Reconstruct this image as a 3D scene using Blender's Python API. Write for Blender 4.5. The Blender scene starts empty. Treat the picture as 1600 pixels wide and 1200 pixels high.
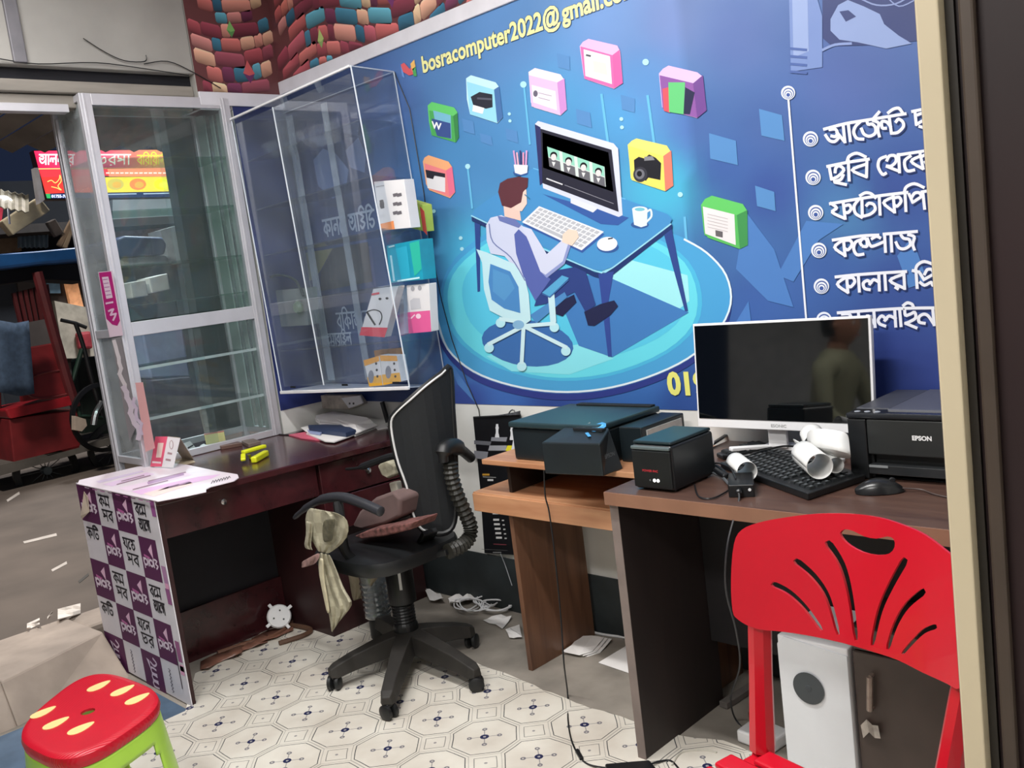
import bpy, bmesh, math, random
import numpy as np
from mathutils import Vector, Matrix
from mathutils.geometry import tessellate_polygon
random.seed(7)
SC = bpy.context.scene; COL = SC.collection
PI = math.pi
# ---------------- camera, world, lights, exposure ----------------
F = 1460.0
RC = Matrix(((0.70662379, -0.00397019, 0.7075783), (0.6966598, 0.17898367, -0.69471575), (-0.12388681, 0.98384403, 0.12923999)))
CP = Vector((3.9472, -2.5858, 1.46))
cd = bpy.data.cameras.new('camera'); cam = bpy.data.objects.new('camera', cd); COL.objects.link(cam)
cd.sensor_width = 36; cd.lens = F/1600*36; cd.clip_start = 0.05; cd.clip_end = 200
cam.matrix_world = Matrix.Translation(CP) @ RC.to_4x4(); SC.camera = cam
W = bpy.data.worlds.new('night'); SC.world = W; W.use_nodes = True
W.node_tree.nodes['Background'].inputs[0].default_value = (0.012, 0.018, 0.04, 1)
W.node_tree.nodes['Background'].inputs[1].default_value = 0.8
def area(name, loc, rot, sx, sy, power, col=(1, 1, 1)):
    l = bpy.data.lights.new(name, 'AREA'); l.shape = 'RECTANGLE'; l.size = sx; l.size_y = sy; l.energy = power; l.color = col
    o = bpy.data.objects.new(name, l); COL.objects.link(o); o.location = loc; o.rotation_euler = rot
    return o
area('ceiling_tube_light', (2.3, -1.35, 2.93), (0, 0, 0), 1.3, 0.12, 48, (1, 0.985, 0.96))
area('doorway_tube_light', (3.0, -3.1, 2.8), (math.radians(35), 0, 0), 1.2, 0.25, 38, (1, 0.98, 0.95))
area('corner_tube_light', (0.9, -1.7, 2.93), (0, 0, 0), 1.0, 0.12, 24, (1, 0.985, 0.97))
area('street_fill', (-3.2, -1.5, 4.6), (0, math.radians(-15), 0), 0.6, 0.6, 210, (1, 0.93, 0.85))  # added fill for ground brightness, not a lamp of the street
area('street_fill_far', (-6.0, 2.5, 5.0), (0, math.radians(-20), 0), 0.8, 0.8, 300, (0.95, 0.97, 1))  # added fill, brightens the far things behind the cabinet glass
SC.cycles.transparent_max_bounces = 40; SC.cycles.max_bounces = 8
vs = SC.view_settings; vs.view_transform = 'Standard'; vs.look = 'None'; vs.gamma = 1; vs.use_curve_mapping = False; vs.exposure = 0.25

# ---------------- helpers ----------------
def px(x, y, X=None, Y=None, Z=None):
    d = RC @ Vector((x-800, 600-y, -F))
    i, v = (0, X) if X is not None else (1, Y) if Y is not None else (2, Z)
    return CP + d*((v-CP[i])/d[i])
def pxp(x, y, o, n):
    d = RC @ Vector((x-800, 600-y, -F)); o = Vector(o); n = Vector(n)
    return CP + d*((o-CP).dot(n)/d.dot(n))
def lin(c):
    if isinstance(c, str):
        c = [int(c[i:i+2], 16)/255 for i in (0, 2, 4)]
    return tuple(v/12.92 if v <= 0.04045 else ((v+0.055)/1.055)**2.4 for v in c[:3])
MATS = {}
def mat(name, col, rough=0.5, metal=0.0, noise=0.12, scale=12.0, bump=0.0, emit=None, coat=0.0, stretch=None, spec=0.5):
    if name in MATS: return MATS[name]
    m = bpy.data.materials.new(name); m.use_nodes = True; nt = m.node_tree; b = nt.nodes['Principled BSDF']
    c = lin(col)
    b.inputs['Roughness'].default_value = rough; b.inputs['Metallic'].default_value = metal
    b.inputs['Coat Weight'].default_value = coat; b.inputs['Specular IOR Level'].default_value = spec
    tc = nt.nodes.new('ShaderNodeTexCoord'); mp = nt.nodes.new('ShaderNodeMapping'); nz = nt.nodes.new('ShaderNodeTexNoise')
    nt.links.new(tc.outputs['Object'], mp.inputs[0]); nt.links.new(mp.outputs[0], nz.inputs['Vector'])
    if stretch: mp.inputs['Scale'].default_value = stretch
    nz.inputs['Scale'].default_value = scale; nz.inputs['Detail'].default_value = 5
    rp = nt.nodes.new('ShaderNodeValToRGB'); nt.links.new(nz.outputs[0], rp.inputs[0])
    rp.color_ramp.elements[0].position = 0.3; rp.color_ramp.elements[1].position = 0.7
    rp.color_ramp.elements[0].color = (*[v*(1-noise) for v in c], 1); rp.color_ramp.elements[1].color = (*[min(1, v*(1+noise)) for v in c], 1)
    nt.links.new(rp.outputs[0], b.inputs['Base Color'])
    if bump:
        bp = nt.nodes.new('ShaderNodeBump'); bp.inputs['Strength'].default_value = bump; bp.inputs['Distance'].default_value = 0.01
        nt.links.new(nz.outputs[0], bp.inputs['Height']); nt.links.new(bp.outputs[0], b.inputs['Normal'])
    if emit:
        nt.links.new(rp.outputs[0], b.inputs['Emission Color']); b.inputs['Emission Strength'].default_value = emit
    MATS[name] = m; return m
def wood(name, c1, c2, rough=0.35, stretch=(1, 12, 12), scale=3.0, coat=0.0):
    m = bpy.data.materials.new(name); m.use_nodes = True; nt = m.node_tree; b = nt.nodes['Principled BSDF']
    b.inputs['Roughness'].default_value = rough; b.inputs['Coat Weight'].default_value = coat; b.inputs['Coat Roughness'].default_value = 0.15
    tc = nt.nodes.new('ShaderNodeTexCoord'); mp = nt.nodes.new('ShaderNodeMapping'); nz = nt.nodes.new('ShaderNodeTexNoise')
    mp.inputs['Scale'].default_value = stretch
    nt.links.new(tc.outputs['Object'], mp.inputs[0]); nt.links.new(mp.outputs[0], nz.inputs['Vector'])
    nz.inputs['Scale'].default_value = scale; nz.inputs['Detail'].default_value = 8; nz.inputs['Distortion'].default_value = 0.6
    rp = nt.nodes.new('ShaderNodeValToRGB'); nt.links.new(nz.outputs[0], rp.inputs[0])
    rp.color_ramp.elements[0].position = 0.32; rp.color_ramp.elements[1].position = 0.68
    rp.color_ramp.elements[0].color = (*lin(c1), 1); rp.color_ramp.elements[1].color = (*lin(c2), 1)
    nt.links.new(rp.outputs[0], b.inputs['Base Color'])
    return m
def glass(name, tint='ffffff', haze=0.05, refl=1.0, rough=0.02):
    m = bpy.data.materials.new(name); m.use_nodes = True; nt = m.node_tree; nt.nodes.remove(nt.nodes['Principled BSDF'])
    out = nt.nodes['Material Output']; tr = nt.nodes.new('ShaderNodeBsdfTransparent'); gl = nt.nodes.new('ShaderNodeBsdfGlossy'); df = nt.nodes.new('ShaderNodeBsdfDiffuse')
    tr.inputs[0].default_value = (*lin(tint), 1); gl.inputs['Roughness'].default_value = rough; df.inputs[0].default_value = (0.75, 0.8, 0.82, 1)
    fr = nt.nodes.new('ShaderNodeLayerWeight'); fr.inputs[0].default_value = 0.5
    pw = nt.nodes.new('ShaderNodeMath'); pw.operation = 'POWER'; pw.inputs[1].default_value = 4; nt.links.new(fr.outputs['Facing'], pw.inputs[0])
    mu = nt.nodes.new('ShaderNodeMath'); mu.operation = 'MULTIPLY_ADD'; mu.inputs[1].default_value = refl*0.7; mu.inputs[2].default_value = 0.022*refl; mu.use_clamp = True; nt.links.new(pw.outputs[0], mu.inputs[0])
    nz = nt.nodes.new('ShaderNodeTexNoise'); nz.inputs['Scale'].default_value = 4; tc = nt.nodes.new('ShaderNodeTexCoord'); nt.links.new(tc.outputs['Object'], nz.inputs['Vector'])
    m2 = nt.nodes.new('ShaderNodeMath'); m2.operation = 'MULTIPLY'; m2.inputs[1].default_value = haze*2; nt.links.new(nz.outputs[0], m2.inputs[0])
    x1 = nt.nodes.new('ShaderNodeMixShader'); x2 = nt.nodes.new('ShaderNodeMixShader')
    nt.links.new(m2.outputs[0], x1.inputs[0]); nt.links.new(tr.outputs[0], x1.inputs[1]); nt.links.new(df.outputs[0], x1.inputs[2])
    nt.links.new(mu.outputs[0], x2.inputs[0]); nt.links.new(x1.outputs[0], x2.inputs[1]); nt.links.new(gl.outputs[0], x2.inputs[2])
    nt.links.new(x2.outputs[0], out.inputs[0]); return m
def vcol(name, rough=0.45, spec=0.5, emit=0.0, coat=0.0, sat=1.0, val=1.0):
    m = bpy.data.materials.new(name); m.use_nodes = True; nt = m.node_tree; b = nt.nodes['Principled BSDF']
    b.inputs['Roughness'].default_value = rough; b.inputs['Specular IOR Level'].default_value = spec; b.inputs['Coat Weight'].default_value = coat
    a = nt.nodes.new('ShaderNodeVertexColor'); a.layer_name = 'Col'; hs = nt.nodes.new('ShaderNodeHueSaturation'); hs.inputs['Saturation'].default_value = sat; hs.inputs['Value'].default_value = val; nt.links.new(a.outputs[0], hs.inputs['Color']); nt.links.new(hs.outputs[0], b.inputs['Base Color'])
    nz = nt.nodes.new('ShaderNodeTexNoise'); nz.inputs['Scale'].default_value = 3; tc = nt.nodes.new('ShaderNodeTexCoord'); nt.links.new(tc.outputs['Object'], nz.inputs['Vector'])
    bp = nt.nodes.new('ShaderNodeBump'); bp.inputs['Strength'].default_value = 0.25; bp.inputs['Distance'].default_value = 0.02
    nt.links.new(nz.outputs[0], bp.inputs['Height']); nt.links.new(bp.outputs[0], b.inputs['Normal'])
    if emit: nt.links.new(a.outputs[0], b.inputs['Emission Color']); b.inputs['Emission Strength'].default_value = emit
    return m
XF = {}
def wloc(o): return XF.get(o, Matrix.Identity(4))
def props(o, label=None, cat=None, group=None, kind=None):
    if label: o['label'] = label
    if cat: o['category'] = cat
    if group: o['group'] = group
    if kind: o['kind'] = kind
    return o
def thing(name, label, cat, loc=(0, 0, 0), rz=0.0, group=None):
    o = bpy.data.objects.new(name, None); COL.objects.link(o); o.location = loc; o.rotation_euler = (0, 0, rz); o.empty_display_size = 0.05
    XF[o] = Matrix.Translation(loc) @ Matrix.Rotation(rz, 4, 'Z')
    return props(o, label, cat, group)
def link(name, me, mt, parent=None, bevel=0, bseg=2, smooth=False):
    o = bpy.data.objects.new(name, me); COL.objects.link(o)
    if mt is not None: me.materials.append(mt)
    if smooth:
        me.polygons.foreach_set('use_smooth', [True]*len(me.polygons))
        try: me.set_sharp_from_angle(angle=math.radians(40))
        except Exception: pass
    if parent is not None: o.parent = parent; XF[o] = wloc(parent)
    if bevel:
        b = o.modifiers.new('bevel', 'BEVEL'); b.width = bevel; b.segments = bseg; b.limit_method = 'ANGLE'; b.angle_limit = math.radians(40)
    return o
class M:
    def __init__(s): s.v = []; s.f = []
    def add(s, vs, fs):
        n = len(s.v); s.v += [Vector(p) for p in vs]; s.f += [[i+n for i in f] for f in fs]; return s
    def box(s, lo, hi, rz=0, c=None):
        x0, y0, z0 = lo; x1, y1, z1 = hi
        vs = [Vector(p) for p in ((x0,y0,z0),(x1,y0,z0),(x1,y1,z0),(x0,y1,z0),(x0,y0,z1),(x1,y0,z1),(x1,y1,z1),(x0,y1,z1))]
        if rz:
            c = Vector(c) if c else (vs[0]+vs[6])/2; R = Matrix.Rotation(rz, 3, 'Z'); vs = [R@(p-c)+c for p in vs]
        return s.add(vs, [(0,3,2,1),(4,5,6,7),(0,1,5,4),(1,2,6,5),(2,3,7,6),(3,0,4,7)])
    def hexa(s, b, t):
        n = len(b)
        return s.add(list(b)+list(t), [list(range(n))[::-1], list(range(n, 2*n))]+[(i, (i+1) % n, (i+1) % n+n, i+n) for i in range(n)])
    def bar(s, p, q, w, h, up=(0, 0, 1)):
        p = Vector(p); q = Vector(q); d = (q-p).normalized(); u = Vector(up); a = d.cross(u)
        if a.length < 1e-4: a = d.cross(Vector((1, 0, 0)))
        a.normalize(); u = a.cross(d).normalized(); a *= w/2; u *= h/2
        return s.hexa([p-a-u, p+a-u, p+a+u, p-a+u], [q-a-u, q+a-u, q+a+u, q-a+u])
    def tube(s, pts, r, n=8, cap=True):
        pts = [Vector(p) for p in pts]; rs = r if isinstance(r, (list, tuple)) else [r]*len(pts); rings = []
        up = Vector((0, 0, 1))
        d0 = (pts[1]-pts[0]).normalized()
        if abs(d0.dot(up)) > 0.95: up = Vector((1, 0, 0))
        a = d0.cross(up).normalized()
        for i, p in enumerate(pts):
            d = (pts[min(i+1, len(pts)-1)]-pts[max(i-1, 0)]).normalized()
            a = (a-d*a.dot(d)).normalized(); b = d.cross(a)
            rings.append([p+(a*math.cos(2*PI*k/n)+b*math.sin(2*PI*k/n))*rs[i] for k in range(n)])
        vs = [v for g in rings for v in g]; fs = []
        for i in range(len(pts)-1):
            for k in range(n): fs.append((i*n+k, i*n+(k+1) % n, (i+1)*n+(k+1) % n, (i+1)*n+k))
        if cap: fs += [list(range(n))[::-1], [(len(pts)-1)*n+k for k in range(n)]]
        return s.add(vs, fs)
    def lathe(s, prof, o=(0, 0, 0), n=24, ax=(0, 0, 1)):
        o = Vector(o); q = Vector((0, 0, 1)).rotation_difference(Vector(ax)); vs = []; fs = []
        for r, z in prof:
            for k in range(n): vs.append(o+q@Vector((r*math.cos(2*PI*k/n), r*math.sin(2*PI*k/n), z)))
        for i in range(len(prof)-1):
            for k in range(n): fs.append((i*n+k, i*n+(k+1) % n, (i+1)*n+(k+1) % n, (i+1)*n+k))
        closed = tuple(prof[0]) == tuple(prof[-1])
        if prof[0][0] > 1e-4 and not closed: fs.append(list(range(n))[::-1])
        if prof[-1][0] > 1e-4 and not closed: fs.append([(len(prof)-1)*n+k for k in range(n)])
        return s.add(vs, fs)
    def slab(s, loops, nrm, t):
        """polygon (first loop outer, others holes) in 3D, thickened by t along -nrm"""
        loops = [[Vector(p) for p in l] for l in loops]; nv = Vector(nrm).normalized()*t
        tri = tessellate_polygon(loops); flat = [p for l in loops for p in l]; n = len(flat)
        fs = []
        for t_ in tri:
            a, b, c = [flat[i] for i in t_]
            if (b-a).cross(c-a).dot(nv) < 0: t_ = t_[::-1]
            fs.append(tuple(t_)); fs.append(tuple(i+n for i in t_[::-1]))
        k = 0
        for l in loops:
            m = len(l)
            for i in range(m): fs.append((k+i, k+(i+1) % m, k+(i+1) % m+n, k+i+n))
            k += m
        return s.add(flat+[p-nv for p in flat], fs)
    def sheet(s, grid, t=0.0):
        R = len(grid); Cn = len(grid[0]); vs = [Vector(p) for r in grid for p in r]
        fs = [(i*Cn+j, i*Cn+j+1, (i+1)*Cn+j+1, (i+1)*Cn+j) for i in range(R-1) for j in range(Cn-1)]
        return s.add(vs, fs)
    def build(s, name, mt, parent=None, W=True, bevel=0, bseg=2, smooth=False, fix=True, thick=0, sub=0):
        inv = wloc(parent).inverted() if (W and parent is not None) else Matrix.Identity(4)
        me = bpy.data.meshes.new(name); me.from_pydata([inv@v for v in s.v], [], s.f); me.update()
        if fix:
            bm = bmesh.new(); bm.from_mesh(me); bmesh.ops.recalc_face_normals(bm, faces=bm.faces); bm.to_mesh(me); bm.free()
        o = link(name, me, mt, parent, bevel, bseg, smooth)
        if thick:
            d = o.modifiers.new('solid', 'SOLIDIFY'); d.thickness = thick; d.offset = 0
        if sub:
            d = o.modifiers.new('sub', 'SUBSURF'); d.levels = sub; d.render_levels = sub
        return o
def single(m, name, mt, label, cat, group=None, **k):
    """one-mesh thing, origin moved to its base"""
    lo = Vector((min(v.x for v in m.v), min(v.y for v in m.v), min(v.z for v in m.v))); hi = Vector((max(v.x for v in m.v), max(v.y for v in m.v), 0))
    c = Vector(((lo.x+hi.x)/2, (lo.y+hi.y)/2, lo.z)); m.v = [v-c for v in m.v]
    o = m.build(name, mt, None, **k); o.location = c; XF[o] = Matrix.Translation(c)
    return props(o, label, cat, group)
def struct(m, name, mt, parent=None, **k):
    o = m.build(name, mt, parent, **k); o['kind'] = 'structure'; return o
def smoothpts(pts, k=4, closed=False):
    P = [Vector(p) for p in pts]; n = len(P); out = []
    rng = range(n if closed else n-1)
    for i in rng:
        if closed: a, b, c, d = P[(i-1) % n], P[i], P[(i+1) % n], P[(i+2) % n]
        else: a, b, c, d = P[max(i-1, 0)], P[i], P[i+1], P[min(i+2, n-1)]
        for j in range(k):
            t = j/k; out.append(0.5*((2*b)+(c-a)*t+(2*a-5*b+4*c-d)*t*t+(3*b-a-3*c+d)*t**3))
    if not closed: out.append(P[-1])
    return out
# Bengali letters as pen strokes in a unit box (headline y=1, baseline y=0)
BG = {
'ক': (.95, [[(.45,1),(.45,0)],[(.45,.78),(.08,.42),(.45,.15)],[(.45,.7),(.72,.66),(.86,.45),(.78,.3),(.66,.36)]]),
'ব': (.72, [[(.55,1),(.55,0)],[(.55,.8),(.08,.45),(.55,.12)]]),
'র': (.72, [[(.55,1),(.55,0)],[(.55,.8),(.08,.45),(.55,.12)],[(.2,-.08),(.27,-.08)]]),
'অ': (.95, [[(.05,.7),(.1,.35),(.35,.12),(.62,.3),(.78,.5)],[(.2,.85),(.42,.85),(.5,.65),(.36,.5),(.25,.6)],[(.78,1),(.78,0)]]),
'আ': (1.25, [[(.05,.7),(.1,.35),(.35,.12),(.62,.3),(.78,.5)],[(.2,.85),(.42,.85),(.5,.65),(.36,.5),(.25,.6)],[(.78,1),(.78,0)],[(1.1,1),(1.1,0)]]),
'া': (.33, [[(.17,1),(.17,0)]]),
'ি': (.35, [[(.18,1),(.18,0)],[(.18,1),(.3,1.28),(.65,1.34),(.95,1.02)]]),
'ী': (.35, [[(.2,1),(.2,0)],[(.2,1),(.1,1.28),(-.3,1.32),(-.5,1.05)]]),
'ে': (.5, [[(.42,.82),(.15,.62),(.08,.3),(.2,.08),(.38,.2)]]),
'ট': (.85, [[(.1,1),(.12,.4),(.35,.08),(.65,.15),(.72,.45),(.5,.6),(.35,.5)],[(.1,1),(.15,1.25),(.4,1.38),(.78,1.12)]]),
'ফ': (.95, [[(.5,1),(.5,0)],[(.1,1),(.3,.7),(.08,.5),(.5,.12)],[(.5,.65),(.75,.62),(.86,.4),(.72,.3)]]),
'প': (.8, [[(.62,1),(.62,0)],[(.2,1),(.12,.8),(.3,.68),(.28,.56),(.08,.46),(.62,.12)]]),
'থ': (.8, [[(.62,1),(.62,0)],[(.15,.85),(.3,.88),(.32,.68),(.15,.66),(.1,.45),(.62,.12)]]),
'ছ': (.9, [[(.15,1),(.18,.8),(.55,.82),(.62,.62),(.3,.5),(.6,.42),(.62,.2),(.3,.1),(.14,.28),(.28,.4)],[(.55,.2),(.8,-.1)]]),
'জ': (1.0, [[(.08,.62),(.2,.7),(.3,.55),(.22,.25),(.1,.2)],[(.3,.55),(.42,.2),(.62,.12),(.7,.4),(.55,1)],[(.6,.72),(.85,.6),(.88,.3),(.8,.0)]]),
'ন': (.8, [[(.62,1),(.62,0)],[(.62,.55),(.3,.62),(.12,.42),(.25,.28),(.35,.42)]]),
'ন্ট': (1.15, [[(.1,.65),(.25,.75),(.35,.5),(.45,1)],[(.45,1),(.42,.4),(.62,.08),(.92,.15),(1.0,.45),(.78,.6),(.62,.5)],[(.1,.65),(.2,.35),(.42,.3)],[(.45,1),(.5,1.25),(.75,1.38),(1.08,1.12)]]),
'ল': (.95, [[(.75,1),(.75,0)],[(.08,.3),(.12,.6),(.3,.6),(.38,.25),(.42,.6),(.6,.62),(.75,.4)]]),
'ম': (.82, [[(.65,1),(.65,0)],[(.15,1),(.2,.3),(.1,.12),(.08,.3),(.65,.2)]]),
'ম্প': (1.1, [[(.92,1),(.92,0)],[(.12,1),(.15,.5),(.08,.35),(.3,.3),(.5,.55)],[(.5,.8),(.62,.65),(.72,.75),(.7,.5),(.42,.4),(.92,.08)]]),
'প্র': (.8, [[(.62,1),(.62,0)],[(.12,1),(.15,.75),(.3,.6),(.42,.75),(.38,.55),(.08,.45),(.62,.2)],[(.1,.05),(.35,.12),(.62,0)]]),
'^': (0, [[(-.45,1.05),(-.2,1.36)]]),
'ই': (.8, [[(.1,1),(.6,.75),(.25,.55),(.65,.35),(.3,.08),(.1,.25)],[(.1,1),(.2,1.25),(.5,1.36),(.75,1.15)]]),
'ড': (.75, [[(.55,1),(.2,.75),(.1,.5),(.5,.5),(.6,.25),(.3,.05),(.1,.25)]]),
'ও': (.75, [[(.15,.85),(.4,.9),(.35,.6),(.1,.5),(.3,.1),(.6,.3),(.55,.6)]]),
'ভ': (.85, [[(.1,1),(.15,.6),(.35,.5)],[(.1,.4),(.3,.1),(.65,.25),(.6,.7),(.4,.6)]]),
'স': (.8, [[(.62,1),(.62,0)],[(.12,1),(.15,.6),(.35,.6),(.3,.4),(.1,.35),(.62,.5)]]),
'য়': (.75, [[(.58,1),(.58,0)],[(.12,1),(.4,.7),(.1,.45),(.58,.12)],[(.25,-.08),(.32,-.08)]]),
'গ': (.75, [[(.58,1),(.58,0)],[(.1,.5),(.15,.85),(.35,.8),(.3,.4),(.2,.15)]]),
'শ': (.85, [[(.65,1),(.65,0)],[(.12,.75),(.3,.85),(.35,.6),(.45,.8),(.65,.7)],[(.15,.55),(.2,.25),(.4,.2)]]),
'দ': (.75, [[(.15,1),(.15,.6),(.5,.5),(.6,.2),(.35,.05),(.15,.2)]]),
'/': (.5, [[(.1,0),(.4,1)]]),
' ': (.45, []),
}
class Print:
    """flat print lying on a surface: coloured polygons in stacked hair-thin layers"""
    def __init__(s, fn, nrm, base=0.0006, step=0.00025):
        s.fn = fn; s.n = Vector(nrm).normalized(); s.base = base; s.step = step; s.v = []; s.f = []; s.c = []; s.L = 0; s.k = 0
    def poly(s, pts, col, layer=None, cols=None):
        if layer is None: layer = s.L
        off = s.n*(s.base+layer*s.step); P = [s.fn(*p) for p in pts]; k = len(s.v)
        s.v += [p+off for p in P]
        tri = [tuple(range(len(P)))] if len(P) <= 4 else tessellate_polygon([P])
        cl = [lin(c) for c in cols] if cols else [lin(col)]*len(P)
        for t in tri:
            a, b, c = P[t[0]], P[t[1]], P[t[2]]
            if (b-a).cross(c-a).dot(s.n) < 0: t = t[::-1]
            s.f.append([i+k for i in t]); s.c += [cl[i] for i in t]
        return s
    def line(s, pts, w, col, layer=None, closed=False):
        P = [Vector(p) for p in pts]
        if closed: P.append(P[0])
        for a, b in zip(P[:-1], P[1:]):
            d = b-a; s.k = (s.k+1) % 61
            if d.length < 1e-6: continue
            d.normalize(); n = Vector((-d.y, d.x))*w/2; e = d*w*0.35
            s.poly([a-n-e, b-n+e, b+n+e, a+n-e], col, (s.L if layer is None else layer)+s.k*.03)
        return s
    def curve(s, pts, w, col, layer=None, k=4, closed=False):
        return s.line(smoothpts([Vector(p) for p in pts], k, closed), w, col, layer, closed)
    def ell(s, cx, cy, rx, ry, col, layer=None, rot=0, n=24, a0=0, a1=2*PI, c2=None):
        ca, sa = math.cos(rot), math.sin(rot); pts = []
        for k in range(n):
            a = a0+(a1-a0)*k/n; x, y = rx*math.cos(a), ry*math.sin(a); pts.append((cx+x*ca-y*sa, cy+x*sa+y*ca))
        return s.poly(pts, col, layer)
    def text(s, body, o, xd, yd, col, layer=None, bold=0.0):
        """latin text, o baseline start, xd/yd = vectors per em in print coordinates"""
        cu = bpy.data.curves.new('t', 'FONT'); cu.body = body; cu.size = 1.0; cu.offset = bold; cu.resolution_u = 3
        ob = bpy.data.objects.new('t', cu); me = bpy.data.meshes.new_from_object(ob)
        o = Vector(o); xd = Vector(xd); yd = Vector(yd)
        for p in me.polygons: s.poly([o+xd*me.vertices[i].co.x+yd*me.vertices[i].co.y for i in p.vertices], col, layer)
        bpy.data.meshes.remove(me); bpy.data.objects.remove(ob); bpy.data.curves.remove(cu); return s
    def beng(s, word, o, xd, yd, w, col, layer=None):
        """word = letters in visual order separated by '.'; w = pen width in print units"""
        o = Vector(o); xd = Vector(xd); yd = Vector(yd); x = 0.0; head = None
        for g in word.split('.'):
            wd, st = BG[g]
            if g == ' ' or g == '/':
                if head is not None: s.line([o+xd*head+yd, o+xd*x+yd], w, col, layer); head = None
            elif head is None: head = x
            for t in st: s.curve([o+xd*(x+a)+yd*b for a, b in t], w, col, layer, k=3 if len(t) > 2 else 1)
            x += wd
        if head is not None: s.line([o+xd*head+yd, o+xd*x+yd], w, col, layer)
        return x
    def build(s, name, mt, parent=None, kind=None):
        inv = wloc(parent).inverted() if parent is not None else Matrix.Identity(4)
        me = bpy.data.meshes.new(name); me.from_pydata([inv@v for v in s.v], [], s.f)
        a = me.color_attributes.new('Col', 'FLOAT_COLOR', 'CORNER')
        a.data.foreach_set('color', np.array([(*c, 1.0) for c in s.c], dtype=np.float32).ravel())
        o = link(name, me, mt, parent)
        if kind: o['kind'] = kind
        return o
def wallfn(Y): return lambda x, y: px(x, y, Y=Y)
def quadbox(pts4, nrm, t): return M().slab([pts4], nrm, t)
V = Vector
# ---------------- materials ----------------
ALU = mat('aluminium', 'cdccd2', 0.35, 0.35, 0.05); WHITEP = mat('white_plastic', 'e8e8ea', 0.4, 0, 0.03); BLACK = mat('black_plastic', '15171a', 0.38, 0, 0.15)
BLACKM = mat('matt_black', '101216', 0.7, 0, 0.2); GLASS = glass('clear_glass', 'f4f9f9', 0.025, 1.0); ACR = glass('acrylic', 'f6f9fc', 0.035, 1.3)
PAPER = mat('paper', 'ebe8e6', 0.8, 0, 0.04); PRINT = vcol('printed_vinyl', 0.38, 0.4, sat=.90, val=.90); PRINTM = vcol('printed_card', 0.6, 0.3)
WALLP = mat('wall_paint', 'dcdcd8', 0.7, 0, 0.08, 4, 0.1); CEIL = mat('ceiling_paint', 'dedcd8', 0.8, 0, 0.04, 3)
CHROME = mat('chrome', 'c8c8c8', 0.15, 1.0, 0.02)
# ---------------- setting ----------------
nt_floor = mat('cement_floor', '8a837a', 0.75, 0, 0.28, 5, 0.35)
struct(M().box((-0.2, -4.2, -0.06), (4.5, 0.1, 0.0)), 'floor', nt_floor)
struct(M().box((-0.14, 0, 0.0), (4.5, 0.12, 3.05)), 'wall_back', WALLP)
skirt = mat('skirting_paint', '2c3234', 0.6, 0, 0.35, 6, 0.2)
struct(M().box((0.02, -0.006, 0.0), (4.5, 0, 0.235)), 'baseboard_back', skirt)
struct(M().box((-0.14, -0.275, 0.0), (0, 0, 2.30)), 'wall_left', WALLP)
struct(M().box((4.5, -4.2, 0), (4.6, 0.12, 3.05)), 'wall_right', WALLP)
struct(M().box((-0.14, -4.3, 0), (4.6, -4.2, 3.05)), 'wall_front', mat('wall_front_paint', '9a9a98', 0.8))
struct(M().box((-0.14, -4.3, 3.05), (4.6, 0.12, 3.12)), 'ceiling', CEIL)
conc = mat('rough_concrete', 'a3a09b', 0.85, 0, 0.14, 2.5, 0.3)
# opening towards the street: shutter box above it, beams, aluminium bar
struct(M().box((-0.14, -4.2, 2.455), (0.0, -0.434, 3.05)).box((-0.14, -0.434, 2.30), (0.0, -0.0, 3.05)), 'trim_1', conc, bevel=0.006)
struct(M().box((0.0, -4.2, 2.70), (0.02, -1.15, 3.05)).box((0.0, -1.19, 2.46), (0.018, -1.14, 3.05)), 'trim_2', mat('grey_frame', '77757a', 0.5, 0.2), bevel=0.003)
struct(M().box((-0.10, -4.2, 2.405), (-0.05, -0.434, 2.455)), 'trim_3', mat('dark_gap', '15151c', 0.8))
beam = mat('weathered_beam', '8b857d', 0.8, 0.0, 0.25, 3, 0.3, stretch=(6, 0.6, 6))
struct(M().box((-0.16, -4.2, 2.36), (-0.03, -0.434, 2.408)).box((-0.20, -4.2, 2.305), (-0.06, -0.434, 2.357)), 'trim_4', beam, bevel=0.006)
struct(M().box((-0.07, -4.2, 2.28), (-0.02, -1.0, 2.312)), 'trim_5', ALU, bevel=0.002)
# sheet metal eaves over the pavement
eav = M()
for i in range(30):
    y0 = -4.2+i*0.17
    eav.hexa([V((-1.6, y0, 2.425)), V((-0.2, y0, 2.44)), V((-0.2, y0+0.085, 2.40)), V((-1.6, y0+0.085, 2.38))], [V((-1.6, y0+0.17, 2.43)), V((-0.2, y0+0.17, 2.45)), V((-0.2, y0+0.085, 2.40)), V((-1.6, y0+0.085, 2.38))])
o = struct(eav, 'trim_6', mat('rusty_sheet', '6f6862', 0.7, 0.2, 0.35, 3, 0.3)); o['label'] = 'rusty grey corrugated eaves above the pavement'
# white strip under the mural
strip = mat('white_strip', 'd9d7de', 0.45, 0, 0.05)
struct(M().box((-0.0, -0.012, 2.378), (3.6, -0.0, 2.437)), 'trim_7', strip, bevel=0.003)
struct(M().box((0.0, -0.434, 2.318), (0.012, -0.0, 2.378)).box((-0.14, -0.434, 2.3), (0.0, -0.28, 2.318)), 'trim_8', strip, bevel=0.003)
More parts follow.
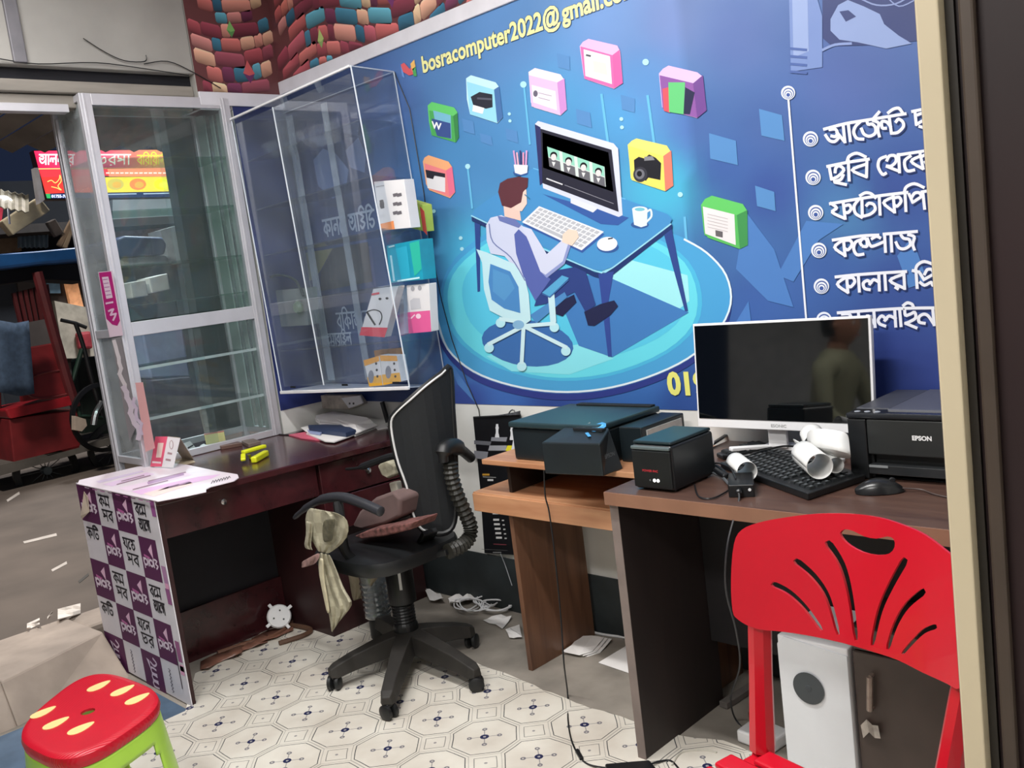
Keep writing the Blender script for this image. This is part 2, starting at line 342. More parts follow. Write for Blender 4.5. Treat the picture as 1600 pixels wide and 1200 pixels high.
# ledge at the threshold
led = mat('ledge_cement', '9a8d82', 0.85, 0, 0.2, 6, 0.4)
lg_ = M()
for (ya, xa__), (yb, xb__) in (((-4.2, .13), (-1.69, .13)), ((-1.69, .13), (-1.25, -.02))):
    lg_.hexa([V((-.45, ya, -.05)), V((.262, ya, -.05)), V((.262, yb, -.05)), V((-.45, yb, -.05))], [V((-.45, ya, .13)), V((xa__, ya, .15)), V((xb__, yb, .15)), V((-.45, yb, .13))])
struct(lg_, 'trim_9', led, bevel=0.008)
struct(M().box((-0.45, -1.249, -0.05), (-0.20, 0.1, 0.13)), 'trim_10', led, bevel=0.02)
blue = mat('blue_sheet', '4c6076', 0.8, 0, 0.2, 9, 0.1)
single(M().box((0.264, -3.6, 0.0), (0.735, -1.26, 0.003)), 'floor_mat', blue, 'faded blue floor mat along the cement ledge, under the stool', 'floor mat')
street = mat('street_asphalt', '5d534b', 0.9, 0, 0.25, 1.6, 0.6)
struct(M().box((-14, -6, -0.16), (-0.45, 9, -0.05)), 'trim_11', street)['label'] = 'dusty brown street surface'
# vinyl sheet with printed octagons
def vinyl():
    m = bpy.data.materials.new('vinyl_octagons'); m.use_nodes = True; nt = m.node_tree; b = nt.nodes['Principled BSDF']; L = nt.links
    b.inputs['Roughness'].default_value = 0.42
    g = nt.nodes.new('ShaderNodeNewGeometry'); sp = nt.nodes.new('ShaderNodeSeparateXYZ'); L.new(g.outputs['Position'], sp.inputs[0])
    def mth(op, a, b_=None, c_=None):
        n = nt.nodes.new('ShaderNodeMath'); n.operation = op
        for i, q in enumerate((a, b_, c_)):
            if q is None: continue
            if isinstance(q, (int, float)): n.inputs[i].default_value = q
            else: L.new(q, n.inputs[i])
        return n.outputs[0]
    nz = nt.nodes.new('ShaderNodeTexNoise'); nz.inputs['Scale'].default_value = 3.0; L.new(g.outputs['Position'], nz.inputs['Vector'])
    wob = mth('MULTIPLY', mth('SUBTRACT', nz.outputs[0], 0.5), 0.03)
    per = 0.2215
    def cell(s, o, k=1.0):
        q = mth('DIVIDE', mth('SUBTRACT', mth('ADD', s, wob), o), per)
        return mth('SUBTRACT', mth('FRACT', mth('ADD', q, 100.5)), 0.5)
    u = cell(sp.outputs[0], 1.82); v = cell(sp.outputs[1], -0.585); au = mth('ABSOLUTE', u); av = mth('ABSOLUTE', v)
    oc = mth('MAXIMUM', mth('MAXIMUM', au, av), mth('MULTIPLY', mth('ADD', au, av), 0.7071))
    def near(s, c, w): return mth('LESS_THAN', mth('ABSOLUTE', mth('SUBTRACT', s, c)), w)
    lines = mth('MAXIMUM', near(oc, 0.452, 0.006), mth('MULTIPLY', near(oc, 0.497, 0.004), 0.5))
    # small squares between octagons
    u2 = mth('SUBTRACT', 0.5, au); v2 = mth('SUBTRACT', 0.5, av); sq = mth('ADD', u2, v2)
    lines = mth('MAXIMUM', lines, mth('MULTIPLY', near(sq, 0.20, 0.007), 0.8))
    r = mth('SQRT', mth('ADD', mth('MULTIPLY', u, u), mth('MULTIPLY', v, v)))
    r2 = mth('SQRT', mth('ADD', mth('MULTIPLY', u2, u2), mth('MULTIPLY', v2, v2)))
    flower = mth('MULTIPLY', mth('LESS_THAN', r, 0.062), mth('GREATER_THAN', r, 0.02))
    arm = mth('MULTIPLY', mth('LESS_THAN', mth('ABSOLUTE', mth('SUBTRACT', au, av)), 0.010), mth('LESS_THAN', r, 0.21))
    du = mth('ABSOLUTE', mth('SUBTRACT', au, 0.15)); dv = mth('ABSOLUTE', mth('SUBTRACT', av, 0.15)); tip = mth('LESS_THAN', mth('ABSOLUTE', mth('SUBTRACT', mth('ADD', mth('MULTIPLY', du, du), mth('MULTIPLY', dv, dv)), 0.0008)), 0.0006)
    dot = mth('LESS_THAN', r2, 0.022)
    blu = mth('MAXIMUM', mth('MAXIMUM', flower, mth('MULTIPLY', arm, 0.55)), mth('MAXIMUM', mth('MULTIPLY', tip, 0.75), mth('MULTIPLY', dot, 0.6)))
    rp = nt.nodes.new('ShaderNodeValToRGB'); n2 = nt.nodes.new('ShaderNodeTexNoise'); n2.inputs['Scale'].default_value = 5; n2.inputs['Detail'].default_value = 6; L.new(g.outputs['Position'], n2.inputs['Vector'])
    L.new(n2.outputs[0], rp.inputs[0]); rp.color_ramp.elements[0].position = 0.3; rp.color_ramp.elements[1].position = 0.65
    rp.color_ramp.elements[0].color = (*lin('c8c0b4'), 1); rp.color_ramp.elements[1].color = (*lin('ddd8cd'), 1)
    m1 = nt.nodes.new('ShaderNodeMix'); m1.data_type = 'RGBA'; m1.inputs['B'].default_value = (*lin('2c3138'), 1); L.new(rp.outputs[0], m1.inputs['A']); L.new(lines, m1.inputs['Factor'])
    m2 = nt.nodes.new('ShaderNodeMix'); m2.data_type = 'RGBA'; m2.inputs['B'].default_value = (*lin('23284e'), 1); L.new(m1.outputs['Result'], m2.inputs['A']); L.new(blu, m2.inputs['Factor'])
    L.new(m2.outputs['Result'], b.inputs['Base Color'])
    bp = nt.nodes.new('ShaderNodeBump'); bp.inputs['Strength'].default_value = 0.3; bp.inputs['Distance'].default_value = 0.02; L.new(nz.outputs[0], bp.inputs['Height']); L.new(bp.outputs[0], b.inputs['Normal'])
    return m
edge = [(440, 968), (525, 990), (575, 968), (640, 985), (700, 1010), (755, 1040), (800, 1056), (850, 1078), (885, 1090), (910, 1102), (950, 1113), (985, 1124), (1065, 1150), (1130, 1157), (1200, 1185), (1300, 1215)]
ep = smoothpts([px(x, y, Z=0.004) for x, y in edge], 3)
ep = [p+V((0, random.uniform(-.004, .004), 0)) for p in ep]
lp = [px(x, y, Z=0.004) for x, y in [(425, 975), (380, 1010), (340, 1035), (305, 1052)]]
poly = [V((4.3, ep[-1].y-0.1, 0.004))]+[p for p in ep[::-1]]+lp+[V((0.72, -1.27, 0.004)), V((0.74, -3.7, 0.004)), V((4.3, -3.7, 0.004))]
m = M().slab([poly], (0, 0, 1), 0.003)
o = m.build('vinyl_floor_sheet', vinyl()); props(o, 'cream vinyl floor sheet printed with octagons and small dark blue flowers', 'floor covering')

# ---------------- banner and mural (flat prints) ----------------
def proj(P):
    q = RC.transposed() @ (Vector(P)-CP); return 800+F*q.x/-q.z, 600-F*q.y/-q.z
BS = [(700,130,'3d7cbc'),(800,60,'4484c6'),(960,60,'5a8acc'),(1050,40,'6482c4'),(1150,60,'4f70b8'),(1200,200,'3b67b4'),(1000,130,'4288cc'),(870,160,'3096d4'),(720,240,'2c84c2'),(740,400,'1ab0de'),(960,180,'2c98d8'),(1040,290,'18b8e0'),(1090,200,'3a6ab6'),(1130,260,'2b5fb2'),(1200,300,'2651a8'),(1180,450,'2860b4'),(1320,130,'4a6ab8'),(1400,300,'2650aa'),(1400,450,'2350a8'),(1440,600,'1e3f9c'),(1000,600,'0d62b4'),(800,605,'1660b8'),(730,560,'1a7cc8'),(725,620,'1c3c98'),(1070,625,'0f4696'),(860,625,'123f96'),(620,150,'3c68ac'),(560,180,'2c4488'),(480,200,'27386e'),(420,300,'22306a'),(550,300,'2c4488'),(480,450,'22326c'),(560,450,'20407e'),(620,450,'1f5cac'),(480,600,'1c2c62'),(600,600,'1d3c80'),(660,520,'2268b8'),(660,300,'2a78bc'),(1320,340,'3c86c8'),(1160,400,'3474c0'),(1300,420,'2860b4'),(1390,560,'1c3c94')]
BA = np.array([(a, b, *lin(c)) for a, b, c in BS])
def bgcol(x, y):
    d = 1/((BA[:, 0]-x)**2+(BA[:, 1]-y)**2+250)**1.5; c = (BA[:, 2:]*d[:, None]).sum(0)/d.sum()
    return c
ban = thing('wall_banner', 'large glossy blue printed banner on the back wall with desk illustration and yellow email line', 'banner', (1.6, 0, 0.893))
def grid_print(name, orig, du, dv, nu, nv, parent, cf):
    vs = []; cs = []; fs = []; inv = wloc(parent).inverted()
    for j in range(nv+1):
        for i in range(nu+1):
            p = orig+du*(i/nu)+dv*(j/nv); vs.append(inv@p); cs.append(cf(p))
    for j in range(nv):
        for i in range(nu): a = j*(nu+1)+i; fs.append((a, a+1, a+nu+2, a+nu+1))
    me = bpy.data.meshes.new(name); me.from_pydata(vs, [], fs); a = me.color_attributes.new('Col', 'FLOAT_COLOR', 'POINT')
    a.data.foreach_set('color', np.array([(*c, 1.0) for c in cs], dtype=np.float32).ravel()); return link(name, me, PRINT, parent)
rn = random.Random(3)
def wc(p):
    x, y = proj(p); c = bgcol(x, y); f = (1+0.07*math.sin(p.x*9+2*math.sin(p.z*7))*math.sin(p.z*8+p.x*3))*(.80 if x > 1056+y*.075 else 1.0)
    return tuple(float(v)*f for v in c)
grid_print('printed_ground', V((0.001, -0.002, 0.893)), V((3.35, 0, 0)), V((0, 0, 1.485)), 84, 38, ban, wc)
P = Print(wallfn(-0.003), (0, -1, 0))
# pale squares and rays
for q in ([(870,83),(890,88),(891,110),(872,105)],[(970,148),(992,154),(992,176),(972,171)],[(900,170),(922,176),(925,200),(902,193)],[(1108,208),(1150,220),(1153,258),(1110,248)],[(1186,170),(1222,180),(1226,220),(1190,212)],[(722,185),(740,190),(742,210),(725,205)],[(750,208),(768,213),(770,228),(752,222)],[(790,200),(808,205),(810,224),(792,218)],[(1180,290),(1210,300),(1212,330),(1183,322)]):
    P.poly(q, '3f86c8', 0)
for a, b, w in (((819,135),(828,225),3),((940,148),(950,222),4),((1012,150),(1022,222),4),((1070,340),(1076,420),4),((731,262),(738,325),3),((667,330),(670,420),2)): P.line([a, b], w, '4cb6e6', 0)
for x, y, r in ((818,132,5),(731,260,4),(1009,97,5),(971,186,3),(972,199,3),(796,178,2.5),(797,189,2.5),(1063,304,4),(720,372,3),(722,389,3),(724,400,3),(678,330,3)): P.ell(x, y, r, r, 'a9e6f4', 1)
for iq, q in enumerate([[(1165,330),(1210,390),(1240,480),(1200,470),(1150,420)],[(1260,345),(1318,350),(1280,375),(1240,440),(1215,430)],[(1402,400),(1425,370),(1450,440),(1420,450)],[(700,560),(735,610),(745,632),(715,600)],[(1180,560),(1140,520),(1170,470)]]): P.poly(q, '3478c4', .3+iq*.15)
# platform
ring = [(684,500),(700,545),(740,580),(800,602),(870,612),(940,608),(1010,590),(1075,560),(1120,520),(1142,475),(1135,430),(1105,395),(1060,368),(960,340),(850,338),(760,365),(700,420)]
rs = [tuple(p) for p in smoothpts([V(p) for p in ring], 4, True)]
P.poly([(x, y+13) for x, y in rs], '1a2f8a', 1); P.poly([(x, y+3) for x, y in rs], '1560b4', 2); P.poly(rs, '1a9fdc', 3)
P.curve([(684,500),(700,545),(740,580),(800,602),(870,612),(940,608),(1010,590),(1075,560),(1120,520),(1142,475),(1135,430),(1105,395),(1070,374)], 3, 'e4f4fc', 4)
inner = [(700,470),(715,520),(760,560),(830,585),(900,590),(970,578),(1040,548),(1082,508),(1090,460),(1070,410),(1020,375),(950,355),(880,350),(800,360),(740,395),(708,430)]
P.poly([((x-897)*1.035+897, (y-470)*1.04+470) for x, y in [tuple(p) for p in smoothpts([V(p) for p in inner], 3, True)]], '16b8e6', 4)
P.poly([tuple(p) for p in smoothpts([V(p) for p in inner], 3, True)], '4ddcf0', 5)
P.poly([tuple(p) for p in smoothpts([V(((q[0]-897)*0.9+900, (q[1]-470)*0.85+462)) for q in inner], 3, True)], '30c8ec', 6)
P.poly([(945,395),(1075,430),(1078,470),(1060,484),(940,440)], '9aeef6', 7); P.poly([(760,556),(905,538),(960,560),(890,585),(800,580)], '7be6f4', 7)
P.ell(825, 536, 72, 36, '1666b2', 8, 0.12); P.ell(940, 474, 34, 32, '1468b6', 8)
P.poly([(860,430),(945,430),(1077,488),(957,558),(905,540)], '1b76c2', 9)
# table
P.poly([(742,342),(751,342),(751,455),(747,456)], '183f90', 10)
P.poly([(1036,358),(1049,350),(1076,486),(1071,486)], '183f90', 10)
P.poly([(738,337),(930,425),(945,428),(1051,350),(1051,357),(948,438),(930,433),(738,345)], '123070', 11)
P.poly([(936,428),(960,424),(952,470),(957,557),(951,557)], '1a3f98', 12)
P.poly([(738,336),(744,326),(835,262),(1043,334),(1051,342),(1047,352),(958,417),(942,423),(928,421)], '1f8dd0', 13)
P.curve([(738,337),(830,380),(928,422),(944,424),(960,417),(1049,350)], 2.2, '8fd8f4', 14, 2); P.line([(835,263),(978,311)], 1.5, '58b8ea', 14)
# monitor
P.poly([(849,303),(984,340),(967,352),(940,350)], '1553a8', 15)
P.poly([(837,194),(842,189),(960,224),(967,232),(974,336),(968,339),(850,294)], 'd6dcf4', 16)
P.poly([(837,194),(846,199),(849,286),(845,290)], '2a2d66', 17)
P.poly([(846,201),(957,234),(968,331),(849,286)], '2a2a3a', 18)
P.poly([(849,207),(952,238),(960,300),(850,262)], '2c2c3e', 18)
P.poly([(893,308),(936,325),(928,332),(893,317)], 'dfe4f4', 17)
def quad(q, a, b, c, d):
    q = [Vector(p) for p in q]
    def f(u, v): return tuple((q[0]*(1-u)+q[1]*u)*(1-v)+(q[3]*(1-u)+q[2]*u)*v)
    return [f(a, b), f(c, b), f(c, d), f(a, d)]
sq = [(856.5,229),(946,260.5),(948,292),(860,260)]
P.poly(quad(sq, 0, 0, 1, 1), 'd8e4e0', 19)
for i in range(4):
    a = i*0.262
    P.poly(quad(sq, a, 0, a+0.205, 0.5), '8fd8c0', 20); P.poly(quad(sq, a, 0.55, a+0.205, 1.0), '6a6a72', 20)
    x, y = quad(sq, a+0.1, 0.4, 1, 1)[0]; P.ell(x, y-1.5, 5.5, 6, '15181c', 21); P.ell(x, y+1, 4.3, 5.2, 'e2dede', 22); P.poly([(x-3, y+8), (x+3, y+9), (x, y+16)], 'e8e8e8', 22)
P.line([(856,279),(880,288)], 2, 'dcdce4', 20); P.line([(884,289),(960,318)], 1, '8a8a98', 20)
# keyboard, mouse, mug, pens
kb = [(843.6,322),(944.8,362),(910,391),(817,347)]
P.poly([(x+1, y+4) for x, y in kb], '1553a8', 15); P.poly(kb, 'eef0f6', 16)
for j in range(5):
    for i in range(13):
        if j == 4 and 3 < i < 8: continue
        a = 0.03+i*0.073; b = 0.06+j*0.18; P.poly(quad(kb, a, b, a+0.055, b+0.13), 'bfc2cc', 17)
P.poly(quad(kb, 0.31, 0.78, 0.62, 0.91), 'bfc2cc', 17)
P.ell(951, 386, 17, 9, '15549f', 15); P.ell(950, 381, 16, 11, 'eef0f8', 16, -0.1); P.line([(952,373),(958,372)], 2, '202438', 17)
P.ell(1001, 351, 14, 6, '15549f', 15); P.poly([(989,326),(1013,328),(1012,352),(1003,355),(992,351)], 'dff4f8', 16); P.ell(1001, 327, 12, 4.5, 'f0fcff', 17); P.ell(1001, 327, 8, 2.8, '6cc4d8', 18); P.curve([(1013,330),(1018,328),(1019,338),(1012,346)], 3, 'dff4f8', 16)
P.ell(815, 270, 12, 5, '15549f', 15); P.poly([(804,257),(826,258),(825,270),(815,273),(806,270)], 'e8eefa', 16)
for i in range(5): P.line([(807+i*4, 258), (804+i*5, 236+(i % 2)*3)], 2.6, ['d89ad0', 'f0b0c8', '3a3a7a', 'f090b8', 'e0a0d8'][i], 15)
# man
P.poly([(855,425),(899,417),(917,425),(932,476),(917,489),(899,456),(867,472),(836,478)], '1d3a86', 17)
P.poly([(868,476),(898,460),(902,472),(880,494),(868,490)], '22264e', 17); P.poly([(914,487),(939,475),(961,469),(967,478),(955,492),(930,509),(920,508)], '22264e', 18)
P.poly([(761,352),(768,340),(785,336),(817,352),(836,372),(843,400),(830,440),(815,430),(790,400),(768,396),(762,376)], 'cfd6f2', 19)
P.poly([(805,366),(812,358),(830,375),(838,398),(852,428),(862,436),(838,470),(822,440),(808,396)], '4b5eb2', 20)
P.poly([(817,353),(832,358),(842,374),(856,397),(880,375),(890,379),(881,408),(854,429),(846,424),(828,378)], 'd4daf4', 21)
P.poly([(846,424),(854,429),(881,408),(890,379),(893,385),(884,412),(856,434)], '8a98d4', 22)
P.curve([(766,350),(772,378),(800,402),(822,438)], 1.6, '6a78b4', 22)
P.poly([(881,366),(890,358),(903,360),(906,370),(895,384),(880,378)], 'f6d8c4', 22)
P.poly([(779,337),(806,342),(816,352),(812,356),(782,345)], '6474b8', 21)
P.poly([(788,318),(812,318),(816,345),(790,338)], 'f4cabc', 20); P.poly([(806,298),(824,296),(825,318),(817,330),(806,328)], 'f4d2c4', 21)
P.poly([(780,300),(783,286),(795,279),(812,276),(827,278),(826,292),(819,300),(816,316),(800,325),(786,321)], '63303a', 22); P.line([(822,304),(829,310)], 1.6, '1a7aa0', 23)
# chair of the illustration
bk = [(746,389),(762,394),(805,412),(822,435),(828,460),(831,500),(820,508),(808,506),(767,485),(758,452),(755,410)]
P.poly(bk, 'c2ecf6', 23); P.poly([(768,412),(799,424),(812,448),(815,489),(790,482),(770,468),(765,440)], '2b84ca', 24); P.poly([(772,420),(797,430),(806,450),(790,470),(772,455)], '3c94d2', 25)
P.poly([(830,492),(884,456),(888,464),(840,505)], '2f84c8', 23); P.poly([(858,462),(868,459),(871,503),(862,506)], 'c6ecf6', 24); P.poly([(849,457),(880,430),(891,434),(861,463)], '3aa4d8', 25); P.line([(850,459),(861,464),(890,437)], 2, '1d5ea8', 26)
for a, b in (((820,509),(766,537)),((820,509),(817,566)),((820,509),(886,542)),((820,509),(868,505)),((818,503),(784,498))): P.line([a, b], 6, 'cdf0f8', 24); P.ell(b[0], b[1]+6, 7.5, 7.5, 'b6ecf8', 25)
P.ell(812, 507, 9, 7, '7cb4dc', 26)
# icon tiles
def tile(o, face, fc, sc_, tc_, right):
    P.poly(o, sc_, 5); P.poly(right, tc_, 6); P.poly(face, fc, 7)
def c2(*p): return [(600+a*.25, b*.25) for a, b in p]
def c4(*p): return [(900+a*.25, b*.25) for a, b in p]
def c6(*p): return [(350+a*.25, 80+b*.25) for a, b in p]
def c3(*p): return [(680+a*.3125, 300+b*.3125) for a, b in p]
tile(c2((275,660),(300,637),(440,672),(460,700),(470,860),(450,890),(300,845),(283,760)), c2((285,690),(435,725),(445,885),(300,845)), '3cae4e', '52cf5e', '2c8a44', c2((435,725),(462,705),(470,860),(448,890)))
P.poly(c2((310,690),(420,720),(425,868),(335,848)), '6cbcd8', 8); P.poly(c2((300,740),(418,770),(422,866),(335,850)), '2a4a92', 9); P.text('W', c2((303,800))[0], (14, 3), (0, -15), 'ffffff', 10, 0.03)
tile(c2((515,490),(545,470),(700,515),(722,545),(745,735),(710,770),(540,715),(520,620)), c2((520,510),(690,560),(710,768),(540,715)), '8edcf6', 'c4f2fc', '2f6cae', c2((690,560),(722,540),(745,735),(710,768)))
P.poly(c2((545,605),(600,575),(680,590),(682,670),(640,680),(560,655)), '2a2c3a', 8); P.poly(c2((560,655),(630,675),(620,712),(555,695)), 'f4f4f4', 9); P.line(c2((590,615),(672,620)), 3, '5a5c6c', 9)
tile(c2((905,450),(945,425),(1105,465),(1130,500),(1145,685),(1105,722),(940,672),(920,640)), c2((908,470),(1085,515),(1105,720),(925,665)), 'e8bce6', 'f2e2f6', 'd088d4', c2((1085,515),(1130,490),(1145,685),(1105,720)))
P.poly(c2((925,530),(1075,570),(1085,690),(935,640)), 'f2e6f2', 8); P.ell(*c2((950,585))[0], 3.5, 5, '6a6478', 9); P.line(c2((970,580),(1050,600)), 1, 'b0a0b8', 9); P.line(c2((970,610),(1040,628)), 1, 'b0a0b8', 9)
tile(c2((1225,290),(1245,262),(1280,243),(1460,285),(1478,320),(1495,520),(1440,555),(1275,500),(1250,470)), c2((1230,290),(1430,345),(1440,552),(1255,492)), 'e455aa', 'eeb4e4', 'e043a0', c2((1430,345),(1475,310),(1495,520),(1440,552)))
P.poly(c2((1250,308),(1415,352),(1428,526),(1262,475)), 'f0eef2', 8); P.poly(c2((1310,380),(1390,395),(1400,470),(1315,450)), 'dcdcd6', 9); P.line(c2((1270,345),(1292,350)), 3, '555560', 9)
tile(c4((520,460),(545,430),(580,410),(760,452),(795,480),(818,690),(760,738),(560,685),(540,670)), c4((525,470),(735,520),(760,736),(545,680)), '8c4ca4', 'dfb8ec', '6e3a92', c4((735,520),(795,470),(818,690),(760,738)))
P.poly(c4((543,555),(580,545),(590,705),(552,692)), 'd83048', 8); P.poly(c4((580,515),(685,515),(675,715),(585,700)), '52c870', 9); P.poly(c4((685,545),(745,578),(715,715),(675,712)), '22254a', 8)
tile(c4((325,905),(350,880),(380,865),(570,910),(595,950),(610,1160),(560,1195),(350,1125),(345,1100)), c4((328,910),(548,975),(560,1193),(345,1115)), 'f4e04a', 'f8e864', 'f46c50', c4((548,975),(597,940),(610,1160),(560,1195)))
P.poly(c4((365,1000),(395,980),(430,990),(460,965),(500,985),(535,1020),(530,1125),(455,1110),(440,1130),(370,1100)), '24242c', 8); P.ell(*c4((405,1090))[0], 11, 12, '3a3a44', 9); P.ell(*c4((402,1088))[0], 7.5, 8, '74747e', 10); P.ell(*c4((400,1086))[0], 4, 4.5, '1c1c22', 11); P.poly(c4((430,980),(480,975),(495,1000),(430,1005)), '8a8a90', 9)
tile(c6((1245,690),(1255,665),(1280,650),(1405,690),(1425,720),(1447,880),(1415,918),(1285,868),(1265,830)), c6((1255,700),(1390,745),(1412,912),(1275,855)), 'f4747a', 'f8a868', 'ee5a84', c6((1390,745),(1428,720),(1447,880),(1412,912)))
P.poly(c6((1262,740),(1385,765),(1385,882),(1275,855)), 'ece8ec', 8); P.poly(c6((1262,740),(1385,765),(1385,790),(1318,778),(1310,800),(1270,790)), '2e2a34', 9)
tile(c3((1330,65),(1350,35),(1385,18),(1540,60),(1562,95),(1565,265),(1525,285),(1365,228),(1345,200)), c3((1332,68),(1510,115),(1525,283),(1348,215)), '48bc50', '52cc58', '33964a', c3((1510,115),(1562,90),(1565,265),(1525,285)))
P.poly(c3((1340,72),(1498,112),(1505,265),(1352,208)), 'ece6e8', 8); P.poly(c3((1403,190),(1440,198),(1440,228),(1405,220)), '6a6468', 9)
for k in range(5): P.line(c3((1365, 110+k*16), (1465, 134+k*16)), 0.8, 'c0b8bc', 9)
# ghosted photographs: robot arm and hand, lower portraits
P.poly([(1233,-10),(1275,-10),(1285,25),(1285,105),(1236,112)], '6a86c4', 2); P.poly([(1238,-10),(1262,-10),(1264,80),(1240,90)], '8ca2d4', 3)
for k in range(4): P.line([(1236, 76+k*12), (1260, 78+k*12)], 4, '3c5ca4', 4)
P.poly([(1285,-10),(1440,-10),(1450,62),(1380,70),(1300,72),(1286,60)], '2c3b74', 1)
P.poly([(1298,30),(1310,8),(1325,0),(1350,10),(1375,22),(1382,38),(1405,56),(1425,68),(1385,76),(1340,66),(1312,62),(1298,48)], '8298cc', 3); P.poly([(1312,18),(1326,16),(1338,26),(1322,34)], '2c3b74', 4)
P.curve([(1286,78),(1305,70),(1330,68)], 4, '7c92ca', 3); P.curve([(1345,-2),(1370,8),(1400,6),(1425,-8)], 2.5, '7e90c4', 4); P.curve([(1385,-6),(1405,10),(1430,0)], 2, '7e90c4', 4)
P.poly([(470,215),(505,195),(560,190),(585,225),(580,300),(550,330),(500,320),(475,270)], '30467e', 1)
P.poly([(490,250),(505,232),(525,240),(545,265),(540,300),(520,310),(497,290)], '7c90c0', 2); P.poly([(540,235),(560,215),(572,240),(570,270),(548,262)], '6a80b4', 2)
P.poly([(478,395),(520,388),(500,425),(484,440)], 'b0a468', 2); P.poly([(520,388),(575,378),(582,440),(500,455),(502,425)], '4c4c54', 2)
# lettering
Z0 = 2.249
PT = Print(lambda a, b: V((a, -0.003, b)), (0, -1, 0))
def fit(body, x0, x1, z, em, col, layer, bold, xs=None):
    if xs is None:
        cu = bpy.data.curves.new('t', 'FONT'); cu.body = body; ob = bpy.data.objects.new('t', cu); me = bpy.data.meshes.new_from_object(ob)
        xs = (x1-x0)/max(v.co.x for v in me.vertices); bpy.data.meshes.remove(me); bpy.data.objects.remove(ob); bpy.data.curves.remove(cu)
    PT.text(body, (x0, z), (xs, 0), (0, em), col, layer, bold); return xs
xa, xb, xc_ = px(662,114,Y=0).x, px(878,50,Y=0).x, px(882,45,Y=0).x
xs = fit('bosracomputer2022@', xa, xb, Z0, 0.088, '1c3c7c', 6, 0.045)
fit('gmail.com', xc_, 0, Z0, 0.088, '1c3c7c', 6, 0.045, xs)
fit('bosracomputer2022@', xa, xb, Z0, 0.088, 'f0ee9c', 7, 0.03, xs); fit('gmail.com', xc_, 0, Z0, 0.088, 'f0ee9c', 7, 0.03, xs)
fit('019', px(1046,615,Y=0).x, 0, px(1046,615,Y=0).z, 0.105, 'f0ee6c', 7, 0.045, 0.105)
P.poly([(627,101),(632,98),(641,108),(648,95),(650,115),(640,118),(630,112)], 'e0404c', 8); P.poly([(642,100),(648,93),(650,104),(645,112)], 'f4b848', 9); P.poly([(645,108),(650,104),(652,119),(647,119)], '3fa85a', 9); P.poly([(627,103),(631,113),(633,122),(629,119)], '5c90dc', 9)
P.line([(1232,150),(1260,497)], 3, 'eef2fa', 6)
def bullet(x, y, r):
    P.ell(x, y, r, r, 'eef2fa', 7); P.ell(x+.5, y+1, r*.80, r*.80, '2a50a0', 8); P.ell(x+.5, y+1.6, r*.68, r*.68, 'eef2fa', 9); P.ell(x+.5, y+2.5, r*.52, r*.52, '2a50a0', 10); P.ell(x+.5, y+2.8, r*.42, r*.42, 'eef2fa', 11); P.ell(x+.5, y+3.3, r*.27, r*.27, '2a50a0', 12)
bullet(1232, 145, 11)
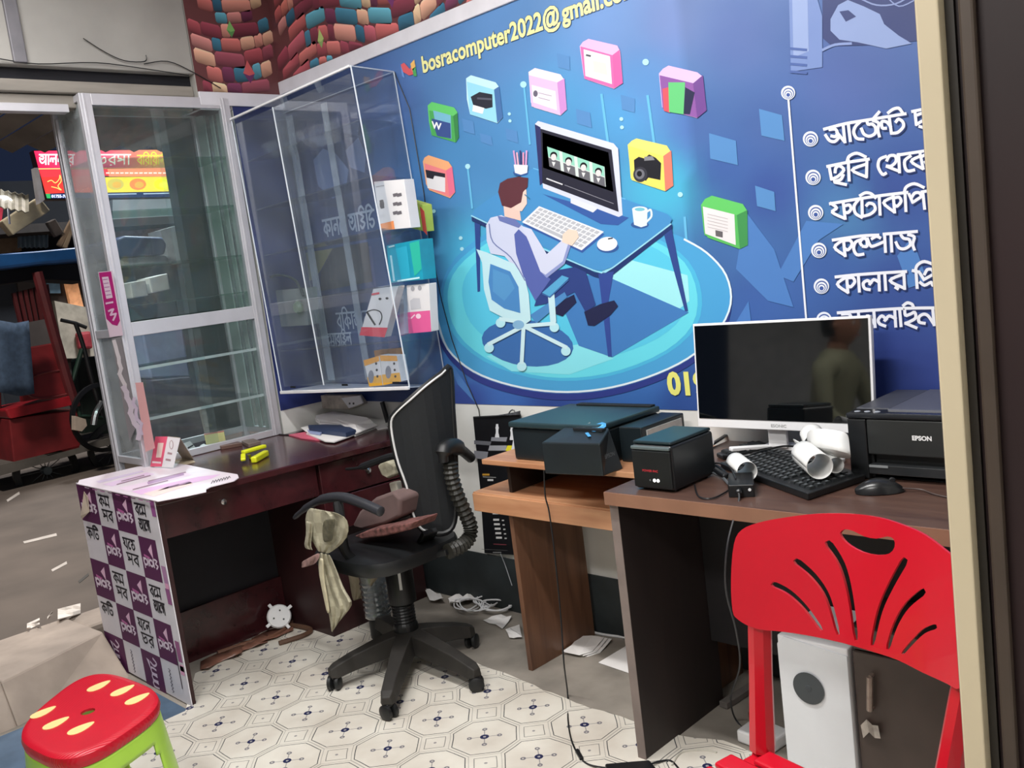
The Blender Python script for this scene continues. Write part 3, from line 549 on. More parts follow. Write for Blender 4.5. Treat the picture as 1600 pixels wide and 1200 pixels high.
WD = [((1280, 160), [[(60,295),(290,235),(560,190),(955,125)],[(120,300),(180,295),(205,335),(185,375),(140,370)],[(75,360),(120,420),(175,430),(220,390)],[(200,330),(285,435)],[(268,250),(288,438)],[(325,240),(348,425)],[(455,215),(405,265),(385,330),(420,395),(490,405)],[(470,290),(500,350),(560,372),(620,340),(625,280),(590,240),(545,240),(530,200)],[(600,200),(660,230),(650,300),(668,375)],[(600,180),(665,105)],[(790,265),(745,215),(695,215),(700,280),(740,285)],[(775,160),(800,340)],[(800,340),(870,330),(930,270),(925,215),(880,185),(850,215)],[(765,115),(820,75),(880,65),(920,110)],
[(1030,100),(1200,65)],[(1060,110),(1075,245)],[(1075,245),(1130,210),(1200,170)],[(1080,140),(1150,120),(1180,160)],[(1110,265),(1200,290)],
[(95,705),(320,660),(550,625)],[(115,710),(140,845)],[(140,845),(210,815),(275,745),(230,700),(190,720),(180,770)],[(170,870),(240,850),(270,800)],[(180,880),(300,905)],[(325,640),(335,860)],[(315,640),(340,590),(420,560),(515,600)],[(530,640),(525,820)],[(520,680),(370,745),(525,820)],
[(740,595),(670,630),(655,710),(700,790),(740,780)],[(750,640),(780,590),(840,590),(850,650),(800,700),(750,700)],[(750,705),(890,760)],[(880,570),(890,770)],[(870,580),(1215,527)],[(1010,590),(950,640),(950,710),(980,755),(1050,745)],[(1115,560),(1150,730)],[(1120,590),(1020,650),(1145,730)],[(1130,600),(1190,570),(1225,600),(1200,640),(1170,660)]]),
((1285, 275), [[(90,305),(380,255),(650,215),(940,180)],[(95,300),(160,350),(115,400),(245,465)],[(235,300),(255,470)],[(250,330),(300,320),(320,360),(290,400),(250,400)],[(400,265),(355,330),(370,410),(440,455)],[(440,250),(445,445)],[(445,445),(530,420),(585,370),(570,315),(520,300),(490,325)],[(420,215),(480,185),(540,195),(590,240)],[(630,220),(640,425)],[(785,220),(800,400)],[(785,230),(680,295),(795,395)],[(800,240),(850,235),(870,280),(830,330),(800,320)],[(915,190),(925,385)],[(905,190),(930,120),(1020,85),(1120,125)],[(960,200),(1000,290)],[(1000,290),(1105,220)],[(985,240),(1020,190),(1070,185),(1095,220)],[(1110,170),(1130,360)],[(1100,175),(1155,165)],
[(120,705),(430,660),(620,650)],[(680,640),(1045,610)],[(235,690),(255,880)],[(240,700),(140,785),(255,875)],[(250,710),(310,710),(330,755),(290,810),(255,800)],[(430,700),(370,730),(350,800),(385,865),(455,860)],[(435,760),(420,730),(450,690),(490,700),(495,770),(450,775)],[(500,690),(530,760),(570,770),(690,720)],[(550,690),(600,665),(640,680)],[(690,650),(700,835)],[(760,650),(770,830)],[(815,730),(850,790),(910,800),(970,760),(960,700),(900,685),(870,650)],[(950,645),(1015,670),(1000,750),(1018,810)]]),
((1295, 400), [[(80,230),(320,205),(600,185),(855,170)],[(200,215),(215,400)],[(200,230),(100,310),(215,400)],[(215,240),(270,240),(290,285),(250,335),(220,330)],[(330,210),(342,390)],[(455,370),(400,355),(385,300),(430,270),(470,300)],[(455,310),(500,260),(560,290)],[(555,200),(562,378)],[(620,190),(632,372)],[(830,170),(840,360)],[(825,200),(680,270),(840,355)],[(740,345),(765,360)],[(930,160),(1000,175)],[(965,160),(978,350)],[(960,150),(985,95),(1060,60),(1175,100)],[(1010,190),(1050,255)],[(1050,260),(1140,210)],[(1060,200),(1090,150),(1140,150),(1160,200)],[(1190,140),(1200,330)],[(1010,290),(1060,320),(1130,290),(1150,320),(1190,320)],
[(105,625),(500,595),(850,575),(1185,570)],[(150,640),(230,640),(250,700),(180,720)],[(130,720),(180,800),(280,740)],[(330,610),(345,800)],[(500,600),(515,780)],[(400,690),(440,660),(505,745)],[(625,770),(565,745),(550,700),(590,660),(640,700)],[(620,710),(670,660),(740,690)],[(730,590),(742,775)],[(785,590),(800,770)],[(840,590),(850,650),(900,640),(950,620),(960,680),(900,720),(850,740)],[(850,740),(970,790)],[(825,545),(870,515),(920,530),(940,570)],[(1060,740),(1000,725),(1000,670),(1050,640),(1100,660),(1155,740)],[(1150,590),(1165,760)]])]
for (ox, oy), sts in WD:
    for dx, dy, w_, col_, ly in ((1.3, 1.7, 5.4, '1c3474', 5), (0, 0, 4.7, 'eef0fa', 8)):
        for st in sts: P.curve([(ox+a*.1418+dx, oy+b*.1418+dy) for a, b in st], w_, col_, ly, k=1 if len(st) == 2 else 4)
for x, y in zip([1267,1271,1275,1280,1284,1288], [217,277,332,391,447,499]): bullet(x, y, 12)
for wd, x, y, h, w_, sx in (('ক.া.ন.ে.া. .আ.ই.ি.ড. .প্র', 505, 345, 0.075, 0.011, 0.062), ('ব.ি.ক.া.শ./.ন', 526, 490, 0.075, 0.009, 0.058), ('ে.ম.া.ব.া.ই.ল', 512, 522, 0.05, 0.008, 0.045)):
    a = px(x, y, Y=0); PT.beng(wd, (a.x, a.z-h), (sx, 0), (0, h), w_, 'dfe4f2', 7)
P.build('illustration', PRINT, ban); PT.build('lettering', PRINT, ban)
# the banner's return on the short left wall
ban2 = thing('side_banner', 'narrow dark blue end of the banner on the short left wall', 'banner', (0, -0.22, 0.893))
grid_print('printed_ground', V((0.002, -0.274, 0.893)), V((0, 0.274, 0)), V((0, 0, 1.425)), 8, 20, ban2, lambda p: tuple(v*(1+0.3*math.sin(p.z*17+p.y*9)) for v in lin('1f2f74')))
# mural of coloured blocks
mur = thing('block_mural', 'printed mural of tumbled coral, teal and plum coloured blocks above the white strip', 'mural', (0.9, 0, 2.437))
Q = Print(lambda a, b: V((0.003 if a < 0 else a, a if a < 0 else -0.003, b)), (0.6, -0.8, 0), 0.0, 0.0006)
Q.poly([(-0.434,2.378),(0.0,2.378),(0.0,3.04),(-0.434,3.04)], '6e3a3c', 0); Q.poly([(0.0001,2.437),(2.6,2.437),(2.6,3.04),(0.0001,3.04)], '6a3438', 0)
pal = ['c0605a', 'd98a78', 'a03c48', '8c2f44', 'e2a284', 'b85050', '2c7490', '1f5f7c', '4a9ab0', 'cf6a5c', 'c47a74', 'b0485a', '6f2c50', 'e8b890', '934052', '7c2a40']
rb = random.Random(11)
def shade(c, f): return tuple(min(1, v*f) for v in [int(c[i:i+2], 16)/255 for i in (0, 2, 4)])
zrow = 2.24; r_i = 0
while zrow < 3.05:
    h = rb.uniform(0.05, 0.075); x = -0.45+rb.uniform(0, .03)
    while x < 2.5:
        w = rb.choice([0.045, 0.06, 0.075, 0.1, 0.15]); c = rb.choice(pal); s1 = 0.5*(x % 0.6)-0.15 if r_i % 3 else 0.25-0.4*(x % 0.6)
        dz = 0.10*math.sin(x*5.2)*0.55; sk = 0.04*math.cos(x*5.2)
        z0 = zrow+dz; lo = 2.378 if x < 0 else 2.437; cut = (x < 0 < x+w)
        g = 0.0012; X0, X1 = x+g, x+w-g
        pts = [(X0, z0+g), (X1, z0+g+sk*w*8), (X1, z0+h-g+sk*w*8), (X0, z0+h-g)]
        if not cut and X0 > -0.43 and min(p[1] for p in pts) > lo-.9*h and max(p[1] for p in pts) < 3.035:
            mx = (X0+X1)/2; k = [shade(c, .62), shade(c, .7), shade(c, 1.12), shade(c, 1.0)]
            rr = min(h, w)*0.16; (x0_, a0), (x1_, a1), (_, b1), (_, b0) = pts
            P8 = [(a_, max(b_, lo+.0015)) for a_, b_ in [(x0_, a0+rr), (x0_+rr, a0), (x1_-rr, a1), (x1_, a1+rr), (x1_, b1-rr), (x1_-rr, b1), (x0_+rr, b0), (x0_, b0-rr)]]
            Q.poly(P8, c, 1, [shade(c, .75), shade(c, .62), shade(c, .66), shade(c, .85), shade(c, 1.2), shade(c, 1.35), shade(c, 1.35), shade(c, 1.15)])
        x += w
    zrow += h; r_i += 1
for x, z, s, c1, c2_ in ((-0.16, 2.47, .05, 'd84c50', '6e2c66'), (0.9, 2.60, .07, 'e0625a', '7a2f72'), (0.38, 2.54, .04, 'b8d070', '8fb060'), (-0.22, 2.66, .035, '7cc060', '5a9a50'), (0.55, 2.72, .05, 'e8c098', 'd09a78')):
    Q.poly([(x-s*.6, z), (x, z-s*.2), (x+s*.6, z), (x, z+s*1.2)], c1, 2); Q.poly([(x-s*.6, z), (x, z-s*.9), (x+s*.6, z), (x, z-s*.2)], c2_, 3)
Q.build('printed_blocks', PRINT, mur)
# ================= furniture =================
MAR = wood('maroon_laminate', '34161a', '441c20', 0.22, (2, 6, 6), 2.5, 0.3); MARD = wood('maroon_side', '2a1214', '36181a', 0.5, (4, 4, 1), 2.0)
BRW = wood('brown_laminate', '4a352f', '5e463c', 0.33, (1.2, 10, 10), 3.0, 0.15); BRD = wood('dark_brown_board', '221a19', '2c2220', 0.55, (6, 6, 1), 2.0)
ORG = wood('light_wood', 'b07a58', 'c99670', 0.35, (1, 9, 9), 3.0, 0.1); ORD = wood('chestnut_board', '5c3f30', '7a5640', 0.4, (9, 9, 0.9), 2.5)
EDGE = mat('wood_edging', '8a6450', 0.4, 0, 0.1)
# ---- maroon desk ----
ZT = 0.783
desk = thing('maroon_desk', 'glossy maroon desk with drawers along the street side, its near end wrapped in checked sheet', 'desk', (0.35, -0.65, 0))
top = [(-0.03,-1.235),(0.70,-1.235),(0.79,-0.30),(0.80,-0.03),(0.02,-0.03),(0.02,-0.285),(-0.03,-0.285)]
M().hexa([V((x, y, ZT-0.028)) for x, y in top], [V((x, y, ZT)) for x, y in top]).build('desk_top', MAR, desk, bevel=0.004)
def fx(y): return 0.70+0.09*(y+1.235)/0.935-0.035
ap = M(); ap.hexa([V((fx(-1.22)-.018,-1.22,.625)), V((fx(-1.22),-1.22,.625)), V((fx(-.585),-.585,.625)), V((fx(-.585)-.018,-.585,.625))], [V((fx(-1.22)-.018,-1.22,ZT-.029)), V((fx(-1.22),-1.22,ZT-.029)), V((fx(-.585),-.585,ZT-.029)), V((fx(-.585)-.018,-.585,ZT-.029))])
ap.build('apron', MAR, desk)
M().lathe([(0.009, 0), (0.012, 0.006), (0.011, 0.012), (0, 0.014)], (fx(-.98), -.98, .705), 14, (1, -.05, 0)).build('lock', CHROME, desk, smooth=True)
M().box((0.05, -0.575, 0.0), (0.655, -0.06, ZT-0.029)).build('pedestal', MARD, desk, bevel=0.002)
for i, (z0, z1) in enumerate(((0.605, 0.748), (0.462, 0.599))):
    dr = M().hexa([V((.656,-.57,z0)), V((fx(-.57)+.0,-.57,z0)), V((fx(-.08),-.08,z0)), V((.656,-.08,z0))], [V((.656,-.57,z1)), V((fx(-.57),-.57,z1)), V((fx(-.08),-.08,z1)), V((.656,-.08,z1))]).build('drawer', MAR, desk, bevel=0.003)
    kx = fx(-.36); M().lathe([(0.006, 0), (0.006, 0.01), (0.013, 0.016), (0.013, 0.022), (0, 0.026)], (kx, -.36, (z0+z1)/2), 14, (1, -.09, 0)).build('knob', CHROME, dr, smooth=True)
M().box((0.285, -1.215, 0.0), (0.30, -0.577, 0.215)).build('foot_board', MAR, desk)
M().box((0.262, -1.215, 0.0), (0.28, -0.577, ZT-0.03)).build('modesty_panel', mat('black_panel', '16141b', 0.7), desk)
M().box((-0.03, -1.235, 0.0), (0.70, -1.218, ZT-0.029)).build('side_panel', MARD, desk)
YW = -1.24
# the checked wrap: front sheet and folded top sheet
M().slab([[V((-0.035, YW, 0.012)), V((0.712, YW, 0.004)), V((0.706, YW, 0.40)), V((0.702, YW, ZT+.003)), V((-0.033, YW, ZT+.003))]], (0, -1, 0), 0.003).build('wrap_sheet', mat('wrap_white', 'e6e2ea', 0.5, 0, 0.04), desk)
K = Print(lambda a, b: V((a, YW, b)), (0, -1, 0), 0.0004, 0.0003)
xs_ = [-0.033]+[px(q, w, Y=YW).x for q, w in ((147.5, 762), (174.5, 770), (204.5, 777), (232, 785))]
zs_ = [ZT-0.002]+[px(q, w, Y=YW).z for q, w in ((130.7, 813), (146.7, 873.5), (156, 931), (166.7, 987))]; zs_ += [zs_[4]-0.155, 0.012]
PU = '5b2453'
def logo(x0, x1, z0, z1, c='ecdcec'):
    w = x1-x0; h = z1-z0; cx = (x0+x1)/2
    K.poly([(cx-.02*w, z0+h*.72), (cx+.22*w, z0+h*.88), (cx+.20*w, z0+h*.52)], 'f0c4e0', 2)
    b = z0+h*.34; r = w*.10
    for dx in (-.28, .04): K.curve([(cx+dx*w+r*math.cos(t), b+h*.07+h*.075*math.sin(t)) for t in [k*PI/4 for k in range(8)]], w*.055, c, 2, 2, True)
    K.line([(cx-.38*w, b+h*.15), (cx-.36*w, b-h*.08)], w*.05, c, 2); K.line([(cx-.12*w, b-h*.01), (cx-.12*w, b+h*.16)], w*.055, c, 2); K.line([(cx+.18*w, b-h*.01), (cx+.18*w, b+h*.17)], w*.055, c, 2)
    K.curve([(cx+.24*w, b+h*.18), (cx+.38*w, b+h*.16), (cx+.28*w, b+h*.08), (cx+.4*w, b+h*.04), (cx+.30*w, b-h*.03)], w*.05, c, 2, 2); K.line([(cx-.3*w, z0+h*.56), (cx-.02*w, z0+h*.52)], w*.06, 'c46aa8', 2)
words = {(0,1): ('ক.ম', 'স.ব'), (0,3): ('ব.ে.ম', 'আ.ে.গ'), (1,0): ('ক.ি.ট',), (1,2): ('প.ে.ত', 'স.ব'), (2,1): ('ক.ম', 'স.ব'), (2,3): ('ব.ে.ম', 'আ.ে.গ'), (3,0): ('ক.ি.ট',), (3,2): ('প.ে.ন', 'ভ.র')}
BG['ত'] = BG['ও']
for r in range(6):
    for c in range(4):
        x0, x1, z1, z0 = xs_[c], xs_[c+1], zs_[r], zs_[r+1]
        if z1 <= z0: continue
        if (r+c) % 2 == 0:
            K.poly([(x0, z0), (x1, z0), (x1, z1), (x0, z1)], PU, 0)
            if r < 4: logo(x0, x1, z0, z1)
            elif z1-z0 > .1:
                cx = (x0+x1)/2; K.curve([(cx+.02, z1-.02), (cx+.045, z1-.035), (cx+.02, z1-.05), (cx-.01, z1-.04)], .009, 'e4d0e4', 2); K.poly([(cx-.045, z1-.03), (cx-.02, z1-.035), (cx-.02, z1-.075)], 'e4d0e4', 2)
                for q in range(3): K.curve([(cx+.03, z1-.065-q*.028), (cx-.012, z1-.062-q*.028), (cx-.012, z1-.084-q*.028), (cx+.03, z1-.084-q*.028)], .008, 'e4d0e4', 2, 2)
        elif (r, c) in words:
            for q, wd in enumerate(words[(r, c)]):
                tot = sum(BG[g][0] for g in wd.split('.')); sx = (x1-x0)*.62/tot
                K.beng(wd, (x0+(x1-x0)*.15+.012*q, z1-.068-q*.058), (sx, 0.0), (0, .042), .0072, '1e1a24', 2)
        elif r == 4:
            for q in range(7): K.curve([(x0+.06, z1-.03-q*.014), (x0+.075, z1-.035-q*.014), (x0+.062, z1-.042-q*.014)], .003, '5a5064', 2, 1)
for z0, z1, c in ((.72, .782, 'a45a9e'), (.47, .535, 'b888b4'), (.39, .45, '9a5a90'), (.17, .25, 'a0608e')): K.poly([(.668, z0), (.700, z0), (.698, z1), (.664, z1)], c, 3)
for z0, z1 in ((.45, .47), (.16, .12), (.135, .155)): K.poly([(.672, z0), (.702, z0), (.700, z1), (.670, z1)], 'e8a8cc', 4)
K.poly([(.655, .06), (.662, .06), (.660, .22), (.652, .22)], '4a3a48', 3)
K.build('printed_checks', PRINTM, desk)
fl = M().slab([[px(131, 768, Y=-1.243), px(137, 777, Y=-1.245), px(139, 800, Y=-1.25), px(128, 811, Y=-1.262), px(126, 806, Y=-1.265)]], (0.1, -1, 0), 0.002).build('torn_flap', mat('paper_back', 'b8a898', 0.8), desk)
sh = [(121,756),(124,750),(150,744),(215,729),(262,723),(292,726),(340,736),(371,741),(373,746),(366,751),(330,760),(322,764),(322,768),(290,775),(246,783)]
M().slab([[px(x, y, Z=ZT+.0035) for x, y in sh]], (0, 0, 1), 0.003).build('top_sheet', mat('pinkish_sheet', 'e2d6de', 0.45, 0, 0.04), desk)
K = Print(lambda a, b: px(a, b, Z=ZT+.0036), (0, 0, 1), 0.0003, 0.0003)
for q, c in (([(160,757),(230,738),(242,741),(175,760)], 'dcc2dc'), ([(185,763),(290,738),(300,742),(200,768)], 'e6d0e2'), ([(205,768),(310,745),(345,741),(330,748),(220,773)], 'deb8dc'), ([(222,771),(296,752),(302,756),(240,776)], 'ecd2cc'), ([(150,752),(222,735),(225,737),(155,755)], 'd0c0d8')): K.poly(q, c, 0)
for q in ([(183,757),(235,743)], [(208,765),(262,751)], [(190,752),(225,743)], [(232,752),(290,738)]): K.line(q, 1.6, '9a8090', 1)
K.line([(232,755),(286,741)], 4, 'b494b8', 1)
for q in range(7): K.curve([(330+q*4.2, 756-q*1.1), (333+q*4.2, 751-q*1.1), (335+q*4.2, 754-q*1.2)], 0.8, '2c2430', 2, 1)
for q in range(9): K.line([(133+q*12, 762+q*2.7), (139+q*12, 763.5+q*2.7)], 1.6, '6a3a5c' if q % 3 else '4a3040', 2)
K.build('printed_lines', PRINTM, desk)
# ---- tall glass cabinet standing behind the desk ----
cab = thing('glass_cabinet', 'tall empty glass display cabinet with white aluminium frame behind the maroon desk', 'display cabinet', (-0.135, -0.63, 0.13))
X0, X1, Y0, Y1, ZB, ZC = -0.32, 0.012, -0.965, -0.292, ZT+.002, 2.352
def post(x, y, w=0.042, d=0.028, z0=ZB, z1=ZC, mt=ALU, grooves=True):
    m = M().box((x, y, z0), (x+d, y+w, z1))
    if grooves: m.box((x+d, y+w*.25, z0), (x+d+.003, y+w*.45, z1))
    return m.build('post', mt, cab, bevel=0.002)
post(X1-.028, Y0, 0.048); post(X1-.028, Y1-.046, 0.046)
M().box((X0, Y0, 0.132), (X0+.022, Y0+.03, ZC)).box((X0+.024, Y0+.002, 0.132), (X0+.044, Y0+.028, ZC-.05)).build('post', ALU, cab, bevel=.002); M().box((X0, Y1-.03, 0.132), (X0+.028, Y1, ZC)).build('post', ALU, cab, bevel=.002)
for z, h in ((2.305, .047), (1.345, .06), (ZB, .03)):
    M().box((X1-.027, Y0+.048, z), (X1-.001, Y1-.046, z+h)).build('rail', ALU, cab, bevel=0.002)
for z, h in ((2.325, .027), (1.35, .03), (.79, .03)):
    M().box((X0+.003, Y0+.03, z), (X0+.022, Y1-.03, z+h)).build('rail', ALU, cab, bevel=0.002)
for y in (Y0+.004, Y1-.022):
    for z, h in ((2.325, .027), (1.35, .035), (.79, .03)): M().box((X0+.045, y, z), (X1-.028, y+.018, z+h)).build('rail', ALU, cab, bevel=0.002)
for z in (2.09, 1.87, 1.64, 1.47): M().box((X0+.03, Y0+.03, z), (X1-.03, Y1-.03, z+.006)).build('shelf', glass('green_glass_%d' % int(z*100), 'd4e6de', 0.03, 0.35), cab)
for z in (1.20, 0.98): M().box((X0+.03, Y0+.03, z), (X1-.03, Y1-.03, z+.006)).build('shelf', MATS.get('shelf_g') or GLASS, cab); M().box((X1-.034, Y0+.048, z-.003), (X1-.029, Y1-.046, z+.009)).build('shelf_edge', mat('edge_strip', 'b9bfc0', 0.3), cab)
for a, b in ((1.41, 2.303), (ZB+.032, 1.343)):
    M().box((X1-.016, Y0+.048, a), (X1-.012, (Y0+Y1)/2+.02, b)).build('glass_pane', GLASS, cab); M().box((X1-.010, (Y0+Y1)/2-.04, a), (X1-.006, Y1-.046, b)).build('glass_pane', GLASS, cab)
for y, gm in ((Y0+.012, glass('dusty_side', 'dfe4e6', .30, 1.0)), (Y1-.012, glass('dusty_glass', 'e8efee', .22, 1.0))): M().box((X0+.045, y, ZB+.03), (X1-.03, y+.003, 2.32)).build('side_pane', gm, cab)
M().box((X0+.008, Y0+.035, ZB+.03), (X0+.011, Y1-.20, 2.32)).build('back_pane', GLASS, cab)
M().box((X0+.008, Y1-.20, ZB+.03), (X0+.014, Y1-.035, 2.32)).build('back_pane', mat('grey_back_board', '303a3a', 0.5, 0, 0.15, 3), cab)
M().box((X0, Y0, ZB-.012), (X1, Y1, ZB)).build('base_board', GLASS, cab) if 0 else None
for xa2, xb2 in ((X0+.04, X0+.12), (X0+.17, X0+.20), (X0+.235, X0+.27)): M().box((xa2, Y1-.024, ZB+.03), (xb2, Y1-.017, 2.32)).build('side_strip', mat('pale_strip', 'a4b0ae', .4, .1, .12, 5), cab)
# stickers on the near side of the cabinet
S = Print(wallfn(Y0-.001), (0, -1, 0), 0.0015, .0004)
S.poly([(154,425),(176,423),(193,524),(172,527),(166,500)], 'ecd4e4', 0); S.poly([(155,426),(174,424),(188,501),(184,509),(176,507),(167,498)], 'b8267c', 1); S.poly([(160,433),(170,432),(177,465),(167,467)], 'e8d0e2', 2)
for q in range(5): S.line([(162+q*1.3, 437+q*6), (169+q*1.3, 436+q*6)], 1.2, 'b878b0', 3)
S.line([(167,474),(177,472)], 3, 'ecc4e0', 3); S.curve([(171,486),(178,483),(174,492),(182,490),(178,500)], 3, 'ecc4e0', 3, 2)
S.poly([(175,529),(189,526),(216,660),(203,690)], '8f8a8e', 0); S.poly([(212,598),(224,597),(243,700),(228,706)], 'e8b0b0', 1)
rs_ = random.Random(5)
S.line([(178+k*1.9+rs_.uniform(-2,3), 533+k*8.5) for k in range(11)], 6, 'e2dade', 2); S.line([(196+k*2.3+rs_.uniform(-3,4), 605+k*8) for k in range(11)], 8, 'dccfdc', 2); S.line([(209+k*2.2+rs_.uniform(-3,3), 622+k*8) for k in range(8)], 5, 'd8c8dc', 3)
S.build('peeling_stickers', PRINTM, cab)
# ---- hanging acrylic showcase in the corner ----
sc = thing('wall_showcase', 'clear acrylic wall showcase with sliding doors and small accessory boxes hung in the corner', 'display case', (0.5, -0.16, 0.95))
FT = [px(358, 188, Y=-.30), px(548, 103, Y=-.30), px(440, 613, Y=-.30), px(640, 606, Y=-.30)]; BT = [V((0.015, -.012, 0)), px(615, 112, Y=-.012), V((0.03, -.012, 0)), px(697, 602, Y=-.012)]
BT[0].z = BT[1].z; BT[2].z = BT[3].z; FT[0].x = max(FT[0].x, .02)
def S3(u, v, w):
    f = (FT[0]*(1-u)+FT[1]*u)*(1-v)+(FT[2]*(1-u)+FT[3]*u)*v; b = (BT[0]*(1-u)+BT[1]*u)*(1-v)+(BT[2]*(1-u)+BT[3]*u)*v
    return f*(1-w)+b*w
def scq(a, n, name, mt, t=0.004): return M().slab([[S3(*p) for p in a]], n, t).build(name, mt, sc)
scq([(0,.01,.98),(1,.01,.98),(1,.99,.98),(0,.99,.98)], (0,-1,0), 'back_pane', ACR, .003)
scq([(1,0,0),(1,0,1),(1,1,1),(1,1,0)], (1,0,0), 'side_pane', ACR); scq([(0,0,0),(0,0,1),(0,1,1),(0,1,0)], (-1,0,0), 'side_pane', ACR)
scq([(0,0,0),(1,0,0),(1,0,1),(0,0,1)], (0,0,1), 'top_pane', ACR); scq([(0,1,0),(1,1,0),(1,1,1),(0,1,1)], (0,0,-1), 'base_pane', mat('white_acrylic', 'c8ccd6', 0.3))
scq([(.02,.02,.03),(.46,.02,.03),(.46,.98,.03),(.02,.98,.03)], (0,-1,0), 'sliding_door', ACR, .003); scq([(.38,.02,.0),(.985,.02,.0),(.985,.98,.0),(.38,.98,.0)], (0,-1,0), 'sliding_door', ACR, .003)
for a, b, w in (((0,1,0),(1,1,0),.014), ((0,0,0),(1,0,0),.009)): M().bar(S3(*a)+V((0,-.004,0)), S3(*b)+V((0,-.004,0)), .012, w).build('rail', WHITEP, sc, bevel=.002)
for a, b in (((1,0,0),(1,1,0)), ((1,0,1),(1,1,1)), ((.38,.02,-.01),(.38,.98,-.01)), ((0,0,0),(0,1,0)), ((1,0,0),(1,0,1)), ((0,0,1),(1,0,1))): M().bar(S3(*a), S3(*b), .004, .004).build('edge_strip', mat('bright_edge', 'dfe6ee', 0.25, 0, .02), sc)
shv = [.155, .33, .495, .672, .848]
for v in shv: scq([(.02,v,.1),(.985,v,.1),(.985,v,.96),(.02,v,.96)], (0,0,1), 'shelf', ACR, .005)
for a, b in ((.06, .09), (.40, .42)): M().slab([[S3(a, .02, .9), S3(b+.03, .02, .9), S3(b+.03, .98, .9), S3(a, .98, .9)]], (0,-1,0), .004).build('support_strip', glass('frosted_strip_%d' % int(a*100), 'dfe6f2', .36, .6), sc)
for u in (.12, .55, .92): M().box(tuple(S3(u, .985, -.02)-V((.02, .002, 0))), tuple(S3(u, .985, -.02)+V((.02, .002, .008)))).build('clip', BLACK, sc)
def ybox(pts, Y, depth, name, label, cat, mt, prints=(), group=None):
    """carton whose front face is drawn on the plane y=Y"""
    q = [px(x, y, Y=Y) for x, y in pts]; c = V((sum(p.x for p in q)/4, Y+depth/2, min(p.z for p in q)))
    t = thing(name, label, cat, tuple(c), 0, group); M().slab([q], (0, -1, 0), depth).build('carton', mt, t, bevel=.0015)
    if prints:
        pr = Print(wallfn(Y), (0, -1, 0), .0005, .0003)
        for fn in prints: fn(pr)
        pr.build('printed_face', PRINTM, t)
    return t
WCARD = mat('white_card', 'e2e0e2', 0.5, 0, .03)
ybox([(584,284),(631,280),(642,356),(595,360)], -.22, .05, 'accessory_box', 'white accessory box with orange foot on the third showcase shelf', 'box', WCARD, [lambda p: (p.poly([(594,350),(615,345),(617,358),(596,360)], 'f0965c', 1), p.poly([(593,313),(599,312),(601,325),(595,326)], '4a464c', 1), p.ell(597, 319, 3.6, 7, '4a464c', 2), [p.line([(616+i*6, 305+j*14), (620+i*6, 304+j*14)], 5, '6a666c', 1) for i in range(2) for j in range(3)], p.line([(588,292),(600,290)], 1.5, 'a8a4a8', 1))])
ybox([(634,312),(660,320),(664,362),(640,356)], -.10, .05, 'accessory_box', 'lime and red accessory box leaning behind the white one in showcase', 'box', mat('lime_card', 'bcd45c', .5), [lambda p: (p.poly([(656,322),(663,330),(668,368),(661,360)], 'e0584c', 1), p.poly([(636,334),(655,338),(657,352),(640,350)], 'e8e4dc', 1), p.poly([(645,338),(651,339),(652,349),(647,348)], '3c3a40', 2))])
ybox([(604,384),(655,374),(661,437),(609,442)], -.22, .07, 'accessory_box', 'teal blue carton on the fourth showcase shelf', 'box', mat('teal_card', '1c98b4', .35, 0, .1), [lambda p: (p.poly([(610,390),(636,384),(642,436),(614,440)], '2aa6c4', 1), p.poly([(640,380),(655,376),(659,420),(648,432)], '2cb6a0', 1), p.line([(622,439),(655,434)], 2.5, 'c8eef4', 2), p.line([(611,400),(616,438)], 3, 'bce4ee', 2), p.line([(608,386),(616,384)], 2, 'd8ecf0', 2))])
ybox([(583,452),(622,447),(601,527),(562,524)], -.25, .035, 'neckband_box', 'slanting white carton with red foot picturing a black neckband earphone', 'box', WCARD, [lambda p: (p.poly([(565,511),(606,512),(601,527),(562,524)], 'dc4a5c', 1), p.curve([(574,487),(584,484),(594,487),(597,496),(593,507)], 1.6, '2a2a2e', 2), p.line([(574,488),(586,507)], 3, '2a2a2e', 2), p.ell(594, 467, 2.4, 1.8, '2a2a2e', 2), p.ell(605, 466, 2.4, 1.8, '2a2a2e', 2), p.line([(582,460),(592,458)], 3, 'dc4a5c', 2))])
ybox([(624,449),(630,450),(632,522),(625,524)], -.16, .05, 'accessory_box', 'narrow pale blue carton edge between neckband box and earbud box', 'box', mat('pale_card', 'c6cede', .5))
ybox([(635,446),(670,443),(674,518),(639,521)], -.20, .04, 'earbud_box', 'upright earbud carton, white above and pink below', 'box', WCARD, [lambda p: (p.poly([(637,488),(672,485),(674,518),(639,521)], 'e2609a', 1), p.poly([(641,470),(646,466),(656,466),(658,482),(642,484)], 'c4c4ca', 1), p.ell(645, 451, 3, 4, 'a4a4aa', 1), p.ell(656, 450, 3, 4, 'a4a4aa', 1), p.line([(643,497),(648,492)], 2, 'f4d0e0', 2), p.ell(654, 494, 4, 4, 'f4d0e0', 2))])
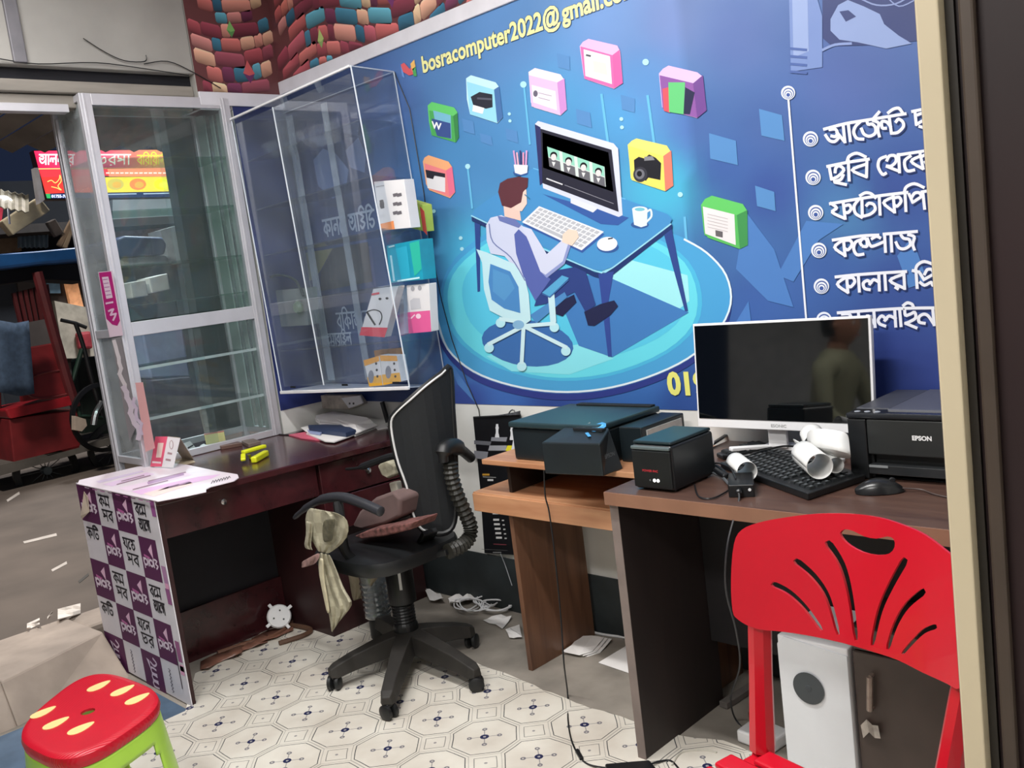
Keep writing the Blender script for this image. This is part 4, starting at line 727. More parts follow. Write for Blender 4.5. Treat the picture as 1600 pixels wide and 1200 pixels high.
for k, (q, lb) in enumerate((([(568,563),(592,556),(598,602),(577,604)], 'orange and white cable box, left one of the touching pair at the case bottom'), ([(593,555),(620,556),(627,596),(599,602)], 'orange and white cable box, right one of the touching pair at the case bottom'))):
    ybox(q, -.22, .045, 'cable_box', lb, 'box', WCARD, [(lambda p, q=q: (p.poly([q[0], q[1], ((q[1][0]+q[2][0])/2-2, q[1][1]+8), (q[0][0]+2, q[0][1]+9)], 'f0a848', 1), p.poly([((q[0][0]*.35+q[3][0]*.65), q[0][1]*.35+q[3][1]*.65), ((q[1][0]*.35+q[2][0]*.65), q[1][1]*.35+q[2][1]*.65), q[2], q[3]], 'f0b03c', 1), p.ell((q[0][0]+q[2][0])/2-3, (q[0][1]+q[2][1])/2+6, 4.5, 10, '8a8a94', 2), [p.ell(q[1][0]-4+i, q[1][1]+12+i*10, 1.7, 2, '26242a', 2) for i in range(3)]))], 'pair of cable boxes')
ybox([(584,548),(618,545),(620,556),(586,560)], -.15, .04, 'cable_box', 'plain orange-brown box lying behind the cable box pair', 'box', mat('kraft_orange', 'c98a50', .6))
# headphone blister on the lower left shelf
t = thing('headphone_pack', 'greenish clear pack with silver-banded headphones at the left side of showcase', 'headphones', tuple(px(445, 512, Y=-.2)))
q = [px(415,455,Y=-.2), px(478,450,Y=-.2), px(482,508,Y=-.2), px(418,512,Y=-.2)]; M().slab([q], (0,-1,0), .06).build('blister', glass('green_blister', '9ab890', .25, .8), t)
M().tube(smoothpts([px(405,455,Y=-.215), px(410,440,Y=-.215), px(432,430,Y=-.215), px(460,437,Y=-.215), px(474,462,Y=-.215)], 6), .006, 8).build('headband', mat('dark_grey_band', '3c4648', .3), t, smooth=True)
for x, y in ((412,470), (470,480)): M().lathe([(0,0),(.026,.002),(.03,.015),(.022,.028),(0,.03)], px(x,y,Y=-.20), 18, (0,-1,0)).build('ear_cup', mat('ear_cup', '5c7a5c', .35), t, smooth=True)
# switch box under the case
t = thing('switch_box', 'stained broken white electrical box on the wall under the showcase', 'switch box', (0.24, -.03, .85))
q = [px(497,618,Y=-.04), px(556,618,Y=-.04), px(566,632,Y=-.04), px(545,640,Y=-.04), px(500,638,Y=-.04)]; M().slab([q], (0,-1,0), .036).build('housing', mat('stained_white', 'b8b0a4', .6, 0, .3, 25), t, bevel=.003)
q = [px(533,622,Y=-.046), px(562,618,Y=-.046), px(567,630,Y=-.046), px(545,638,Y=-.046)]; sw = M().slab([q], (0,-1,0), .006).build('cover', WHITEP, t, bevel=.001)
for x in (545, 551): M().slab([[px(x,629,Y=-.0465), px(x+2.5,629,Y=-.0465), px(x+2.5,632,Y=-.0465), px(x,632,Y=-.0465)]], (0,-1,0), .001).build('socket_hole', BLACK, sw)
t = single(M().bar(px(597,628,Y=-.02), px(606,660,Y=-.02), .02, .012, (0,1,0)), 'wall_bracket', mat('dark_bracket', '2a2a2c', .6), 'dark metal bracket strip on the wall below the showcase', 'bracket')
# ---- small things on the maroon desk ----
def standing(pts, b0, b1, z, t, lean=0.0):
    A = px(*b0, Z=z); B = px(*b1, Z=z); d = (B-A); d.z = 0; n = V((d.y, -d.x, lean*d.length)).normalized()
    if n.dot(CP-A) < 0: n = -n
    if lean: n = V((n.x, n.y, abs(n.z)))
    return [pxp(x, y, A, n) for x, y in pts], n
t = thing('folded_carton', 'small folded carton with red label strip on the desk beside the checked sheet', 'carton', tuple(px(258, 728, Z=ZT+.007)))
q, n = standing([(235,729),(243,682),(262,682),(281,684),(270,731)], (235,729), (270,731), ZT+.007, .002, .35); M().slab([q], n, .003).build('front_panel', WCARD, t)
pr = Print(lambda a, b: pxp(a, b, q[0], n), n, .0005, .0003); pr.poly([(235,729),(243,682),(262,682),(253,729)], 'e0607c', 0); pr.poly([(244,715),(247,692),(256,692),(252,715)], 'ecd8cc', 1); pr.line([(239,722),(251,723)], 3, 'f4dce0', 1); pr.ell(268, 695, 3.2, 7, 'a88c90', 1); pr.ell(268, 695, 2.2, 6, 'e2e0e2', 2); pr.line([(263,708),(268,709)], 3, 'a88c90', 1); pr.line([(260,718),(266,719)], 3, 'a88c90', 1); pr.build('printed_label', PRINTM, t)
rid = [q[2], q[3]]; bk0 = px(300, 722, Z=ZT+.002); bk1 = px(276, 727, Z=ZT+.002)
M().sheet([[q[3], q[2]], [px(303, 719, Z=ZT+.002), px(285, 716, Z=ZT+.002)]]).build('back_panel', mat('kraft', 'a89888', .7), t, thick=.002)
M().sheet([[px(270,731,Z=ZT+.002), px(305,722,Z=ZT+.002)], [px(262,722,Z=ZT+.002), px(296,714,Z=ZT+.002)]]).build('bottom_flap', mat('kraft2', 'b8a88e', .7), t, thick=.002)
q, n = standing([(288,692),(297,689),(311,705),(303,712)], (303,712), (311,707), ZT+.002, .02, .5)
t = thing('small_carton', 'tiny white carton with black band leaning behind the folded carton', 'carton', tuple(px(305, 712, Z=ZT+.002))); M().slab([q], n, .015).build('body', WCARD, t, bevel=.001); pr = Print(lambda a, b: pxp(a, b, q[0], n), n, .0005, .0003); pr.line([(294,700),(301,696)], 2.5, '26242a', 0); pr.build('printed_band', PRINTM, t)
q, n = standing([(319,680),(350,675),(354,697),(324,702)], (324,702), (354,697), ZT, .02)
t = thing('note_block', 'pale yellow sticky note block with red top edge standing by the cabinet glass', 'note block', tuple(px(338, 699, Z=ZT))); M().slab([q], n, .025).build('paper_block', mat('yellow_paper', 'ecd890', .7), t, bevel=.001); M().slab([[q[0]+V((0,0,.004)), q[1]+V((0,0,.004)), q[1], q[0]]], n, .025).build('top_edge', mat('red_edge', 'd88070', .6), t)
def deskbox(pts, z, h, name, label, cat, mt, bevel=.002, group=None):
    q = [px(x, y, Z=z+h) for x, y in pts]; return single(M().slab([q], (0,0,1), h), name, mt, label, cat, group, bevel=bevel)
deskbox([(334,693),(345,697),(378,691),(366,688)], ZT, .018, 'wooden_block', 'brown wooden stamp block in front of the yellow note block', 'stamp', mat('stamp_brown', '5e463e', .4, 0, .2))
deskbox([(376,688),(388,694),(407,689),(396,685)], ZT, .016, 'wooden_block', 'greyish wooden stamp block behind the yellow punch', 'stamp', mat('stamp_grey', '74665f', .4, 0, .2))
deskbox([(312,696),(318,693),(326,696),(320,699)], ZT, .012, 'eraser', 'tiny pale eraser beside the yellow note block', 'eraser', WHITEP)
t = thing('hole_punch', 'bright lime yellow hole punch on the maroon desk', 'hole punch', tuple(px(398, 718, Z=ZT)))
LIME = mat('lime_plastic', 'd6da22', .3, 0, .04)
a = px(381, 716, Z=ZT+.012); b = px(413, 703, Z=ZT+.028); M().bar(px(379,707,Z=ZT+.035), px(414,697,Z=ZT+.035), .026, .016).build('lever', LIME, t, bevel=.005, bseg=3, smooth=True)
M().bar(px(396,719,Z=ZT+.014), px(416,708,Z=ZT+.014), .026, .026).build('base', LIME, t, bevel=.006, bseg=3, smooth=True); M().bar(px(380,719,Z=ZT+.016), px(380,710,Z=ZT+.03), .02, .012).build('handle_tip', LIME, t, bevel=.004, smooth=True); M().box(tuple(px(390,716,Z=ZT+.012)-V((.006,.006,.012))), tuple(px(390,716,Z=ZT+.012)+V((.006,.006,.014)))).build('punch_pin', CHROME, t)
# paper pile
def sheetpx(pts, z, t, name, label, cat, mt, W=None, group=None): return single(M().slab([[px(x, y, Z=z) for x, y in pts]], (0,0,1), t), name, mt, label, cat, group)
sheetpx([(451,679),(475,675),(520,680),(515,687),(494,687),(470,684)], ZT+.006, .005, 'paper_file', 'pink paper file at the bottom of the desk pile', 'file', mat('pink_card', 'd8647c', .5))
sheetpx([(478,677),(560,673),(553,679),(522,690),(508,689)], ZT+.012, .005, 'papers', 'white printed leaflets lying on the pink file', 'papers', PAPER)
sheetpx([(470,668),(490,663),(500,672),(482,677)], ZT+.018, .003, 'papers', 'small white slip sticking out left of the notebook', 'papers', PAPER)
deskbox([(481,664),(536,662),(556,671),(540,676),(483,669)], ZT+.013, .020, 'notebook', 'navy blue notebook on the leaflets', 'notebook', mat('navy_cover', '2c3a58', .5))
deskbox([(480,671),(505,673),(500,678),(482,675)], ZT+.013, .008, 'notebook', 'thin pale blue booklet under the navy notebook', 'notebook', mat('pale_blue_cover', '9aa6cc', .5))
g = [[px(493,650,Z=ZT+.05), px(522,643,Z=ZT+.055), px(555,650,Z=ZT+.05), px(573,653,Z=ZT+.045)], [px(495,655,Z=ZT+.045), px(522,654,Z=ZT+.048), px(555,664,Z=ZT+.04), px(578,656,Z=ZT+.04)], [px(500,659,Z=ZT+.038), px(530,661,Z=ZT+.04), px(558,672,Z=ZT+.025), px(584,662,Z=ZT+.02)], [px(500,662,Z=ZT+.036), px(532,663,Z=ZT+.036), px(556,678,Z=ZT+.015), px(590,665,Z=ZT+.012)]]
t = thing('folded_papers', 'thick folded sheaf of off-white papers on top of the notebook', 'papers', tuple(px(540, 668, Z=ZT+.02))); M().sheet(g).build('upper_sheet', PAPER, t, thick=.006); M().sheet([[p-V((0.004,.004,.010)) for p in r] for r in g]).build('lower_sheet', PAPER, t, thick=.005)
sheetpx([(584,665),(600,662),(606,668),(590,671)], ZT+.004, .003, 'papers', 'scrap of white paper at the right end of the desk pile', 'papers', PAPER)
single(M().tube(smoothpts([px(430,678,Z=ZT+.003), px(455,679,Z=ZT+.003), px(480,671,Z=ZT+.003), px(500,664,Z=ZT+.003)], 5), .003, 6), 'cord', BLACK, 'thin black cord lying behind the pink file', 'cord', smooth=True)
# things on the floor under the desk
t = thing('round_socket', 'round white plastic socket plate with lugs on the floor against the desk', 'socket', tuple(px(436, 968, Z=.02)))
c0 = px(436, 963, X=.365); nn = V((.80, -.35, .45)).normalized(); M().lathe([(0, -.01), (.050, -.01), (.052, 0), (.047, .008), (0, .009)], c0, 26, nn).build('plate', WHITEP, t, smooth=True)
a1 = nn.cross(V((0,0,1))).normalized(); a2 = nn.cross(a1)
for k in range(4): an = k*PI/2+.5; d = a1*math.cos(an)+a2*math.sin(an); M().bar(c0+d*.046, c0+d*.068, .014, .01, nn).build('lug', WHITEP, t, bevel=.002)
for k in range(3): an = k*2.1+.2; d = a1*math.cos(an)+a2*math.sin(an); M().lathe([(0,0),(.004,0),(.004,.002),(0,.002)], c0+nn*.0085+d*.024, 8, nn).build('hole', BLACK, t)
single(M().tube(smoothpts([px(330,1015,Z=.014), px(395,985,Z=.014), px(430,975,Z=.014), px(482,982,Z=.014), px(476,992,Z=.014), px(436,1005,Z=.014)], 6), .011, 8), 'cable_loop', mat('brown_cable', '5a4030', .6), 'thick brown cable bent back on itself by the round socket', 'cable', smooth=True)
single(M().tube(smoothpts([px(340,1020,Z=.013), px(392,1003,Z=.013), px(420,997,Z=.013), px(445,983,Z=.013)], 6), .009, 8), 'cable_loop', mat('rust_cable', '6e4a38', .6), 'shorter rusty cable lying left of the brown cable bend', 'cable', smooth=True)
rs_ = random.Random(9)
for k, (cx, cy, lb) in enumerate(((345, 1022, 'torn brown plastic strip at the foot of the desk, nearest the checked panel'), (385, 1003, 'torn brown plastic strip in the middle of the desk foot'), (425, 985, 'torn brown plastic strip next to the round socket'))):
    g = [[px(cx-32+i*13, cy+12-i*5.5+j*7+rs_.uniform(-2,2), Z=.006+rs_.uniform(0,.016)) for i in range(6)] for j in range(3)]
    single(M().sheet(g), 'plastic_scrap', mat('brown_film_%d' % k, '7c5648', .35, 0, .3, 20), lb, 'scrap', thick=.001, smooth=True)
# ================= printer table, calendar =================
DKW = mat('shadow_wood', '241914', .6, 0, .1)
t = thing('printer_table', 'small light wood table with raised shelf holding the square black printer', 'table', (1.9, -.22, 0))
M().box((1.45, -.40, .632), (2.28, -.02, .655)).build('table_top', ORG, t, bevel=.002)
M().box((1.45, -.405, .585), (2.285, -.385, .650)).build('apron', ORG, t, bevel=.002)
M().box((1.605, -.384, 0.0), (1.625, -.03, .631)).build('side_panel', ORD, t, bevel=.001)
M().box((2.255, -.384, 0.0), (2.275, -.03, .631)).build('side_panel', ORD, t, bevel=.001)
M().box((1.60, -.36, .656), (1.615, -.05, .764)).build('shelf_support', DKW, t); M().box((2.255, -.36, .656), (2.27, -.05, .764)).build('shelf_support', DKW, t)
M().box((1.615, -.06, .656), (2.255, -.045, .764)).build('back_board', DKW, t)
M().box((1.53, -.41, .765), (2.285, -.025, .783)).build('upper_shelf', ORG, t, bevel=.002)
PB = mat('printer_black', '1a2226', .35, 0, .1); PBT = mat('printer_lid', '26383d', .35, 0, .1)
zs = .784
t = thing('black_printer', 'square black ink tank printer with bright blue sticker on the light wood shelf', 'printer', (1.87, -.25, zs))
M().box((1.665, -.375, zs), (2.06, -.06, .895)).build('body', PB, t, bevel=.006)
M().box((1.66, -.385, .897), (2.065, -.055, .918)).build('scanner_lid', PBT, t, bevel=.006)
M().hexa([V((1.925,-.505,.768+.016)), V((2.14,-.475,.784)), V((2.14,-.377,.784)), V((1.925,-.377,.784))], [V((1.925,-.505,.885)), V((2.14,-.475,.885)), V((2.10,-.377,.912)), V((1.925,-.377,.912))]).build('front_cover', PB, t, bevel=.004)
M().box((1.98, -.41, .906), (2.10, -.39, .9135)).build('paper_slot', BLACKM, t)
M().box((1.72, -.09, .918), (2.05, -.06, .924)).build('hinge_bar', BLACKM, t, bevel=.002)
tk = M().box((2.075, -.30, zs), (2.165, -.065, .898)).build('ink_tank', PB, t, bevel=.004)
M().hexa([V((2.1655,-.275,.80)), V((2.169,-.275,.80)), V((2.169,-.085,.80)), V((2.1655,-.085,.80))], [V((2.1655,-.275,.885)), V((2.169,-.275,.885)), V((2.169,-.085,.885)), V((2.1655,-.085,.885))]).build('tank_window', mat('tank_label', 'b4b6b4', .5, 0, .1, 30), tk)
pr = Print(lambda a, b: pxp(a, b, (2, -.505, .886), (0, -.211, 1)), (0, -.211, 1), .0012, .0003)
pr.poly([(924,670),(929,664),(941,660),(947,662),(947,667),(940,672),(929,675),(924,674)], '1a9ade', 0); pr.poly([(914,677),(919,676),(924,682),(919,683)], '1a9ade', 0); pr.line([(931,670),(942,665)], 2.2, '58c4f0', 1); pr.line([(912,668),(922,661)], 2, '6a7478', 0)
pr.build('blue_sticker', PRINT, t)
pr = Print(lambda a, b: V((2.1205, a, b)), (1, 0, 0), .0205, .0004); pr.text('EPSON', (-.46, .835), (.016, .0), (0, .018), '5c6468', 0, .02); pr.build('lettering', PRINTM, t)
# chess calendar on the wall
t = thing('wall_calendar', 'black wall calendar with white chess pieces and date columns beside the printer table', 'calendar', (1.14, -.01, .26))
cq = [(738,650),(812,645),(836,648),(862,866),(752,866)]
cw = lambda a, b: px(a, b, Y=-.012)
M().slab([[cw(739,651), cw(812,647), cw(850,870), cw(757,864), cw(750,760)]], (0,-1,0), .006).build('sheet_block', mat('calendar_black', '15171b', .35), t)
M().slab([[px(740,652,Y=-.020), px(812,648,Y=-.020), px(812,642,Y=-.020), px(800,645,Y=-.020), px(770,650,Y=-.022)]], (0,-1,0), .004).build('crumpled_top', mat('crumpled_film', '4a4c50', .25, 0, .5, 60, .5), t)
M().tube(smoothpts([cw(793,650), cw(798,642), cw(803,641), cw(806,648)], 4), .003, 6).build('hanger', CHROME, t)
pr = Print(cw, (0,-1,0), .0006, .0003)
for q, c in (([(741,688),(768,690),(766,696),(741,694)], '6a6c72'), ([(768,683),(793,683),(791,690),(767,689)], '8a8c94'), ([(765,696),(792,696),(791,704),(763,704)], 'a0a2a8'), ([(741,704),(763,706),(761,718),(741,716)], '8a8c94'), ([(793,696),(800,696),(799,706),(790,704)], 'e8dc30')): pr.poly(q, c, 0)
def piece(x, y, s, c):
    for dy, w in ((0,5),(-3,4),(-6,2.4),(-9,2),(-12,2.2),(-15,3.4),(-17,2.2),(-20,1.6)): pr.line([(x-w*s*.5, y+dy*s), (x+w*s*.5, y+dy*s)], 3.2*s, c, 1)
piece(777, 682, .9, 'e0e2e6'); piece(800, 686, .9, 'e0e2e6'); pr.ell(808, 672, 6, 6.5, 'eeeef2', 2); pr.poly([(804,678),(812,678),(818,704),(799,704)], 'e0e2e8', 2)
pr.poly([(754,740),(765,740),(765,743),(754,743)], 'c8983c', 1); pr.line([(755,745),(775,746)], .8, 'b8b8b8', 1); pr.line([(763,750),(770,750)], 3, 'd8d8d8', 1); pr.line([(767,765),(773,765)], 3, 'd8d8d8', 1)
for i, (y, c) in enumerate(((802,'d8'),(812,'d8'),(819,'d8'),(826,'d8'),(833,'d8'),(840,'d8'))):
    pr.line([(771+i*1.1, y), (775+i*1.1, y)], 3.2, 'd8d8d8', 1); pr.line([(776.5+i*1.1, y), (778+i*1.1, y)], 3.2, 'd8d8d8', 1); pr.line([(784+i*1.1, y+1), (786+i*1.1, y+1)], 2, 'c8c8c8', 1)
pr.line([(772,850),(791,851)], 1.6, '7a3c46', 1); pr.line([(753,858),(793,860)], .6, '6a6a6a', 1); pr.line([(771,863),(783,863)], 1.6, '8a8a8a', 1)
pr.build('printed_dates', PRINTM, t)
# wires on the wall
single(M().tube([px(x, y, Y=-.008) for x, y in [(616,112),(640,170),(662,300),(672,380),(690,470),(706,530),(730,600),(748,640),(750,655)]], .0022, 5), 'wall_wire', BLACK, 'thin black wire running down the banner beside the showcase', 'wire', smooth=True)
single(M().tube(smoothpts([px(782,865,Y=-.02), px(790,885,Y=-.015), px(800,915,Y=-.03)], 4), .002, 5), 'wall_wire', mat('grey_wire', 'a0a4a8', .5), 'pale wire hanging below the chess calendar', 'wire')
# ================= main computer desk =================
ZD = .80
t = thing('computer_desk', 'wide dark brown computer desk with front edge strip, along the back wall', 'desk', (3.0, -.33, 0))
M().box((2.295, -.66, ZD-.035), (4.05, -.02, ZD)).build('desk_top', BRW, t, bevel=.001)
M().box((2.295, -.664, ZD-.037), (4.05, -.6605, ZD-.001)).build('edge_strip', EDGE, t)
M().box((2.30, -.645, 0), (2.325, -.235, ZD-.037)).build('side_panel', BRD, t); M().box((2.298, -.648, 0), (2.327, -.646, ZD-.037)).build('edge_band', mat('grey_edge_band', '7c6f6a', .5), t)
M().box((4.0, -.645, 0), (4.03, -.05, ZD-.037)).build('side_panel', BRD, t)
M().box((2.327, -.27, .22), (4.0, -.255, ZD-.037)).build('modesty_panel', mat('shaded_board', '171416', .6, 0, .1), t)  # under-desk shade is put into this panel's near-black colour
# low cabinet under the desk
t = thing('under_desk_cabinet', 'dark brown cabinet under the desk behind the red chair, with a bar handle', 'cabinet', (3.2, -.36, 0))
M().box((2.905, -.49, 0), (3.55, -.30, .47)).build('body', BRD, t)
dk = mat('brown_door', '453933', .5, 0, .12); d_ = M().box((2.907, -.508, .02), (3.30, -.491, .405)).build('door', dk, t, bevel=.002); M().box((2.907, -.505, .411), (3.30, -.491, .468)).build('drawer', dk, t, bevel=.002)
hm = mat('worn_handle', '9a8a80', .35, .6, .3, 40); a = px(1359, 1058, Y=-.525); b = px(1359, 1110, Y=-.525)
M().tube([a, b], .008, 10).tube([a, a+V((0,.018,0))], .005, 8).tube([b, b+V((0,.018,0))], .005, 8).build('handle', hm, d_, smooth=True)
g = [[px(1345+i*9+j*2, 1128+j*10-(i % 2)*4+abs(i-1)*5, Y=-.515-.006*(i % 2)) for i in range(4)] for j in range(3)]
M().sheet(g).build('hanging_tag', mat('foil_tag', 'a8a098', .3, .3, .3, 40), d_, thick=.001)
# white computer case
t = thing('computer_case', 'white computer case with round dark fan grille on the floor under the desk', 'computer case', (2.80, -.4, 0))
q = [px(1213,1005,Y=-.52), px(1236,986,Y=-.52), px(1318,1006,Y=-.52)]
xw0, xw1, zc = px(1215,1020,Y=-.52).x, 2.898, px(1320,1008,Y=-.52).z
M().box((xw0, -.516, .01), (xw1, -.28, zc-.012)).build('body', WHITEP, t, bevel=.004)
M().slab([[V((xw0, -.52, .02)), V((xw1, -.52, .02)), V((xw1, -.52, zc-.03)), V((xw0+.02, -.52, zc-.012)), V((xw0, -.52, zc-.035))]], (0,-1,0), .005).build('front_panel', mat('case_white', 'dfe2e6', .4, 0, .02), t, bevel=.003)
fc = px(1264, 1075, Y=-.521); M().lathe([(.040, 0), (.043, .003), (.036, .004)], fc+V((0,0,0)), 32, (0,-1,0)).build('fan_ring', mat('fan_ring', '3c4246', .4), t, smooth=True)
fm = mat('fan_dark', '3a4044', .5, 0, .2); M().lathe([(0, .001), (.040, .001)], fc, 32, (0,-1,0)).build('fan_grille', fm, t)
for k in range(7):
    an = k*2*PI/7; M().slab([[fc+V((math.cos(an+q_)*r_, -.0035, math.sin(an+q_)*r_)) for r_, q_ in ((.010,0),(.036,.25),(.036,.75),(.012,.6))]], (0,-1,0), .0015).build('fan_blade', mat('fan_blade', '5c6468', .4), t)
M().lathe([(0,.006),(.009,.005),(.011,.001)], fc, 16, (0,-1,0)).build('fan_hub', fm, t, smooth=True)
M().box((xw0+.01, -.50, 0), (xw0+.04, -.30, .01)).build('foot', BLACK, t); M().box((xw1-.04, -.50, 0), (xw1-.01, -.30, .01)).build('foot', BLACK, t)
# ---- on the computer desk ----
t = thing('monitor', 'white framed flat monitor with dark screen standing on the computer desk', 'monitor', (2.56, -.10, ZD))
YM = -.15
mq = [px(1079,508,Y=YM), px(1357,493,Y=YM), px(1364,678,Y=YM), px(1087,667,Y=YM)]
x0, x1, z1, z0 = (mq[0].x+mq[3].x)/2, (mq[1].x+mq[2].x)/2, (mq[0].z+mq[1].z)/2, (mq[2].z+mq[3].z)/2
TM = Matrix.Translation((0, YM, z0)) @ Matrix.Rotation(math.radians(-4.5), 4, 'X') @ Matrix.Translation((0, -YM, -z0))
class MT(M):
    def build(s, *a, **k): s.v = [TM@v for v in s.v]; return M.build(s, *a, **k)
MT().box((x0, YM, z0), (x1, YM+.012, z1)).build('frame', WHITEP, t, bevel=.002); MT().box((x0+.01, YM+.0125, z0+.01), (x1-.01, YM+.045, z1-.02)).build('back_shell', WHITEP, t, bevel=.008)
MT().box((x0+.007, YM-.002, z0+.028), (x1-.007, YM-.0003, z1-.007)).build('screen', mat('screen_glass', '07090b', .05, 0, .05, spec=1.0, coat=1.0), t)
pr = Print(lambda a, b: TM@V((a, YM, b)), (0,-1,-.08), .0008, .0003); pr.text('ESONIC', ((x0+x1)/2-.03, z0+.009), (.0145, 0), (0, .012), 'a8a8a8', 0, .02); pr.build('lettering', PRINTM, t)
xm = (x0+x1)/2-.03
M().box((xm-.03, YM+.03, ZD+.012), (xm+.03, YM+.045, z0+.1)).build('neck', WHITEP, t, bevel=.003)
for e_ in (px(1141,702,Z=ZD+.026), V((xm+.24, -.2, ZD+.006))): M().bar(V((xm+(.02 if e_.x > xm else -.02), YM+.06, ZD+.008)), e_, .022, .014).build('stand_leg', WHITEP, t, bevel=.004, smooth=True)
M().box((xm-.06, YM+.04, ZD+.001), (xm+.06, YM+.10, ZD+.014)).build('stand_base', WHITEP, t, bevel=.004)
# power supply
t = thing('power_backup_unit', 'small black power backup box with two white lights at the left desk corner', 'power unit', (2.44, -.5, ZD))
UX0, UX1, UY0, UY1, UZ = 2.368, 2.50, -.618, -.41, .937
M().box((UX0, UY0+.006, ZD+.004), (UX1, UY1, UZ-.01)).build('body', mat('ups_black', '14181b', .4, 0, .1), t, bevel=.008, bseg=3)
M().box((UX0+.003, UY0+.01, UZ-.0095), (UX1-.003, UY1-.004, UZ)).build('top_plate', mat('ups_top', '1c2c30', .35, 0, .1), t, bevel=.004)
M().box((UX0+.003, UY0, ZD+.010), (UX1-.003, UY0+.0055, UZ-.024)).build('front_panel', mat('ups_front', '101416', .45), t, bevel=.003); M().box((UX0+.002, UY0-.001, UZ-.022), (UX1-.002, UY0+.006, UZ-.012)).build('chamfer_strip', mat('ups_strip', '5a6668', .3), t, bevel=.003)
for dx in (0, .012): M().lathe([(0,.002),(.0045,.0015),(.0048,0)], (UX0+.072+dx, UY0, ZD+.032), 12, (0,-1,0)).build('status_light', mat('white_led', 'f4f6f4', .3, emit=1.0), t)
M().lathe([(0,.001),(.0025,.001),(.0025,0)], (UX0+.058, UY0, ZD+.032), 8, (0,-1,0)).build('button', mat('grey_button', '6a6e70', .4), t)
pr = Print(lambda a, b: V((a, UY0, b)), (0,-1,0), .0006, .0003); pr.text('POWER PAC', (UX0+.035, ZD+.055), (.0092, 0), (0, .0085), 'b03038', 0, .03); pr.build('lettering', PRINTM, t)
for x_ in (UX0+.02, UX1-.02):
    for y_ in (UY0+.03, UY1-.03): M().lathe([(.008,0),(.008,.0042)], (x_, y_, ZD), 8).build('foot', BLACK, t)
# keyboards
def keyboard(c4_, z, h, name_lab, rows=6, cols=18):
    A, B, C_, D_ = [px(x, y, Z=z+h) for x, y in c4_]; c = (A+B+C_+D_)/4
    t = thing('keyboard', name_lab, 'keyboard', (c.x, c.y, z)); up = V((0,0,1))
    M().slab([[A, B, C_, D_]], up, h).build('case', mat('key_case', '17191b', .4, 0, .1), t, bevel=.003)
    k = M(); 
    def f(u, v): return A*(1-u)*(1-v)+B*u*(1-v)+C_*u*v+D_*(1-u)*v
    for j in range(rows):
        v0 = .10+.80*(1-j/rows)-.8/rows
        for i in range(cols):
            if i in (int(cols*.74),) : continue
            u0 = .03+.94*i/cols; du = .94/cols*.82; dv = .8/rows*.80
            b = [f(u0, v0), f(u0+du, v0), f(u0+du, v0+dv), f(u0, v0+dv)]; cc = sum(b, V((0,0,0)))/4
            k.hexa([p+up*.0002 for p in b], [cc+(p-cc)*.8+up*.0055 for p in b])
    o = k.build('keys', mat('key_caps', '1f2224', .45, 0, .2), t); o['kind'] = 'stuff'
    pr = Print(lambda a, b: f(a, b)+up*.0055, (0,0,1), .0004, 0)
    for j in range(rows):
        for i in range(cols):
            if i == int(cols*.74): continue
            u0 = .03+.94*i/cols+.94/cols*.32; v0 = .10+.80*(1-j/rows)-.8/rows*.72; pr.poly([(u0, v0), (u0+.94/cols*.25, v0), (u0+.94/cols*.25, v0+.8/rows*.3), (u0, v0+.8/rows*.3)], '6a7074', 0)
    o = pr.build('key_legends', PRINTM, t, 'stuff'); return t
keyboard([(1125,722),(1262,771),(1352,741),(1213,697)], ZD+.001, .018, 'large black keyboard under the paper rolls in front of the monitor')
keyboard([(1119,708),(1130,713),(1212,697),(1186,688)], ZD+.001, .012, 'second black keyboard mostly hidden behind the large one, below the monitor stand', 4, 14)
# mouse
t = thing('computer_mouse', 'black computer mouse on the desk in front of the white-lettered printer', 'mouse', tuple(px(1372, 775, Z=ZD)))
A = px(1337, 772, Z=ZD+.002); B = px(1413, 768, Z=ZD+.002); ax_ = (B-A); L_ = ax_.length; ax_.normalize(); ay_ = V((0,0,1)).cross(ax_)
vs = []; fs = []; nu, nv = 16, 8
for i in range(nu+1):
    u = i/nu; w = .031*math.sin(PI*min(1, max(0, u*.96+.02)))**.45; hh = .034*math.sin(PI*(u*.9+.06))**.7
    for j in range(nv+1):
        an = PI*j/nv; vs.append(A+ax_*(u*L_)+ay_*(w*math.cos(an)*1.0+.01)+V((0,0,hh*math.sin(an)**.75 if 0 < j < nv else 0)))
for i in range(nu):
    for j in range(nv): a = i*(nv+1)+j; fs.append((a, a+1, a+nv+2, a+nv+1))
fs.append([i*(nv+1) for i in range(nu+1)]+[i*(nv+1)+nv for i in range(nu, -1, -1)])
M().add(vs, fs).build('body', mat('mouse_black', '1b1c1e', .28, 0, .05), t, smooth=True)
m_ = A+ax_*(L_*.78)+ay_*.01; M().lathe([(.006,-.003),(.008,0),(.006,.003)], m_+V((0,0,.026)), 14, ay_).build('scroll_wheel', BLACKM, t, smooth=True)
M().tube(smoothpts([B+V((-.004,0,.008)), px(1440,765,Z=ZD+.006), px(1460,772,Z=ZD+.004), px(1495,780,Z=ZD+.004)], 5), .002, 6).build('cable', mat('cable_dark', '4a3c38', .5), t, smooth=True)
